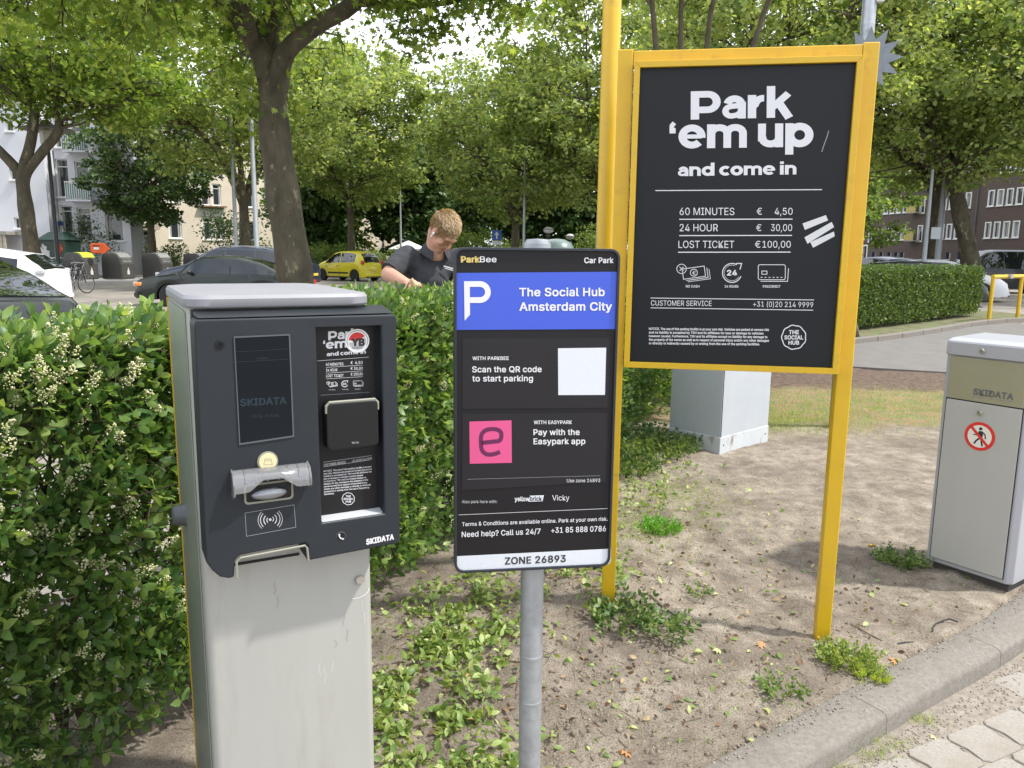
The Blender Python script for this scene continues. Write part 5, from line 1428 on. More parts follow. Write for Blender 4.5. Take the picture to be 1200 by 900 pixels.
def car(name, label, pos, heading, L, Wd, top, belt, paint, wb, wr=.31, glass=(), wind=(), rear=(), pillars=(), lamps=(), group='parked cars', cat='car',
        seams=(), strip=None, rim_n=5, zb=.19, rails=False, plate_f=True, plate_r=True, tumble=.17, cov=None):
    """top: (x, z) roofline keys, x from -L/2 (tail) to L/2 (nose); belt: shoulder height keys; wb: axle positions"""
    root = thing(name, label, cat, (pos[0], pos[1], pos[2] if len(pos) > 2 else 0), heading, group)
    hw = Wd / 2
    def wid(x):
        e = abs(x) / (L / 2)
        return hw * (1 - .05 * e ** 2 - .16 * max(0, (e - .86) / .14) ** 2.2)
    zmax = max(z for _, z in top)
    def ztop(x): return interp(top, x)
    def zbelt(x): return min(interp(belt, x), ztop(x) - .005)
    def wtop(x):
        f = max(0, ztop(x) - interp(belt, x)) / max(.01, zmax - interp(belt, 0))
        return wid(x) - .045 - tumble * f
    def arch(x):
        z = zb + .03 * (abs(x) > L / 2 - .25)
        for w_ in wb:
            r = wr + .055
            if abs(x - w_) < r: z = max(z, wr + math.sqrt(r * r - (x - w_) ** 2) - .02)
        return z
    xs = sorted(set([round(-L / 2 + L * k / 70, 4) for k in range(71)] + [round(w_ + s * (wr + .055) * q, 4) for w_ in wb for s in (-1, 1) for q in (1.0, .97, .85, .6)]))
    secs = []
    for x in xs:
        w, wt, zt, zs, a = wid(x), wtop(x), ztop(x), zbelt(x), arch(x)
        a = min(a, zs - .08)
        if zt - zs < .05:      # bonnet or boot: nearly flat deck
            up = [(w - .025, zs - .015), (w - .10, zt - .004), (w - .26, zt + .008)]
        else:
            rr = min(.07, (zt - zs) * .4)
            up = [(w - .03, zs), (wt, zt - rr), (wt - rr * 1.2, zt - .012)]
        pts = [(0, zb), (w - .24, zb), (w - .24, a), (w - .02, a), (w, a + (zs - a) * .35), (w, a + (zs - a) * .72)] + up + [(0, (up[-1][1]) + (.022 if zt - zs < .05 else .03))]
        secs.append([(x, y, z) for y, z in pts] + [(x, -y, z) for y, z in pts[-2:0:-1]])
    n = len(secs[0]); mb = MB(); vs = [p for s_ in secs for p in s_]
    fs = [(i * n + k, (i + 1) * n + k, (i + 1) * n + (k + 1) % n, i * n + (k + 1) % n) for i in range(len(secs) - 1) for k in range(n)]
    fs += [tuple(range(n)), tuple(range((len(secs) - 1) * n, len(secs) * n))[::-1]]
    mb.add(vs, fs); mb.build('body', paint, root, smooth=True, angle=38)
    def side_pt(x, z, off=.006):
        w, wt, zt, zs, a = wid(x), wtop(x), ztop(x), zbelt(x), arch(x)
        if z <= zs: return w + off - (.03 * max(0, (z - (a + (zs - a) * .72)) / max(.01, (zs - a) * .28)))
        rr = min(.07, (zt - zs) * .4)
        t = (z - zs) / max(.01, zt - rr - zs); return (w - .03) + (wt - (w - .03)) * min(1, t) + off
    def strip_panel(nm, m, x0, x1, zlo, zhi, sides=(-1, 1), nx=14, nz=3, th=.012, off=.005):
        for sd in sides:
            g = []
            for i in range(nx + 1):
                x = x0 + (x1 - x0) * i / nx; lo, hi = zlo(x), zhi(x)
                if hi < lo + .004: hi = lo + .004
                g.append([(x, sd * side_pt(x, lo + (hi - lo) * k / nz, off), lo + (hi - lo) * k / nz) for k in range(nz + 1)])
            vs = [p for c in g for p in c]; m_ = nz + 1; o2 = len(vs)
            vs += [(x, y - sd * th, z) for x, y, z in vs]
            fs = [(i * m_ + k, (i + 1) * m_ + k, (i + 1) * m_ + k + 1, i * m_ + k + 1) for i in range(nx) for k in range(nz)]
            fs += [tuple(q + o2 for q in f)[::-1] for f in fs]
            for i in range(nx):
                for k in (0, nz): fs.append((i * m_ + k, (i + 1) * m_ + k, o2 + (i + 1) * m_ + k, o2 + i * m_ + k))
            for k in range(nz):
                for i in (0, nx): fs.append((i * m_ + k, i * m_ + k + 1, o2 + i * m_ + k + 1, o2 + i * m_ + k))
            MB().add(vs, fs).build(nm, m, root, smooth=True, angle=40)
    # side windows between pillars
    if glass:
        x0, x1 = glass[0], glass[1]
        cuts = [x0] + list(pillars) + [x1]
        for a, b_ in zip(cuts[:-1], cuts[1:]):
            strip_panel('side_window', M_glass, a + .03, b_ - .03, lambda x: interp(belt, x) + .025, lambda x: ztop(x) - (.085 if len(glass) < 3 else glass[2]))
    def top_panel(nm, m, xa, xb, inset=.09, th=.008, ny=8, nx=8, ins2=None):
        g = []
        for i in range(nx + 1):
            x = xa + (xb - xa) * i / nx; w, wt, zt, zs = wid(x), wtop(x), ztop(x), zbelt(x)
            rr = min(.07, (zt - zs) * .4) if zt - zs >= .05 else .05
            half = wt - rr * .9 - (inset - .07)
            zc = zt + .02
            row = []
            for k in range(ny + 1):
                y = -half + 2 * half * k / ny; e = abs(y) / max(.01, wt - rr * 1.2)
                z = zt - .012 + .042 * (1 - min(1, e))
                row.append((x, y, z + th))
            g.append(row)
        vs = [p for c in g for p in c]; m_ = ny + 1; o2 = len(vs); vs += [(x, y, z - .03) for x, y, z in vs]
        fs = [(i * m_ + k, (i + 1) * m_ + k, (i + 1) * m_ + k + 1, i * m_ + k + 1) for i in range(nx) for k in range(ny)]
        fs += [tuple(q + o2 for q in f)[::-1] for f in fs]
        for i in range(nx):
            for k in (0, ny): fs.append((i * m_ + k, (i + 1) * m_ + k, o2 + (i + 1) * m_ + k, o2 + i * m_ + k))
        for k in range(ny):
            for i in (0, nx): fs.append((i * m_ + k, i * m_ + k + 1, o2 + i * m_ + k + 1, o2 + i * m_ + k))
        MB().add(vs, fs).build(nm, m, root, smooth=True, angle=50)
    if wind: top_panel('windscreen', M_glass, wind[0], wind[1])
    if rear: top_panel('rear_window', M_glass, rear[0], rear[1], inset=.12)
    for sx in seams:
        strip_panel('door_seam', M_trim, sx - .005, sx + .005, lambda x: zb + .06, lambda x: zbelt(x) - .01, nx=1, nz=6, th=.004, off=.0025)
        strip_panel('door_handle', M_trim, sx + .05, sx + .20, lambda x: zbelt(x) - .16, lambda x: zbelt(x) - .13, nx=2, nz=1, th=.02, off=.02)
    if strip: strip_panel('rubbing_strip', M_trim, strip[0], strip[1], lambda x: strip[2], lambda x: strip[3], nx=10, nz=1, th=.02, off=.012)
    strip_panel('sill', M_trim, wb[0] + wr + .07, wb[1] - wr - .07, lambda x: zb + .0, lambda x: zb + .06, nx=6, nz=1, th=.02, off=.004)
    # bumpers, lamps, plates
    for e, pl in ((-1, plate_r), (1, plate_f)):
        x = e * (L / 2); w = wid(x)
        MB().box((x, 0, zb + .12), (.10, 2 * w - .02, .13)).build('bumper', M_trim if cov else paint, root, bevel=.03)
        MB().box((x + e * .03, 0, zb + .045), (.05, 2 * w - .3, .07)).build('grille', M_trim, root, bevel=.01)
        if pl: 
            pz = (zb + .26) if e > 0 else (zb + .36 if pl is True else pl)
            MB().box((x + e * .055, 0, pz), (.012, .52, .11)).build('number_plate', M_plate, root, bevel=.003)
    for (nm, m, x, y, z, dx, dy, dz) in lamps:
        for sd in (-1, 1):
            MB().box((x, sd * y, z), (dx * 1.7, dy * 1.8, dz * 1.7), Matrix.Rotation(-sd * R(16) * (1 if x > 0 else -1), 3, 'Z')).build(nm, m, root, bevel=min(dx, dy, dz) * .5, seg=3, smooth=True)
    # mirrors
    if glass:
        mx = glass[1] - .28
        for sd in (-1, 1): MB().ball((mx, sd * (wid(mx) + .06), interp(belt, mx) + .07), (.07, .10, .065), n=12, m=8).build('mirror', M_trim, root, smooth=True)
    if rails:
        for sd in (-1, 1):
            MB().tube([(x, sd * (wtop(x) - .08), ztop(x) + (.05 if 0 < i < 5 else .0)) for i, x in enumerate([-1.9 + 2.4 * q / 5 for q in range(6)])], .016, 6).build('roof_rail', M_rimm, root)
    # wheels
    for wx in wb:
        for sd in (-1, 1):
            wy = sd * (hw - .115); Mx = Matrix.Rotation(R(90) * (-sd), 3, 'X')
            t = MB().lathe([(wr * .62, -.09), (wr * .93, -.10), (wr, -.07), (wr, .07), (wr * .93, .10), (wr * .66, .095)], 28, (wx, wy, wr), Mx).build('tyre', M_tyre, root, smooth=True, angle=50)
            t['label'] = None; del t['label']
            rb = MB().lathe([(0, .03), (wr * .60, .03), (wr * .64, .085), (wr * .67, .092), (wr * .67, -.08), (0, -.08)], 24, (wx, wy, wr), Mx)
            rb.build('wheel_disc', M_trim, root, smooth=True, angle=40)
            sp = MB()
            for k in range(rim_n):
                a = 2 * math.pi * k / rim_n + .3
                Rr = Mx @ Matrix.Rotation(a, 3, 'Z')
                sp.box(Vector((wx, wy, wr)) + Rr @ Vector((wr * .34, 0, .065)), (wr * .62, .07 if rim_n < 8 else .035, .03), Rr)
            sp.lathe([(0, .09), (.05, .088), (.06, .05)], 12, (wx, wy, wr), Mx)
            sp.lathe([(wr * .60, .075), (wr * .66, .094), (wr * .68, .08)], 24, (wx, wy, wr), Mx)
            sp.build('rim', M_rimm, root, smooth=True, angle=30)
    return root

pt = lambda nm, c, **k: mat(nm, c, .32, coat=.5, spec=.35, **k)
car('parked_car', 'dark green classic hatchback seen from its left side, nose at the left, amber corner lamps', (-8.25, 22.6), R(180), 4.7, 1.69,
    [(-2.35, .78), (-2.28, .86), (-1.85, .95), (-1.1, 1.27), (-.55, 1.39), (0, 1.415), (.45, 1.39), (.62, 1.33), (1.12, .93), (1.7, .86), (2.2, .76), (2.33, .66), (2.35, .45)],
    [(-2.35, .77), (-1.9, .88), (0, .90), (1.1, .90), (2.3, .70)], pt('dark_green_paint', (.008, .013, .010)), (-1.30, 1.32), .31,
    glass=(-1.62, .98), pillars=(-.38,), wind=(.62, 1.08), rear=(-1.75, -.95), seams=(-.36, .86), strip=(-.9, .95, .42, .47),
    lamps=[('headlamp', M_head, 2.30, .55, .62, .06, .17, .075), ('corner_lamp', M_amber, 2.20, .745, .62, .14, .07, .065), ('tail_lamp', M_tail, -2.32, .6, .68, .05, .18, .08)], zb=.2, cov=True, rim_n=3)
car('parked_car', 'dark blue grey estate car with silver roof rails parked behind the dark green hatchback', (-10.35, 28.5), R(180), 4.7, 1.78,
    [(-2.35, .85), (-2.32, 1.0), (-2.15, 1.50), (-1.6, 1.64), (-.5, 1.68), (.2, 1.63), (1.35, 1.03), (1.9, .92), (2.25, .74), (2.35, .5)],
    [(-2.35, 1.0), (0, .96), (1.3, .96), (2.3, .70)], pt('blue_grey_paint', (.05, .06, .09)), (-1.35, 1.4), .32,
    glass=(-2.1, 1.25), pillars=(-1.25, -.2, .75), wind=(.35, 1.3), rear=(-2.31, -2.18), seams=(-.25, .8), rails=True,
    lamps=[('headlamp', M_head, 2.15, .66, .70, .18, .14, .09), ('tail_lamp', M_tail, -2.27, .78, .95, .07, .08, .22)])
car('parked_car', 'dark hatchback half hidden behind the plane trunk in the rear row', (-10.8, 35.0), R(172), 4.1, 1.7,
    [(-2.05, .85), (-2.0, 1.0), (-1.7, 1.38), (-.9, 1.48), (0, 1.48), (.4, 1.42), (1.2, .98), (1.8, .84), (2.03, .66), (2.05, .45)],
    [(-2.05, .92), (0, .92), (1.15, .93), (2.0, .66)], pt('navy_paint', (.018, .024, .045)), (-1.2, 1.2), .3, glass=(-1.6, 1.05), pillars=(-.7, .2), wind=(.45, 1.15), rear=(-1.98, -1.72),
    lamps=[('headlamp', M_head, 1.9, .6, .66, .14, .14, .08)])
car('parked_car', 'small black car in the rear row beside the fourth grey container', (-14.6, 40.0), R(176), 4.1, 1.7,
    [(-2.05, .85), (-2.0, 1.0), (-1.7, 1.38), (-.9, 1.48), (0, 1.48), (.4, 1.42), (1.2, .98), (1.8, .84), (2.03, .66), (2.05, .45)],
    [(-2.05, .92), (0, .92), (1.15, .93), (2.0, .66)], pt('black_paint', (.012, .012, .013)), (-1.2, 1.2), .3, glass=(-1.6, 1.05), pillars=(-.7, .2), wind=(.45, 1.15), rear=(-1.98, -1.72),
    lamps=[('headlamp', M_head, 1.9, .6, .66, .14, .14, .08)])
car('parked_car', 'small bright yellow hatchback seen from behind its left rear corner', (-8.9, 42.6), R(146), 3.62, 1.65,
    [(-1.81, .80), (-1.79, .98), (-1.60, 1.30), (-1.35, 1.50), (-.6, 1.58), (.0, 1.57), (.35, 1.50), (1.1, 1.05), (1.5, .94), (1.75, .74), (1.81, .5)],
    [(-1.81, .96), (-1.2, .98), (0, .94), (1.1, .92), (1.75, .70)], pt('yellow_car_paint', (.66, .56, .025)), (-1.18, 1.22), .31,
    glass=(-1.25, .98), pillars=(-.15,), wind=(.42, 1.05), rear=(-1.77, -1.42), seams=(-.1, .75), strip=(-.75, .75, .40, .48), rim_n=9,
    lamps=[('tail_lamp', M_tail, -1.74, .70, 1.0, .09, .10, .12), ('headlamp', M_head, 1.62, .58, .72, .14, .13, .09)], plate_r=.60)
car('parked_car', 'white hatchback with a dark side window behind the near dark car, left edge', (-14.25, 20.6), R(188), 4.4, 1.8,
    [(-2.2, .80), (-2.17, .98), (-1.9, 1.20), (-1.55, 1.44), (-.6, 1.57), (.2, 1.55), (.5, 1.49), (1.35, 1.02), (1.9, .90), (2.17, .68), (2.2, .45)],
    [(-2.2, .98), (-1.2, 1.02), (0, .96), (1.3, .94), (2.15, .70)], pt('white_car_paint', (.72, .72, .74)), (-1.32, 1.32), .33,
    glass=(-1.55, 1.2, .14), pillars=(-.55, .45), wind=(.55, 1.3), rear=(-2.1, -1.62), seams=(-.5, .5),
    lamps=[('tail_lamp', M_head, -2.05, .77, .98, .12, .09, .09)], plate_r=False)
car('parked_car', 'dark grey glossy fastback close over the hedge at the left edge', (-6.75, 8.9, .02), R(143), 4.4, 1.82,
    [(-2.2, .86), (-2.17, 1.02), (-2.05, 1.07), (-1.2, 1.33), (-.5, 1.47), (.2, 1.48), (.5, 1.43), (1.4, 1.0), (1.9, .92), (2.17, .70), (2.2, .45)],
    [(-2.2, .98), (-1.2, 1.0), (0, .96), (1.3, .94), (2.15, .70)], pt('dark_grey_paint', (.018, .021, .023)), (-1.32, 1.32), .35,
    glass=(-1.5, 1.2, .12), pillars=(-.55, .45), wind=(.55, 1.35), rear=(-2.02, -.75), seams=(-.5, .5),
    lamps=[('tail_lamp', M_head, -2.06, .72, .93, .09, .15, .06)], plate_r=.66)
# right-hand side
car('van', 'black people carrier with dark windows behind the white car on the right', (22.3, 36.0), R(176), 5.1, 1.95,
    [(-2.55, .9), (-2.52, 1.2), (-2.42, 1.85), (-1.8, 1.93), (.6, 1.93), (1.0, 1.86), (1.95, 1.18), (2.3, 1.05), (2.52, .80), (2.55, .5)],
    [(-2.55, 1.08), (0, 1.08), (1.9, 1.10), (2.5, .80)], pt('black_van_paint', (.012, .012, .014)), (-1.6, 1.6), .34,
    glass=(-2.3, 1.85), pillars=(-1.0, .35, 1.25), wind=(1.1, 1.9), rear=(-2.5, -2.44), seams=(-.6, .6), rim_n=7, group='parked cars', cat='van',
    lamps=[('headlamp', M_head, 2.42, .72, .86, .12, .16, .09)])
car('parked_car', 'white car with a yellow number plate on its nose, right of the clipped hedge', (15.9, 29.5), R(-24), 4.5, 1.82,
    [(-2.25, .8), (-2.22, .98), (-1.95, 1.12), (-1.2, 1.42), (-.4, 1.50), (.2, 1.48), (.5, 1.42), (1.4, 1.0), (1.9, .88), (2.2, .68), (2.25, .45)],
    [(-2.25, .96), (-1.2, 1.0), (0, .96), (1.3, .94), (2.2, .70)], pt('white_car_paint', (.72, .72, .74)), (-1.4, 1.4), .33,
    glass=(-1.6, 1.2), pillars=(-.55, .45), wind=(.55, 1.35), rear=(-1.98, -1.15), seams=(-.5, .5),
    lamps=[('tail_lamp', M_trim, -2.18, .68, .92, .09, .2, .06)], plate_r=.62)
car('parked_car', 'dark grey car, yellow plate on its nose peeping past the end of the clipped hedge', (13.5, 26.6), R(-24), 4.4, 1.8,
    [(-2.2, .8), (-2.17, .98), (-1.9, 1.1), (-1.2, 1.38), (-.4, 1.45), (.2, 1.44), (.5, 1.39), (1.4, .95), (1.9, .85), (2.17, .65), (2.2, .45)],
    [(-2.2, .86), (-1.2, .92), (0, .9), (1.3, .88), (2.15, .66)], pt('charcoal_paint', (.02, .022, .026)), (-1.32, 1.32), .32,
    glass=(-1.6, 1.2), pillars=(-.55, .45), wind=(.55, 1.35), rear=(-1.93, -1.15), plate_r=.52,
    lamps=[('tail_lamp', M_tail, -2.13, .66, .84, .08, .18, .06)])
car('parked_car', 'dark blue car seen just right of the yellow board post above the clipped hedge', (15.6, 33.5), R(100), 4.5, 1.8,
    [(-2.25, .8), (-2.22, 1.0), (-2.0, 1.3), (-1.5, 1.5), (-.5, 1.58), (.2, 1.56), (.5, 1.5), (1.4, 1.02), (1.9, .90), (2.2, .68), (2.25, .45)],
    [(-2.25, .98), (0, .98), (1.3, .96), (2.2, .70)], pt('blue_car_paint', (.015, .028, .13)), (-1.4, 1.4), .33,
    glass=(-1.8, 1.2), pillars=(-.9, .3), wind=(.55, 1.35), rear=(-2.16, -1.85), lamps=[('tail_lamp', M_tail, -2.15, .74, 1.0, .08, .10, .13)])
# ------------------------------------------------------------------ buildings
M_wglass = mat('window_glass', (0.03, 0.036, 0.04), .06, spec=.8, coat=.4)
M_frame = mat('window_frame_white', (0.74, 0.74, 0.72), .5)
M_curt = mat('curtain', (.42, .42, .40), .9)
def wall_with_holes(name, m, parent, L, H, holes, thick=.35, z0=0.0):
    """wall along local +x, outer face at y=0, facing -y; holes: (x0,z0,x1,z1)"""
    xs = sorted(set([0, L] + [round(v, 3) for h in holes for v in (h[0], h[2])])); zs = sorted(set([z0, H] + [round(v, 3) for h in holes for v in (h[1], h[3])]))
    mb = MB(); vid = {}
    def V(x, y, z):
        k = (x, y, z)
        if k not in vid: vid[k] = len(mb.v); mb.v.append(k)
        return vid[k]
    solid = {}
    for i in range(len(xs) - 1):
        for j in range(len(zs) - 1):
            cx, cz = (xs[i] + xs[i + 1]) / 2, (zs[j] + zs[j + 1]) / 2
            solid[i, j] = not any(h[0] < cx < h[2] and h[1] < cz < h[3] for h in holes)
    for (i, j), s in solid.items():
        x0, x1, a, b = xs[i], xs[i + 1], zs[j], zs[j + 1]
        if s:
            mb.f.append((V(x0, 0, a), V(x1, 0, a), V(x1, 0, b), V(x0, 0, b))); mb.f.append((V(x0, thick, b), V(x1, thick, b), V(x1, thick, a), V(x0, thick, a)))
            for di, dj, e in ((-1, 0, ((x0, a), (x0, b))), (1, 0, ((x1, a), (x1, b))), (0, -1, ((x0, a), (x1, a))), (0, 1, ((x0, b), (x1, b)))):
                if not solid.get((i + di, j + dj), False):
                    (p, q), (r_, s_) = e; mb.f.append((V(p, 0, q), V(r_, 0, s_), V(r_, thick, s_), V(p, thick, q)))
    return mb.build(name, m, parent)
def window(parent, x0, z0, x1, z1, bars=1, curtain=True, tr=0.0, fw=.07, depth=.12, fm=None, trim=.0):
    fm = fm or M_frame
    w = thing_part = MB().ring([(x0, z0), (x1, z0), (x1, z1), (x0, z1)], [(x0 + fw, z0 + fw), (x1 - fw, z0 + fw), (x1 - fw, z1 - fw), (x0 + fw, z1 - fw)], depth - .05 if not trim else -.03, depth + .04)
    for k in range(1, bars + 1):
        x = x0 + (x1 - x0) * k / (bars + 1); w.box((x, depth, (z0 + z1) / 2), (.05, .05, z1 - z0 - 2 * fw - .004))
    if tr: w.box(((x0 + x1) / 2, depth + .003, z0 + (z1 - z0) * tr), (x1 - x0 - 2 * fw - .004, .045, .05))
    f = w.build('window', fm, parent)
    MB().box(((x0 + x1) / 2, depth + .06, (z0 + z1) / 2), (x1 - x0 - .02, .01, z1 - z0 - .02)).build('pane', M_wglass, f)
    MB().box(((x0 + x1) / 2, -.04, z0 - .03), (x1 - x0 + .1, .14, .055)).build('sill', M_frame, f)
    if curtain:
        c = MB(); n = 10; a = rnd.uniform(.2, .5)
        for sx in (0, 1):
            xa = x0 + fw if sx == 0 else x1 - fw - (x1 - x0) * a * .5; ww = (x1 - x0) * a * .5
            for k in range(5): c.box((xa + ww * (k + .5) / 5, depth + .045, (z0 + z1) / 2), (ww / 5 * .8, .006, z1 - z0 - .2))
        c.build('curtain', M_curt, f)
    return f

# white block at far left
wa = thing('apartment_block', 'white rendered apartment block with small square windows at the far left', 'building', (-45, 44, 0))
M_wr = mat('white_render', (0.62, 0.63, 0.68), .9, noise=.06, nscale=.5, bump=.1, bscale=30)
sw = [(17.3, z, 17.75, z + .62) for z in (2.6, 5.23, 7.8)] + [(13.2, z, 14.6, z + 1.4) for z in (2.2, 4.9, 7.5)] + [(9.0, z, 10.4, z + 1.4) for z in (2.2, 4.9, 7.5)]
wall_with_holes('wall', M_wr, wa, 19.25, 11.2, sw)
MB().box((9.6, 5.4, 5.6), (19.2, 10, 11.1)).build('block', M_wr, wa)
MB().box((9.6, 5.2, 11.35), (19.8, 11.2, .3)).build('roof', mat('roof_edge', (.3, .3, .31), .8), wa)
for h in sw: window(wa, *h, bars=0, curtain=False)
MB().box((16.4, -.6, 2.35), (2.6, 1.6, .18)).build('shed_roof', mat('shed_roof', (.3, .28, .25), .9), wa)
fence_ = MB()
for k in range(12): fence_.box((15.3 + k * .2, -1.3, 1.15), (.15, .05, 2.2))
fence_.build('shed_boards', mat('shed_boards', (.42, .38, .30), .9, noise=.2, nscale=6), wa)
wbk = thing('apartment_wing', 'recessed white wing with balcony doors behind the forked tree', 'building', (-25.75, 45, 0))
hB = [(.05, 2.4, .78, 3.95), (1.02, 2.0, 1.82, 3.85), (2.6, 2.0, 3.6, 3.85), (.02, 4.4, .75, 6.5), (1.1, 4.9, 1.9, 6.4), (2.6, 4.9, 3.6, 6.4), (.1, 7.1, .7, 8.7), (1.05, 6.9, 1.95, 8.6), (2.6, 6.9, 3.6, 8.6)]
wall_with_holes('wall', M_wr, wbk, 4.0, 10.8, hB)
MB().box((2.0, 1.0, 5.4), (3.96, 1.2, 10.7)).build('block', M_wr, wbk)
for h in hB: window(wbk, *h, bars=0, tr=.8)
M_teal = mat('balcony_glass', (.16, .26, .26), .2)
for z in (6.85, 4.2):
    MB().box((1.55, -.35, z), (1.4, .7, .10)).build('balcony_slab', M_wr, wbk)
    mb = MB(); mb.box((1.55, -.72, z + 1.0), (1.4, .04, .05))
    for k in range(12): mb.box((.88 + k * .122, -.72, z + .52), (.025, .025, .92))
    mb.build('railing', M_frame, wbk)
    MB().box((1.55, -.685, z + .5), (1.34, .012, .8)).build('balcony_panel', M_teal, wbk)
MB().box((-.12, -.06, 2.95), (.7, .04, .22)).build('street_name_plate', mat('plate_blue', (.02, .05, .22), .5), wbk)

# beige block
ba = thing('apartment_block', 'long beige rendered apartment block with white framed windows behind the trees', 'building', (-33.6, 60.9, 0), R(45))
M_be = mat('beige_render', (0.60, 0.52, 0.42), .9, noise=.07, nscale=.6, bump=.1, bscale=30, dirt=(.50, .43, .34), dscale=.4, dpos=(.5, .8))
hb_ = [(7.0, 2.45, 8.1, 4.1), (9.85, 5.3, 10.65, 7.15), (10.85, 5.3, 11.65, 7.15), (9.85, 2.4, 10.75, 4.3), (10.95, 2.4, 11.75, 4.3), (4.6, .9, 5.6, 3.1), (2.4, 2.6, 3.5, 4.15), (2.4, 5.4, 3.5, 7.0), (5.1, 5.4, 6.0, 6.6), (7.0, 5.4, 8.1, 7.0),
      (13.8, 2.4, 14.9, 4.1), (13.8, 5.3, 14.9, 7.0), (16.6, 2.4, 17.7, 4.1), (16.6, 5.3, 17.7, 7.0), (19.4, 4.2, 20.1, 5.3), (21.2, 2.4, 22.2, 4.0), (23.6, 2.35, 25.2, 4.0), (24.1, 5.3, 25.5, 7.2)]
hb_ += [(a, z0 + 5.9, c, z1 + 5.9) for a, z0, c, z1 in hb_ if 5 < z0 < 5.6 or z0 < .95]
wall_with_holes('wall', M_be, ba, 31, 12.4, hb_)
MB().box((15.5, 5.4, 6.2), (30.9, 10, 12.3)).build('block', M_be, ba)
MB().box((15.5, 5.0, 12.55), (31.8, 11.2, .3)).build('roof', mat('roof_edge', (.3, .3, .31), .8), ba)
for h in hb_: window(ba, *h, bars=(1 if h[2] - h[0] > 1.3 else 0), tr=(.78 if h[3] - h[1] > 1.7 else 0), fw=.10)
MB().box((10.75, -.25, 5.22), (2.3, .55, .12)).build('flower_box', mat('box_wood', (.24, .13, .08), .8), ba)
for k in (0, 1): MB().box((10.25 + k * 1.0, -.035, 4.75), (.88, .06, .75)).build('parapet_panel', mat('panel_grey', (.5, .49, .46), .7), ba)
MB().box((5.1, -.4, 3.35), (1.7, .9, .5)).build('porch', mat('porch_brown', (.35, .29, .23), .8), ba)
MB().box((23.1, -.06, 5), (.12, .1, 10)).build('downpipe', mat('pipe', (.10, .10, .10), .6), ba)
MB().box((28.6, -.06, 5), (.12, .1, 10)).build('downpipe', mat('pipe', (.10, .10, .10), .6), ba)
# white low building in the distance with a white canopy
wc = thing('white_house', 'small white rendered house far behind the yellow car', 'building', (-10.6, 84, 0))
hw_ = [(.8, 1.8, 1.7, 3.6), (3.2, 1.8, 4.1, 3.6)]
wall_with_holes('wall', mat('white_wash', (.75, .75, .76), .9, noise=.05), wc, 5.6, 5.6, hw_)
MB().box((2.8, 3.4, 2.8), (5.56, 6, 5.5)).build('block', mat('white_wash', (.75, .75, .76)), wc)
for h in hw_: window(wc, *h)
MB().box((2.8, 3, 5.7), (6.2, 7.4, .25)).build('roof', mat('roof_edge', (.3, .3, .31)), wc)
tt = thing('white_tent', 'white peaked tent canopy with black sides left of the man', 'tent', (-6.9, 52, 0))
MB().add([(-1.15, -1.15, 1.75), (1.15, -1.15, 1.75), (1.15, 1.15, 1.75), (-1.15, 1.15, 1.75), (0, 0, 2.3), (-1.15, -1.15, 1.62), (1.15, -1.15, 1.62), (1.15, 1.15, 1.62), (-1.15, 1.15, 1.62)], [(0, 1, 4), (1, 2, 4), (2, 3, 4), (3, 0, 4), (5, 6, 1, 0), (6, 7, 2, 1), (7, 8, 3, 2), (8, 5, 0, 3)]).build('canopy', mat('tent_white', (.75, .75, .77), .7), tt)
MB().box((0, 0, .8), (2.2, 2.2, 1.6)).build('side_walls', mat('tent_black', (.02, .02, .022), .8), tt)

# brick block on the right
bb = thing('brick_block', 'long brown brick apartment block with rows of white framed windows on the right', 'building', (40.6, 95.0, 0), R(-80.17))
M_br = bpy.data.materials.new('brown_brick'); M_br.use_nodes = True
n_, l_ = M_br.node_tree.nodes, M_br.node_tree.links
bk = n_.new('ShaderNodeTexBrick'); bk.inputs['Color1'].default_value = (.115, .078, .066, 1); bk.inputs['Color2'].default_value = (.088, .06, .052, 1); bk.inputs['Mortar'].default_value = (.12, .10, .09, 1)
bk.inputs['Scale'].default_value = 1; bk.inputs['Brick Width'].default_value = .22; bk.inputs['Row Height'].default_value = .065; bk.inputs['Mortar Size'].default_value = .008
tc_ = n_.new('ShaderNodeTexCoord'); mp_ = n_.new('ShaderNodeMapping'); mp_.inputs['Rotation'].default_value = (R(90), 0, 0)
l_.new(tc_.outputs['Object'], mp_.inputs['Vector']); l_.new(mp_.outputs['Vector'], bk.inputs['Vector']); l_.new(bk.outputs['Color'], n_['Principled BSDF'].inputs['Base Color'])
n_['Principled BSDF'].inputs['Roughness'].default_value = .9
LB = 48.0
# s measured from the far end: s = 37.55 - (value in the facade measure)
def sb(v): return 37.55 - v
hr = []
for fl in range(4):
    z = 3.35 + fl * 2.9
    for grp in ((12.6, 4), (18.75, 4), (27.9, 4)):
        for k in range(grp[1]): hr.append((sb(grp[0] + k * 1.1 + .78), z, sb(grp[0] + k * 1.1), z + 1.5, 'w'))
    for v0 in (25.2, 33.6): hr.append((sb(v0 + .8), z - .2, sb(v0), z + 1.5, 'w'))
    hr.append((sb(8.8), z, sb(8.0), z + 1.5, 'w')); hr.append((sb(6.9), z, sb(6.1), z + 1.5, 'w')); hr.append((sb(2.8), z, sb(2.0), z + 1.5, 'w'))
for v in (12.8, 14.6, 16.4, 19.2, 20.8, 22.6, 27.8, 28.8, 30.0, 31.4, 32.8, 9, 6): hr.append((sb(v + .65), 1.35, sb(v), 2.05, 'b'))
hr.append((sb(24.9), .4, sb(23.9), 2.9, 'd')); hr.append((sb(35.3), .4, sb(34.3), 2.9, 'd'))
wall_with_holes('wall', M_br, bb, LB, 14.6, [h[:4] for h in hr])
MB().box((LB / 2, 5.4, 7.2), (LB - .05, 10, 14.3)).build('block', M_br, bb)
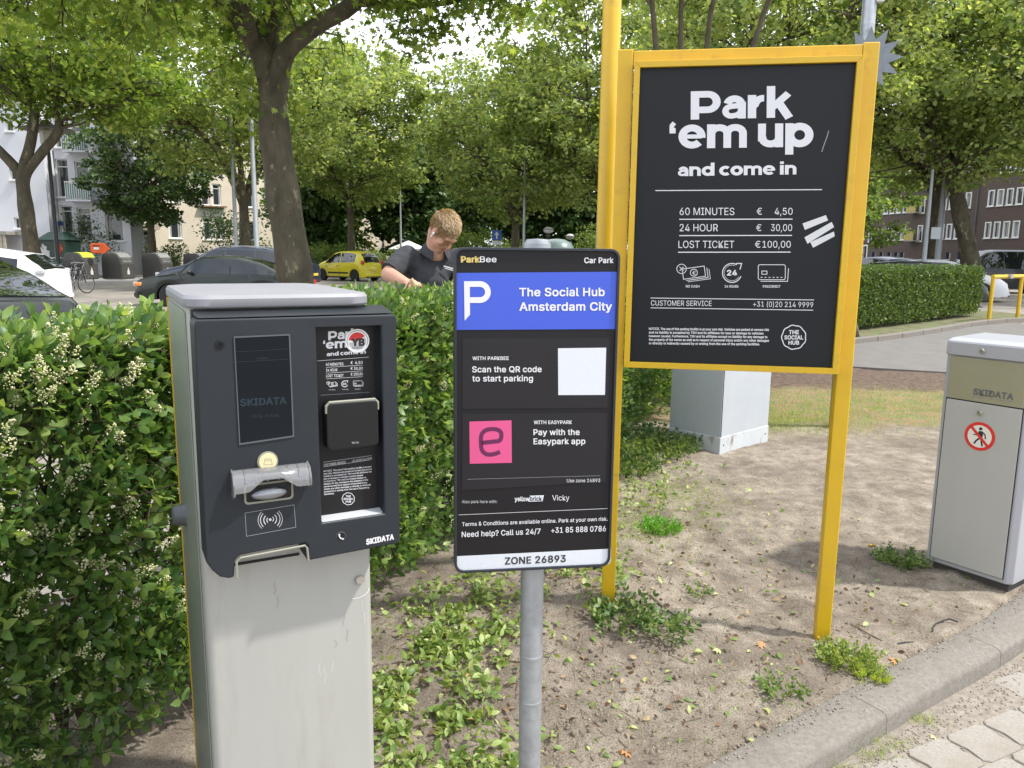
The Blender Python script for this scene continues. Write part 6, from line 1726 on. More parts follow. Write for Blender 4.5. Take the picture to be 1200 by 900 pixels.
MB().box((LB / 2, 4.6, 14.75), (LB + .8, 11.2, .3)).build('roof', mat('roof_edge', (.3, .3, .31)), bb)
for h in hr:
    if h[4] == 'w': window(bb, *h[:4], bars=0, fw=.11, depth=.06, curtain=rnd.random() < .5, trim=.02)
    elif h[4] == 'b': window(bb, *h[:4], bars=0, fw=.06, curtain=False, fm=mat('blue_frame', (.05, .07, .16), .5))
    else:
        d_ = MB().ring([(h[0], h[1]), (h[2], h[1]), (h[2], h[3]), (h[0], h[3])], [(h[0] + .16, h[1] + .01), (h[2] - .16, h[1] + .01), (h[2] - .16, h[3] - .16), (h[0] + .16, h[3] - .16)], -.06, .2).build('door', M_frame, bb)
        MB().box(((h[0] + h[2]) / 2, .2, (h[1] + h[3]) / 2), (h[2] - h[0] - .3, .06, h[3] - h[1] - .2)).build('door_leaf', mat('door_dark', (.03, .035, .05), .5), d_)
for z in (5.0, 7.9, 10.8):
    MB().box((sb(26.3), -.4, z - 1.75), (1.5, .8, .12)).build('balcony_slab', mat('slab', (.4, .39, .36)), bb)
    MB().box((sb(26.3), -.80, z - 1.25), (1.5, .04, .95)).build('balcony_panel', mat('ochre_panel', (.45, .36, .10), .6), bb)
for v in (17.9, 10.6): MB().box((sb(v), -.06, 7), (.12, .1, 14)).build('downpipe', mat('pipe', (.10, .10, .10), .6), bb)

# ------------------------------------------------------------------ underground container inlets
M_cont = mat('container_grey', (0.055, 0.052, 0.048), .45, noise=.1, nscale=6, dirt=(.10, .095, .085), dscale=3, dpos=(.6, .8))
M_contf = mat('container_front', (0.075, 0.072, 0.068), .4, noise=.08, nscale=6)
def container(x, y, rz, label, lidm, kind):
    r = thing('waste_container', label, 'waste container', (x, y, 0), rz, 'underground waste container inlets')
    # profile in (y,z): front at y=0
    prof = [(0, .05), (0, .82), (.10, 1.12), (.26, 1.30), (.45, 1.36), (1.0, 1.36), (1.18, 1.26), (1.22, 1.0), (1.22, .05)]
    MB().prism(prof, -.46, .46, 'yz').build('body', M_cont, r, bevel=.03, seg=3)
    MB().prism([(-.02, .10), (-.02, .80), (.075, 1.10), (.12, 1.09), (.03, .80), (.03, .10)], -.40, .40, 'yz').build('front_panel', M_contf, r, bevel=.01)
    MB().prism([(.085, 1.135), (.255, 1.325), (.45, 1.385), (.62, 1.388), (.62, 1.36), (.45, 1.355), (.27, 1.295), (.10, 1.11)], -.38, .38, 'yz').build('top_panel', lidm, r, bevel=.006)
    MB().box((0, .6, .02), (1.25, 1.6, .05)).build('base_plate', mat('base_concrete', (.34, .33, .31), .9), r)
    if kind == 'hole':
        MB().lathe([(.13, 0), (.13, .03), (.17, .03), (.17, 0)], 20, (.0, .025, .93), Matrix.Rotation(R(72), 3, 'X')).build('inlet_ring', M_trim, r)
        MB().lathe([(0, .02), (.13, .02), (.13, .0)], 20, (.0, .025, .93), Matrix.Rotation(R(72), 3, 'X')).build('inlet_hole', M_dark, r)
    else:
        MB().box((0, .035, .93), (.56, .05, .10), Matrix.Rotation(R(-18), 3, 'X')).build('inlet_handle', M_rimm, r, bevel=.01)
        MB().box((0, .06, 1.05), (.60, .05, .05), Matrix.Rotation(R(-18), 3, 'X')).build('inlet_flap', mat('flap', (.28, .28, .27), .35, metal=.3), r, bevel=.01)
    mb = MB(); mb.prism([(-.08, .28), (.08, .28), (.08, .46), (.03, .52), (.03, .62), (-.03, .62), (-.03, .52), (-.08, .46)], -.026, -.0205)
    mb.build('pictogram', mat('picto_white', (.6, .6, .6), .6), r)
    return r
container(-21.15, 39.4, R(74), 'dark grey waste container inlet with a yellow-green top strip, leftmost of the row', mat('lime_lid', (.50, .52, .04), .5), 'hole')
container(-19.8, 40.4, R(74), 'dark grey waste container inlet with a silver flap, second from the left in the row', mat('grey_lid', (.24, .25, .24), .4), 'flap')
container(-18.3, 41.6, R(74), 'dark grey waste container inlet just left of the parked cars, third in the row', mat('grey_lid', (.24, .25, .24), .4), 'flap')
container(-16.7, 43.0, R(74), 'dark grey waste container inlet partly hidden behind the estate car, last in the row', mat('grey_lid', (.24, .25, .24), .4), 'flap')
sheet('container_pad', [(-23.5, 38.2), (-22.6, 37.6), (-13, 42.2), (-13.4, 45.2), (-16, 45.6), (-23.4, 42)], .006, mat('pad_blue_grey', (.30, .31, .33), .9, noise=.12, nscale=2))
# pavement strip with its kerb behind the containers
sheet('pavement', [(-60, 43.8), (-24, 43.0), (-14, 46.2), (0, 49.6), (4, 50.2), (2, 52.0), (-14, 49.5), (-24, 46.5), (-60, 47)], .10, mat('pavement_slab', (.34, .31, .27), .9, noise=.15, nscale=2), thick=.16)

# orange letter box on its post
mbx = thing('letter_box', 'bright orange letter box with a pointed end on a pale post beyond the containers', 'letter box', (-21.95, 41.9, 0), R(18))
M_or = mat('post_orange', (.72, .11, .02), .4)
MB().prism([(-.40, 1.35), (.22, 1.30), (.48, 1.55), (.22, 1.86), (-.40, 1.84), (-.44, 1.6)], -.19, .19).build('box', M_or, mbx, bevel=.025)
MB().box((-.14, -.195, 1.72), (.30, .02, .05)).build('slot', M_dark, mbx); MB().box((-.14, -.195, 1.58), (.26, .012, .13)).build('notice', M_white, mbx)
MB().box((.12, 0, .68), (.16, .14, 1.3)).build('post', mat('pale_post', (.5, .52, .5), .6), mbx, bevel=.01)
# green hut with graffiti
gh_ = thing('green_hut', 'dark green metal kiosk with white and orange graffiti behind the parked bicycles', 'kiosk', (-24.3, 41.6, 0), R(-6))
M_gh = mat('hut_green', (.012, .035, .025), .5, noise=.15, nscale=4)
MB().box((0, .6, 1.0), (1.5, 1.2, 2.0)).build('walls', M_gh, gh_, bevel=.02)
MB().add([(-.83, -.1, 2.0), (.83, -.1, 2.0), (.83, 1.3, 2.0), (-.83, 1.3, 2.0), (-.4, .35, 2.42), (.4, .35, 2.42), (.4, .85, 2.42), (-.4, .85, 2.42)], [(0, 1, 5, 4), (1, 2, 6, 5), (2, 3, 7, 6), (3, 0, 4, 7), (4, 5, 6, 7), (3, 2, 1, 0)]).build('roof', M_gh, gh_)
def scribble(cx, cz, w, h, seed, m, r=.03):
    rs_ = random.Random(seed); pts = [(cx + rs_.uniform(-w, w), -.006, cz + rs_.uniform(-h, h)) for _ in range(12)]
    q = catmull([(p[0], p[2]) for p in pts], 5); MB().tube([(p.x, -.004, p.y) for p in q], r, 4).build('graffiti', m, gh_)
scribble(-.4, 1.45, .25, .35, 1, mat('spray_white', (.6, .6, .6), .7)); scribble(.35, 1.45, .22, .35, 2, mat('spray_orange', (.4, .07, .03), .7)); scribble(-.42, 1.4, .22, .3, 3, mat('spray_white', (.6, .6, .6)))

# ------------------------------------------------------------------ bicycles
def bike_proto(label, x, y, rz, m, lamp=False, group='bicycles parked by the kiosk'):
    r = thing('bicycle', label, 'bicycle', (x, y, 0), rz, group)
    def torus(cx):
        mb = MB(); mb.tube([(cx + .34 * math.cos(R(t)), 0, .35 + .34 * math.sin(R(t))) for t in range(0, 361, 18)], .018, 5, cap=False); mb.build('wheel', M_tyre, r)
        sp = MB()
        for t in range(0, 360, 30): sp.tube([(cx, 0, .35), (cx + .33 * math.cos(R(t)), 0, .35 + .33 * math.sin(R(t)))], .004, 3)
        sp.tube([(cx + .315 * math.cos(R(t)), 0, .35 + .315 * math.sin(R(t))) for t in range(0, 361, 18)], .01, 4, cap=False)
        sp.build('spokes', M_rimm, r)
    torus(-.53); torus(.55)
    f = MB(); A_, B_, C2, D_, E_ = (-.53, 0, .35), (-.03, 0, .30), (-.16, 0, .80), (.40, 0, .84), (.55, 0, .35)
    for p, q in ((A_, B_), (B_, C2), (C2, D_), (B_, (.42, 0, .72)), (A_, C2), (D_, E_)): f.tube([p, q], .017, 6)
    f.tube([C2, (-.19, 0, .95)], .013, 5); f.tube([D_, (.36, 0, 1.05)], .013, 5); f.build('frame', m, r)
    MB().ball((-.20, 0, .97), (.13, .07, .035), n=10, m=6).build('saddle', M_trim, r)
    MB().tube([(.22, -.28, 1.06), (.36, -.22, 1.10), (.38, 0, 1.07), (.36, .22, 1.10), (.22, .28, 1.06)], .012, 6).build('handlebar', M_rimm, r)
    mg = MB(); mg.tube([(-.53 + .375 * math.cos(R(t)), 0, .35 + .375 * math.sin(R(t))) for t in range(30, 200, 17)], .022, 5); mg.build('mudguard', m, r)
    MB().tube([(-.03, -.09, .30), (-.03, -.09, .14), (-.03, -.16, .14)], .012, 5).build('pedal', M_trim, r)
    MB().box((-.55, 0, .74), (.36, .12, .02)).build('carrier', M_trim, r)
    if lamp:
        MB().box((-.78, 0, .70), (.05, .10, .07)).build('rear_lamp', M_tail, r, bevel=.01); MB().box((-.905, 0, .47), (.012, .11, .34), Matrix.Rotation(R(12), 3, 'Y')).build('white_plate', M_white, r, bevel=.01)
    return r
bk0 = bike_proto('silver bicycle in the cluster before the green kiosk', -23.4, 39.4, R(75), mat('bike_silver', (.35, .36, .38), .35, metal=.6))
brs = random.Random(3)
for i, (dx, rz, lb) in enumerate(((.45, 70, 'second bicycle of the cluster before the kiosk, leaning the same way as its neighbour'), (.85, 98, 'bicycle in the middle of the cluster before the kiosk'), (1.3, 80, 'bicycle turned slightly right in the cluster before the kiosk'),
                                 (1.75, 104, 'bicycle near the right end of the cluster before the kiosk'), (2.2, 84, 'rightmost bicycle of the cluster, next to the lamp column'), (-.5, 92, 'leftmost bicycle of the cluster, behind the white car'))):
    c = copy_tree(bk0); c.location = (-23.4 + dx, 39.4 + brs.uniform(-.6, .6), 0); c.rotation_euler = (R(brs.uniform(-8, 8)), 0, R(rz)); c['label'] = lb
bike_proto('dark bicycle with a red rear lamp and white plate standing against the black lamp column', -15.45, 27.5, R(70), M_trim, True, None)

# ------------------------------------------------------------------ lamp columns and small signs
M_post_black = mat('black_post', (.012, .012, .013), .4)
ll = thing('street_lamp', 'black lamp column with a flat lantern in front of the forked tree', 'street lamp', (-15.62, 27.0, 0))
MB().lathe([(.10, 0), (.10, 1.0), (.07, 1.1), (.06, 4.2), (.05, 4.9)], 14).build('column', M_post_black, ll, smooth=True)
MB().lathe([(.10, 4.85), (.10, 4.95), (.22, 5.0), (.24, 5.45), (.18, 5.5)], 8).build('lantern', mat('lantern_glass', (.55, .5, .42), .3), ll)
MB().lathe([(.1, 5.78), (.20, 5.66), (.80, 5.50), (.84, 5.46), (.2, 5.44)], 20).build('lamp_hood', mat('hood_grey', (.22, .21, .2), .6), ll)
def pole_lamp(label, x, y, h, r0, arm=None, m=None, rz=0, grp='grey street lamps'):
    t = thing('street_lamp', label, 'street lamp', (x, y, 0), rz, grp)
    MB().lathe([(r0 * 1.25, 0), (r0 * 1.25, 1.2), (r0, 1.25), (r0 * .6, h)], 12).build('column', m or M_steel, t, smooth=True)
    if arm:
        MB().tube([(0, 0, h - .05), (.25, 0, h + .10), (arm, 0, h + .16)], .035, 6).build('arm', m or M_steel, t)
        MB().ball((arm + .22, 0, h + .16), (.34, .13, .07), n=12, m=8).build('lamp_head', mat('lamp_head_grey', (.45, .46, .47), .4), t, smooth=True)
    return t
M_lg = mat('lamp_grey', (.33, .35, .37), .5, metal=.3)
pole_lamp('tall grey lamp column just left of the big plane trunk', -9.75, 30.0, 9.5, .10, 1.2, M_lg, R(60))
pole_lamp('grey lamp column left of the tall one, behind the estate car', -11.4, 32.5, 8.5, .085, 1.0, M_lg, R(150))
pole_lamp('slender grey lamp post with a short arm in the middle distance', .52, 40.0, 6.75, .075, .75, M_lg)
pole_lamp('thin grey pole far behind, just left of the man', -7.2, 50.5, 5.4, .08, None, M_lg)
pole_lamp('grey lamp column in front of the brick block with a small sign', 15.1, 29.0, 4.7, .085, None, M_lg)
pole_lamp('thicker grey column beside the dark trunk in front of the brick block', 17.2, 32.0, 9.5, .12, 1.0, M_lg, R(30))
pole_lamp('thin grey post in the far centre right, partly hidden by the yellow pole', 3.95, 37.5, 3.9, .07, None, M_lg)
pl_ = thing('panel_on_post', 'small pale sign panel fixed to the lamp column before the brick block', 'sign', (15.38, 28.9, 2.45)); MB().box((0, 0, 0), (.34, .03, .42)).build('panel', mat('pale_panel', (.42, .45, .47), .5), pl_)
for lb, x, y, z in (('globe topped low lamp left of the green dome, far centre', 1.75, 40, 2.62), ('smaller globe topped lamp right of the green dome, far centre', 3.35, 47, 2.45)):
    t = thing('park_lamp', lb, 'street lamp', (x, y, 0), 0, 'low globe lamps')
    MB().lathe([(.05, 0), (.04, z)], 10).build('column', M_post_black, t); MB().ball((0, 0, z + .1), (.26, .26, .17)).build('globe', mat('globe', (.55, .55, .55), .3), t, smooth=True)
    MB().lathe([(.30, z + .13), (.1, z + .26), (0, z + .28)], 14).build('cap', mat('hood_grey', (.22, .21, .2)), t, smooth=True)
ts = thing('traffic_sign', 'small blue traffic sign with a white arrow and a plate below, far centre', 'sign', (-.95, 45, 0))
MB().lathe([(.04, 0), (.04, 2.9)], 8).build('post', M_lg, ts)
MB().box((0, -.06, 2.55), (.55, .03, .55)).build('panel', mat('traffic_blue', (.02, .10, .42), .4), ts, bevel=.02)
MB().prism([(-.04, 2.35), (.04, 2.35), (.04, 2.56), (.14, 2.56), (0, 2.75), (-.14, 2.56), (-.04, 2.56)], -.083, -.078).build('arrow', M_white, ts)
MB().box((0, -.06, 2.12), (.5, .03, .22)).build('lower_plate', M_white, ts)
dm_ = thing('domed_hood', 'rounded grey green hood just beyond the top of the blue and black sign', 'hood', (.66, 12.0, 0))
MB().lathe([(.28, 0), (.28, 1.54), (.27, 1.66), (.22, 1.75), (.12, 1.80), (0, 1.815)], 20).build('shell', mat('hood_green', (.12, .17, .16), .35, coat=.3), dm_, smooth=True)

# yellow hoop barrier by the far path
hp_ = thing('hoop_barrier', 'yellow hoop barrier standing beside the far kerb on the right', 'barrier', (11.55, 18.9, 0))
hx = [(0, 0), (1.30, .95)]
MB().tube([(0, 0, 0), (0, 0, 1.12)], .045, 10).build('leg', M_yellow, hp_); MB().tube([(hx[1][0], hx[1][1], 0), (hx[1][0], hx[1][1], 1.12)], .045, 10).build('leg', M_yellow, hp_)
MB().tube([(-.03, -.02, 1.14), (hx[1][0] + .03, hx[1][1] + .02, 1.14)], .05, 10).build('top_bar', M_yellow, hp_)
MB().box((.65, .44, 1.145), (.14, .14, .10), Matrix.Rotation(R(36), 3, 'Z')).build('bracket', M_steel, hp_)
tag(MB().tube([(6.6, 14.8, 0), (6.45, 14.78, .45), (6.38, 14.8, .6)], [.06, .05, .045], 7).build('leaning_stake', M_bark), 'short wooden stake leaning at the foot of the clipped hedge', 'stake')

# ------------------------------------------------------------------ trees
L_plane = leaf_mat('plane_leaf', (.075, .14, .024), (.15, .23, .04), (.30, .37, .09), .5, .5, .35)
L_plane2 = leaf_mat('plane_leaf_far', (.12, .185, .06), (.21, .275, .09), (.38, .43, .18), .45, .6, .3)
L_dark = leaf_mat('dark_leaf', (.03, .065, .018), (.055, .105, .028), (.11, .17, .05), .25, .5, .4)
L_mid = leaf_mat('wood_leaf', (.075, .135, .035), (.15, .22, .055), (.26, .33, .10), .36, .6, .3)
LSb = (np.array([(0, 0, 0), (.45, .36, .06), (1, 0, -.06), (.45, -.36, .06)]), np.array([(0, 1, 2), (0, 2, 3)]))

def tree(name, label, base, trunk, limbs, crowns, lpc, rc, lsize, leafm, seed, tmpl=LSb, grp='plane trees round the car park', bark=None, tr=None, cat='tree', tilt=.75, flat=.55, twigs=True, shell=.35):
    """trunk: [(x,y,z,r)], limbs: [[(x,y,z,r)...]], crowns: [(centre, radii, clumps)] - all relative to base"""
    rng = np.random.default_rng(seed)
    root = thing(name, label, cat, base, 0, grp)
    tb_ = MB(); bark = bark or M_bark
    P = catmull3([p[:3] for p in trunk], 4); rr = np.interp(np.linspace(0, len(trunk) - 1, len(P)), range(len(trunk)), [p[3] for p in trunk])
    rr = [r * (1 + .05 * math.sin(i * 1.7 + seed)) for i, r in enumerate(rr)]
    tb_.tube(P, rr, 14)
    to = tb_.build('trunk', bark, root, smooth=True, angle=70)
    skel = [(Vector(p), r) for p, r in zip(P, rr)][-3:]
    lb_ = MB()
    for lm in limbs:
        Q = catmull3([p[:3] for p in lm], 4); r2 = np.interp(np.linspace(0, len(lm) - 1, len(Q)), range(len(lm)), [p[3] for p in lm])
        lb_.tube(Q, list(r2), 9); skel += [(q, r) for q, r in zip(Q, r2)][2:]
    C = []
    for c, rad, n in crowns:
        q = rng.normal(0, 1, (n, 3)); q /= np.linalg.norm(q, axis=1, keepdims=True)
        k = rng.random(n) ** shell
        C.append(np.array(c) + q * k[:, None] * np.array(rad))
    C = np.concatenate(C)
    SP = np.array([tuple(s[0]) for s in skel]); SR = np.array([s[1] for s in skel])
    if twigs:
        for c in C:
            d = np.linalg.norm(SP - c, axis=1) + .6 * np.maximum(0, SP[:, 2] - c[2] + .3)
            i = int(np.argmin(d)); s = SP[i]; r = min(SR[i] * .6, .012 + .012 * np.linalg.norm(c - s))
            m1 = s + (c - s) * .4 + rng.normal(0, .12, 3) + np.array([0, 0, .15]); m2 = s + (c - s) * .75 + rng.normal(0, .12, 3) + np.array([0, 0, .12])
            lb_.tube([s, m1, m2, c], [r, r * .7, r * .45, r * .2], 5, cap=False)
            for _ in range(2):
                e = c + rng.normal(0, rc * .6, 3) * [1, 1, .6]; lb_.tube([m2, (m2 + e) / 2 + rng.normal(0, .06, 3), e], [r * .4, r * .25, r * .12], 4, cap=False)
    if lb_.v:
        lo = lb_.build('limbs', bark, root, smooth=True, angle=80)
    n = len(C); cnt = rng.poisson(lpc * rng.uniform(.45, 1.5, n))
    rcs = rc * rng.uniform(.65, 1.3, n)
    idx = np.repeat(np.arange(n), cnt); m = len(idx)
    off = rng.normal(0, 1, (m, 3)); off /= np.linalg.norm(off, axis=1, keepdims=True); off *= (rng.random(m) ** .55)[:, None]
    pos = C[idx] + off * rcs[idx][:, None] * np.array([1, 1, flat])
    pos[:, 2] -= .18 * rcs[idx] * (off[:, 0] ** 2 + off[:, 1] ** 2)
    rot = rotmats(rng.uniform(0, 2 * np.pi, m), rng.normal(0, tilt, m), rng.normal(.25, tilt, m))
    V, F = scatter(*tmpl, pos, rot, rng.uniform(lsize * .6, lsize * 1.25, m))
    cr = mesh_np('crown', V, F, leafm, root); cr['kind'] = 'stuff'
    return root

def catmull3(P, sub=4):
    P = [Vector(p) for p in P]; Q = []
    for i in range(len(P) - 1):
        p0, p1, p2, p3 = P[max(i - 1, 0)], P[i], P[i + 1], P[min(i + 2, len(P) - 1)]
        for k in range(sub):
            t = k / sub; Q.append(0.5 * ((2 * p1) + (p2 - p0) * t + (2 * p0 - 5 * p1 + 4 * p2 - p3) * t * t + (3 * p1 - p0 - 3 * p2 + p3) * t ** 3))
    return Q + [P[-1]]

def auto_tree(label, x, y, hf, H, spread, tr, seed, n=230, lpc=95, rc=.95, ls=.22, leafm=None, zlow=None, lean=(0, 0), name='plane_tree', grp='plane trees round the car park', nl=5, tmpl=LSb, bark=None, shell=.35, flat=.55):
    rs_ = random.Random(seed); zl = zlow if zlow is not None else hf * .8
    zc = (zl + H) / 2; trunk = [(0, 0, -.1, tr * 1.25), (lean[0] * .3, lean[1] * .3, hf * .35, tr * 1.0), (lean[0] * .7, lean[1] * .7, hf * .7, tr * .9), (lean[0], lean[1], hf, tr * .6)]
    limbs = []
    for k in range(nl):
        a = 2 * math.pi * (k + rs_.uniform(-.25, .25)) / nl; s = spread * rs_.uniform(.5, .75)
        z1 = hf + (H - hf) * rs_.uniform(.25, .4); z2 = hf + (H - hf) * rs_.uniform(.5, .85)
        limbs.append([(lean[0] * .88, lean[1] * .88, hf * .84, tr * .68), (lean[0] + s * .05 * math.cos(a), lean[1] + s * .05 * math.sin(a), hf, tr * .6), (lean[0] + s * .25 * math.cos(a), lean[1] + s * .25 * math.sin(a), hf + (z1 - hf) * .5, tr * .5),
                      (lean[0] + s * .6 * math.cos(a), lean[1] + s * .6 * math.sin(a), z1, tr * .34), (lean[0] + s * math.cos(a + .2), lean[1] + s * math.sin(a + .2), z2, tr * .12)])
    return tree(name, label, (x, y, 0), trunk, limbs, [((lean[0], lean[1], zc), (spread, spread, (H - zl) / 2), n)], lpc, rc, ls, leafm or L_plane2, seed, grp=grp, tmpl=tmpl, bark=bark, shell=shell, flat=flat)

# the big plane tree in the middle left
tree('plane_tree', 'big old plane tree whose thick mottled trunk stands behind the payment machine', (-3.15, 11.0, 0),
     [(0.16, 0, -.1, .35), (0.14, 0, .5, .29), (0.08, 0, 1.4, .24), (-.04, 0, 2.4, .225), (-.12, 0, 3.3, .20), (-.10, 0, 3.9, .15)],
     [[(-.09, 0, 3.0, .10), (-.13, .02, 3.5, .165), (-.17, .05, 3.85, .165), (-.30, .1, 4.25, .15), (-.62, .2, 4.75, .15), (-1.0, .3, 5.5, .12), (-1.6, .4, 6.6, .08)],
      [(-.09, 0, 3.1, .10), (-.10, 0, 3.5, .16), (-.03, -.02, 3.85, .15), (.12, -.1, 4.2, .125), (.55, -.2, 4.50, .115), (1.05, -.2, 4.78, .105), (1.5, -.2, 5.35, .09), (2.4, -.2, 6.2, .05)],
      [(-.10, 0, 3.4, .12), (-.2, .3, 4.6, .12), (-.1, .9, 5.6, .10), (.1, 1.6, 6.8, .06)],
      [(-.62, .2, 4.75, .09), (-1.4, -.6, 5.1, .07), (-2.6, -1.4, 5.3, .04)],
      [(-.35, .1, 4.2, .08), (-.2, -.8, 4.9, .07), (.2, -2.0, 5.6, .05)],
      [(1.05, -.2, 4.78, .05), (1.9, .3, 4.9, .04), (2.9, .4, 5.1, .025)],
      [(-1.0, .3, 5.5, .07), (-2.2, 1.2, 5.9, .05), (-3.6, 1.8, 6.0, .03)]],
     [((-1.9, 0.4, 6.6), (4.6, 4.6, 2.4), 330), ((1.9, 0, 6.4), (2.4, 2.6, 1.5), 100), ((-2.4, -1.5, 4.9), (2.6, 1.8, .9), 60), ((-.6, -.6, 4.9), (1.6, 1.2, .5), 22), ((2.4, -.2, 4.85), (1.5, 1.0, .55), 34), ((-.5, 0.2, 3.75), (.5, .5, .3), 4)],
     58, .62, .135, L_plane, 101, tmpl=LL, tilt=.7, flat=.6)
# forked plane at the left
tree('plane_tree', 'plane tree with a trunk forking into three low limbs in front of the white block', (-15.95, 26.0, 0),
     [(.12, 0, -.1, .34), (.08, 0, 1.5, .25), (.0, 0, 3.0, .23), (-.03, 0, 4.0, .18)],
     [[(0, 0, 3.3, .19), (-.12, 0, 4.0, .17), (-.7, 0, 4.7, .14), (-1.3, 0, 5.4, .12), (-1.5, 0, 6.6, .10), (-2.6, .5, 8.4, .05)], [(0, 0, 3.5, .18), (.05, 0, 4.1, .17), (.35, 0, 4.9, .16), (.55, 0, 5.9, .14), (.3, 0, 7.2, .12), (.2, 0, 9.5, .06)],
      [(0, 0, 3.5, .17), (.15, 0, 4.0, .16), (.7, .1, 4.7, .15), (1.2, .2, 5.4, .14), (1.3, .2, 6.6, .10), (2.2, .6, 8.6, .05)], [(-1.4, 0, 6.2, .06), (-2.4, -.5, 6.9, .04)]],
     [((0, 0, 9.2), (6.0, 5.5, 3.6), 330), ((3.0, -.5, 6.8), (3.0, 2.2, 1.2), 60), ((-3, -1, 7.2), (2.5, 2, 1.2), 30)], 80, .85, .19, L_plane, 102, tmpl=LSb)
auto_tree('dark broad leaved tree behind the grey waste containers', -20.6, 45.0, 3.2, 10.0, 3.7, .24, 103, n=210, lpc=85, rc=.7, ls=.24, leafm=L_dark, zlow=2.9, name='lime_tree', grp=None, bark=M_bark2, nl=6)
auto_tree('plane tree behind the estate car, between the lamp columns', -11.6, 34.2, 3.9, 12.5, 5.6, .24, 104, n=260, zlow=4.4)
auto_tree('plane tree with a slim trunk behind the yellow car', -9.75, 47.5, 4.4, 13.6, 5.4, .22, 105, n=310, zlow=4.4, ls=.26)
auto_tree('rounded plane tree directly behind the slender lamp post', .1, 42.5, 3.6, 12.3, 5.3, .24, 106, n=310, lpc=80, zlow=3.3, ls=.24)
auto_tree('plane tree whose trunk stands just left of the yellow pole, further back', 4.6, 39.0, 3.9, 16.5, 5.6, .24, 107, n=330, lpc=80, zlow=3.8, ls=.24)
auto_tree('plane tree with a bare leaning trunk in front of the black van', 18.6, 31.5, 5.2, 14.5, 7.5, .33, 109, n=460, lpc=95, rc=.95, ls=.21, zlow=4.2, lean=(-1.5, 0))
auto_tree('thick dark trunked plane tree beside the grey columns before the brick block', 17.6, 33.5, 4.2, 13, 6.0, .36, 110, n=240, zlow=4.6, ls=.2, lean=(.2, 0))
auto_tree('plane tree beyond the right edge of the picture', 25.5, 29.0, 4.0, 13, 6.0, .26, 111, n=200, zlow=4.2, ls=.22)
auto_tree('plane tree beyond the left edge of the picture', -24, 30.0, 4.4, 13, 6.0, .26, 112, n=200, zlow=5.2, ls=.22)
auto_tree('plane tree filling the gap above the tariff board, further back', 9.3, 27.5, 4.4, 14.5, 5.5, .24, 113, n=300, zlow=4.6, ls=.2)
# young many-stemmed tree close behind the board
tree('young_tree', 'young many-stemmed tree with big bright leaves close behind the tariff board', (2.2, 9.6, 0), [(0, 0, -.1, .10), (0, 0, .5, .09), (0, 0, 1.2, .08)],
     [[(0, 0, 1.0, .05), (-.35, 0, 2.6, .045), (-.62, 0, 4.4, .03), (-.8, 0, 6, .02)], [(0, 0, 1.0, .05), (-.1, .2, 2.6, .04), (-.25, .2, 4.4, .03), (-.2, 0, 6.3, .02)], [(0, 0, 1.0, .05), (.3, 0, 2.6, .04), (.7, .1, 4.4, .03), (1.4, .1, 6, .02)], [(0, 0, 1.0, .05), (.1, .3, 2.6, .04), (.1, .2, 4.4, .03), (.5, .1, 6, .02)]],
     [((-.1, 0, 6.0), (3.2, 1.8, 1.35), 110)], 34, .5, .16, L_plane, 120, tmpl=LL, grp=None, bark=M_bark2)
# the wood that closes the view
for i, (x, y, H, s, lm, lab) in enumerate(((-14.5, 62, 13, 4.6, L_mid, 'mid green tree between the beige block and the small white house'), (-4.2, 60, 11.5, 4.6, L_dark, 'dark green tree just left of the man, far back'),
        (1.5, 64, 13, 5, L_dark, 'dark tree behind the slender lamp post, far back'), (6.5, 62, 13.5, 5, L_dark, 'dark tree behind the small globe lamps'), (-1.5, 76, 17, 6, L_mid, 'tall pale tree topping the far wood in the centre'),
        (11.5, 66, 14, 5.5, L_mid, 'far tree hidden mostly behind the yellow pole'), (17.5, 62, 15, 5.5, L_mid, 'far tree behind the tariff board'), (24.0, 66, 15, 6, L_mid, 'far tree left of the brick block'), (5, 80, 19, 7, L_mid, 'tallest far tree right of the centre'),
        (31, 75, 15, 6, L_mid, 'far tree close against the far end of the brick block'), (-7.6, 57, 9.5, 3.0, L_dark, 'narrow ivy dark tree right of the yellow car'), (-13.6, 54, 8.5, 2.6, L_dark, 'narrow dark tree behind the left end of the yellow car'))):
    auto_tree(lab, x, y, 3.0, H, s, .24, 130 + i, n=150, lpc=90, rc=1.25, ls=.42, leafm=lm, zlow=1.2, name='broadleaf_tree', grp='trees of the far wood')

def shrub(name, label, x, y, rad, h, seed, leafm, n=26, lpc=150, ls=.13, z=0.0):
    rng = np.random.default_rng(seed); root = thing(name, label, 'shrub', (x, y, z), 0, 'shrubs behind the car park')
    C = np.stack([rng.normal(0, rad[0] * .5, n), rng.normal(0, rad[1] * .5, n), h * (.25 + .6 * rng.random(n))], 1); m = n * lpc; idx = np.repeat(np.arange(n), lpc)
    off = rng.normal(0, 1, (m, 3)); off /= np.linalg.norm(off, axis=1, keepdims=True); off *= (rng.random(m) ** .5)[:, None]
    pos = C[idx] + off * np.array([.38, .38, .34]) * h * .75; pos[:, 2] = np.maximum(pos[:, 2], .03)
    V, F = scatter(*LSb, pos, rand_rot(rng, m, .8), rng.uniform(ls * .6, ls * 1.3, m))
    mesh_np('foliage', V, F, leafm, root)['kind'] = 'stuff'
    mb = MB()
    for c in C[:10]: mb.tube([(c[0] * .3, c[1] * .3, 0), tuple(c)], [.03, .01], 5)
    mb.build('stems', M_bark2, root)
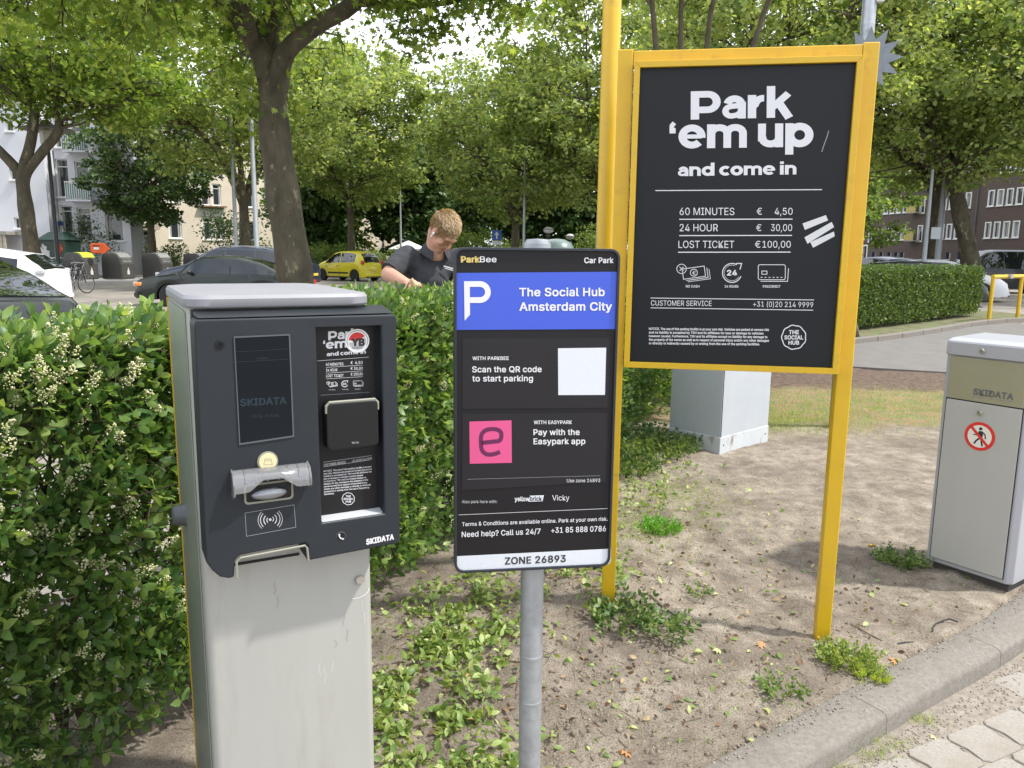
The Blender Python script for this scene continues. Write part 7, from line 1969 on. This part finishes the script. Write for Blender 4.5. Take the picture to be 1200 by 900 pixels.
L_sh = leaf_mat('shrub_leaf', (.05, .09, .025), (.10, .15, .045), (.17, .22, .08), .25)
for i, (x, y, rx, h, lm, lb) in enumerate(((-23.2, 46.6, 2.0, 1.9, L_sh, 'loose green shrub left of the dark lime trunk'), (-20.6, 47.4, 1.9, 1.9, L_sh, 'green shrub right behind the second waste container'), (-18.0, 48.0, 1.9, 1.7, L_sh, 'low shrub to the right of the dark lime trunk'),
        (-16.2, 49.5, 1.2, 2.2, L_dark, 'dark shrub under the beige wall'), (-14.9, 47, 1.5, 1.6, L_sh, 'shrub behind the far containers'), (-24.6, 45.4, 1.3, 3.6, L_dark, 'small dark leaved bushy tree before the beige wall'),
        (-11.2, 49.2, 2.2, 2.0, L_mid, 'bright shrub behind the nose of the yellow car'), (-8.2, 49.8, 2.0, 1.8, L_mid, 'bright shrub behind the tail of the yellow car'), (-14.2, 40.5, 1.3, 3.4, L_dark, 'dark bushy tree left of the big plane trunk'),
        (-5.6, 51, 1.8, 1.7, L_mid, 'shrub between the tent and the man'), (-2.6, 46, 1.8, 2.8, L_mid, 'light green shrub just right of the head of the man'), (-.6, 47.5, 1.6, 2.3, L_mid, 'light green shrub under the blue traffic sign'),
        (2.4, 46, 2, 2.2, L_dark, 'dark shrub behind the green hood'), (5.5, 45, 1.8, 3.2, L_mid, 'shrub right of the globe lamps'))):
    shrub('shrub', lb, x, y, (rx, rx * .7), h, 200 + i, lm)
# ivy-like ground cover along the hedge foot, behind the board
weed_plant('ground_cover', 'dark glossy ground cover beside the utility cabinet', 1.0, 6.3, 300, .50, .13, 61, M_ivy)
weed_plant('ground_cover', 'dark glossy ground cover at the hedge foot behind the left yellow post', .68, 5.7, 260, .42, .10, 62, M_ivy)
# continuing hedge and thin trunks behind the cabinet
bh = thing('hedge', 'far stretch of dark hedge behind the utility cabinet and tariff board', 'hedge', (0, 0, 0))
hedge(bh, H0 + HD * 5.4, HD, HN, [(0, 6.5, 6500)], .9, 1.5, SPR3, M_hleaf2, 23, 30, (.12, .2), zb=.05)
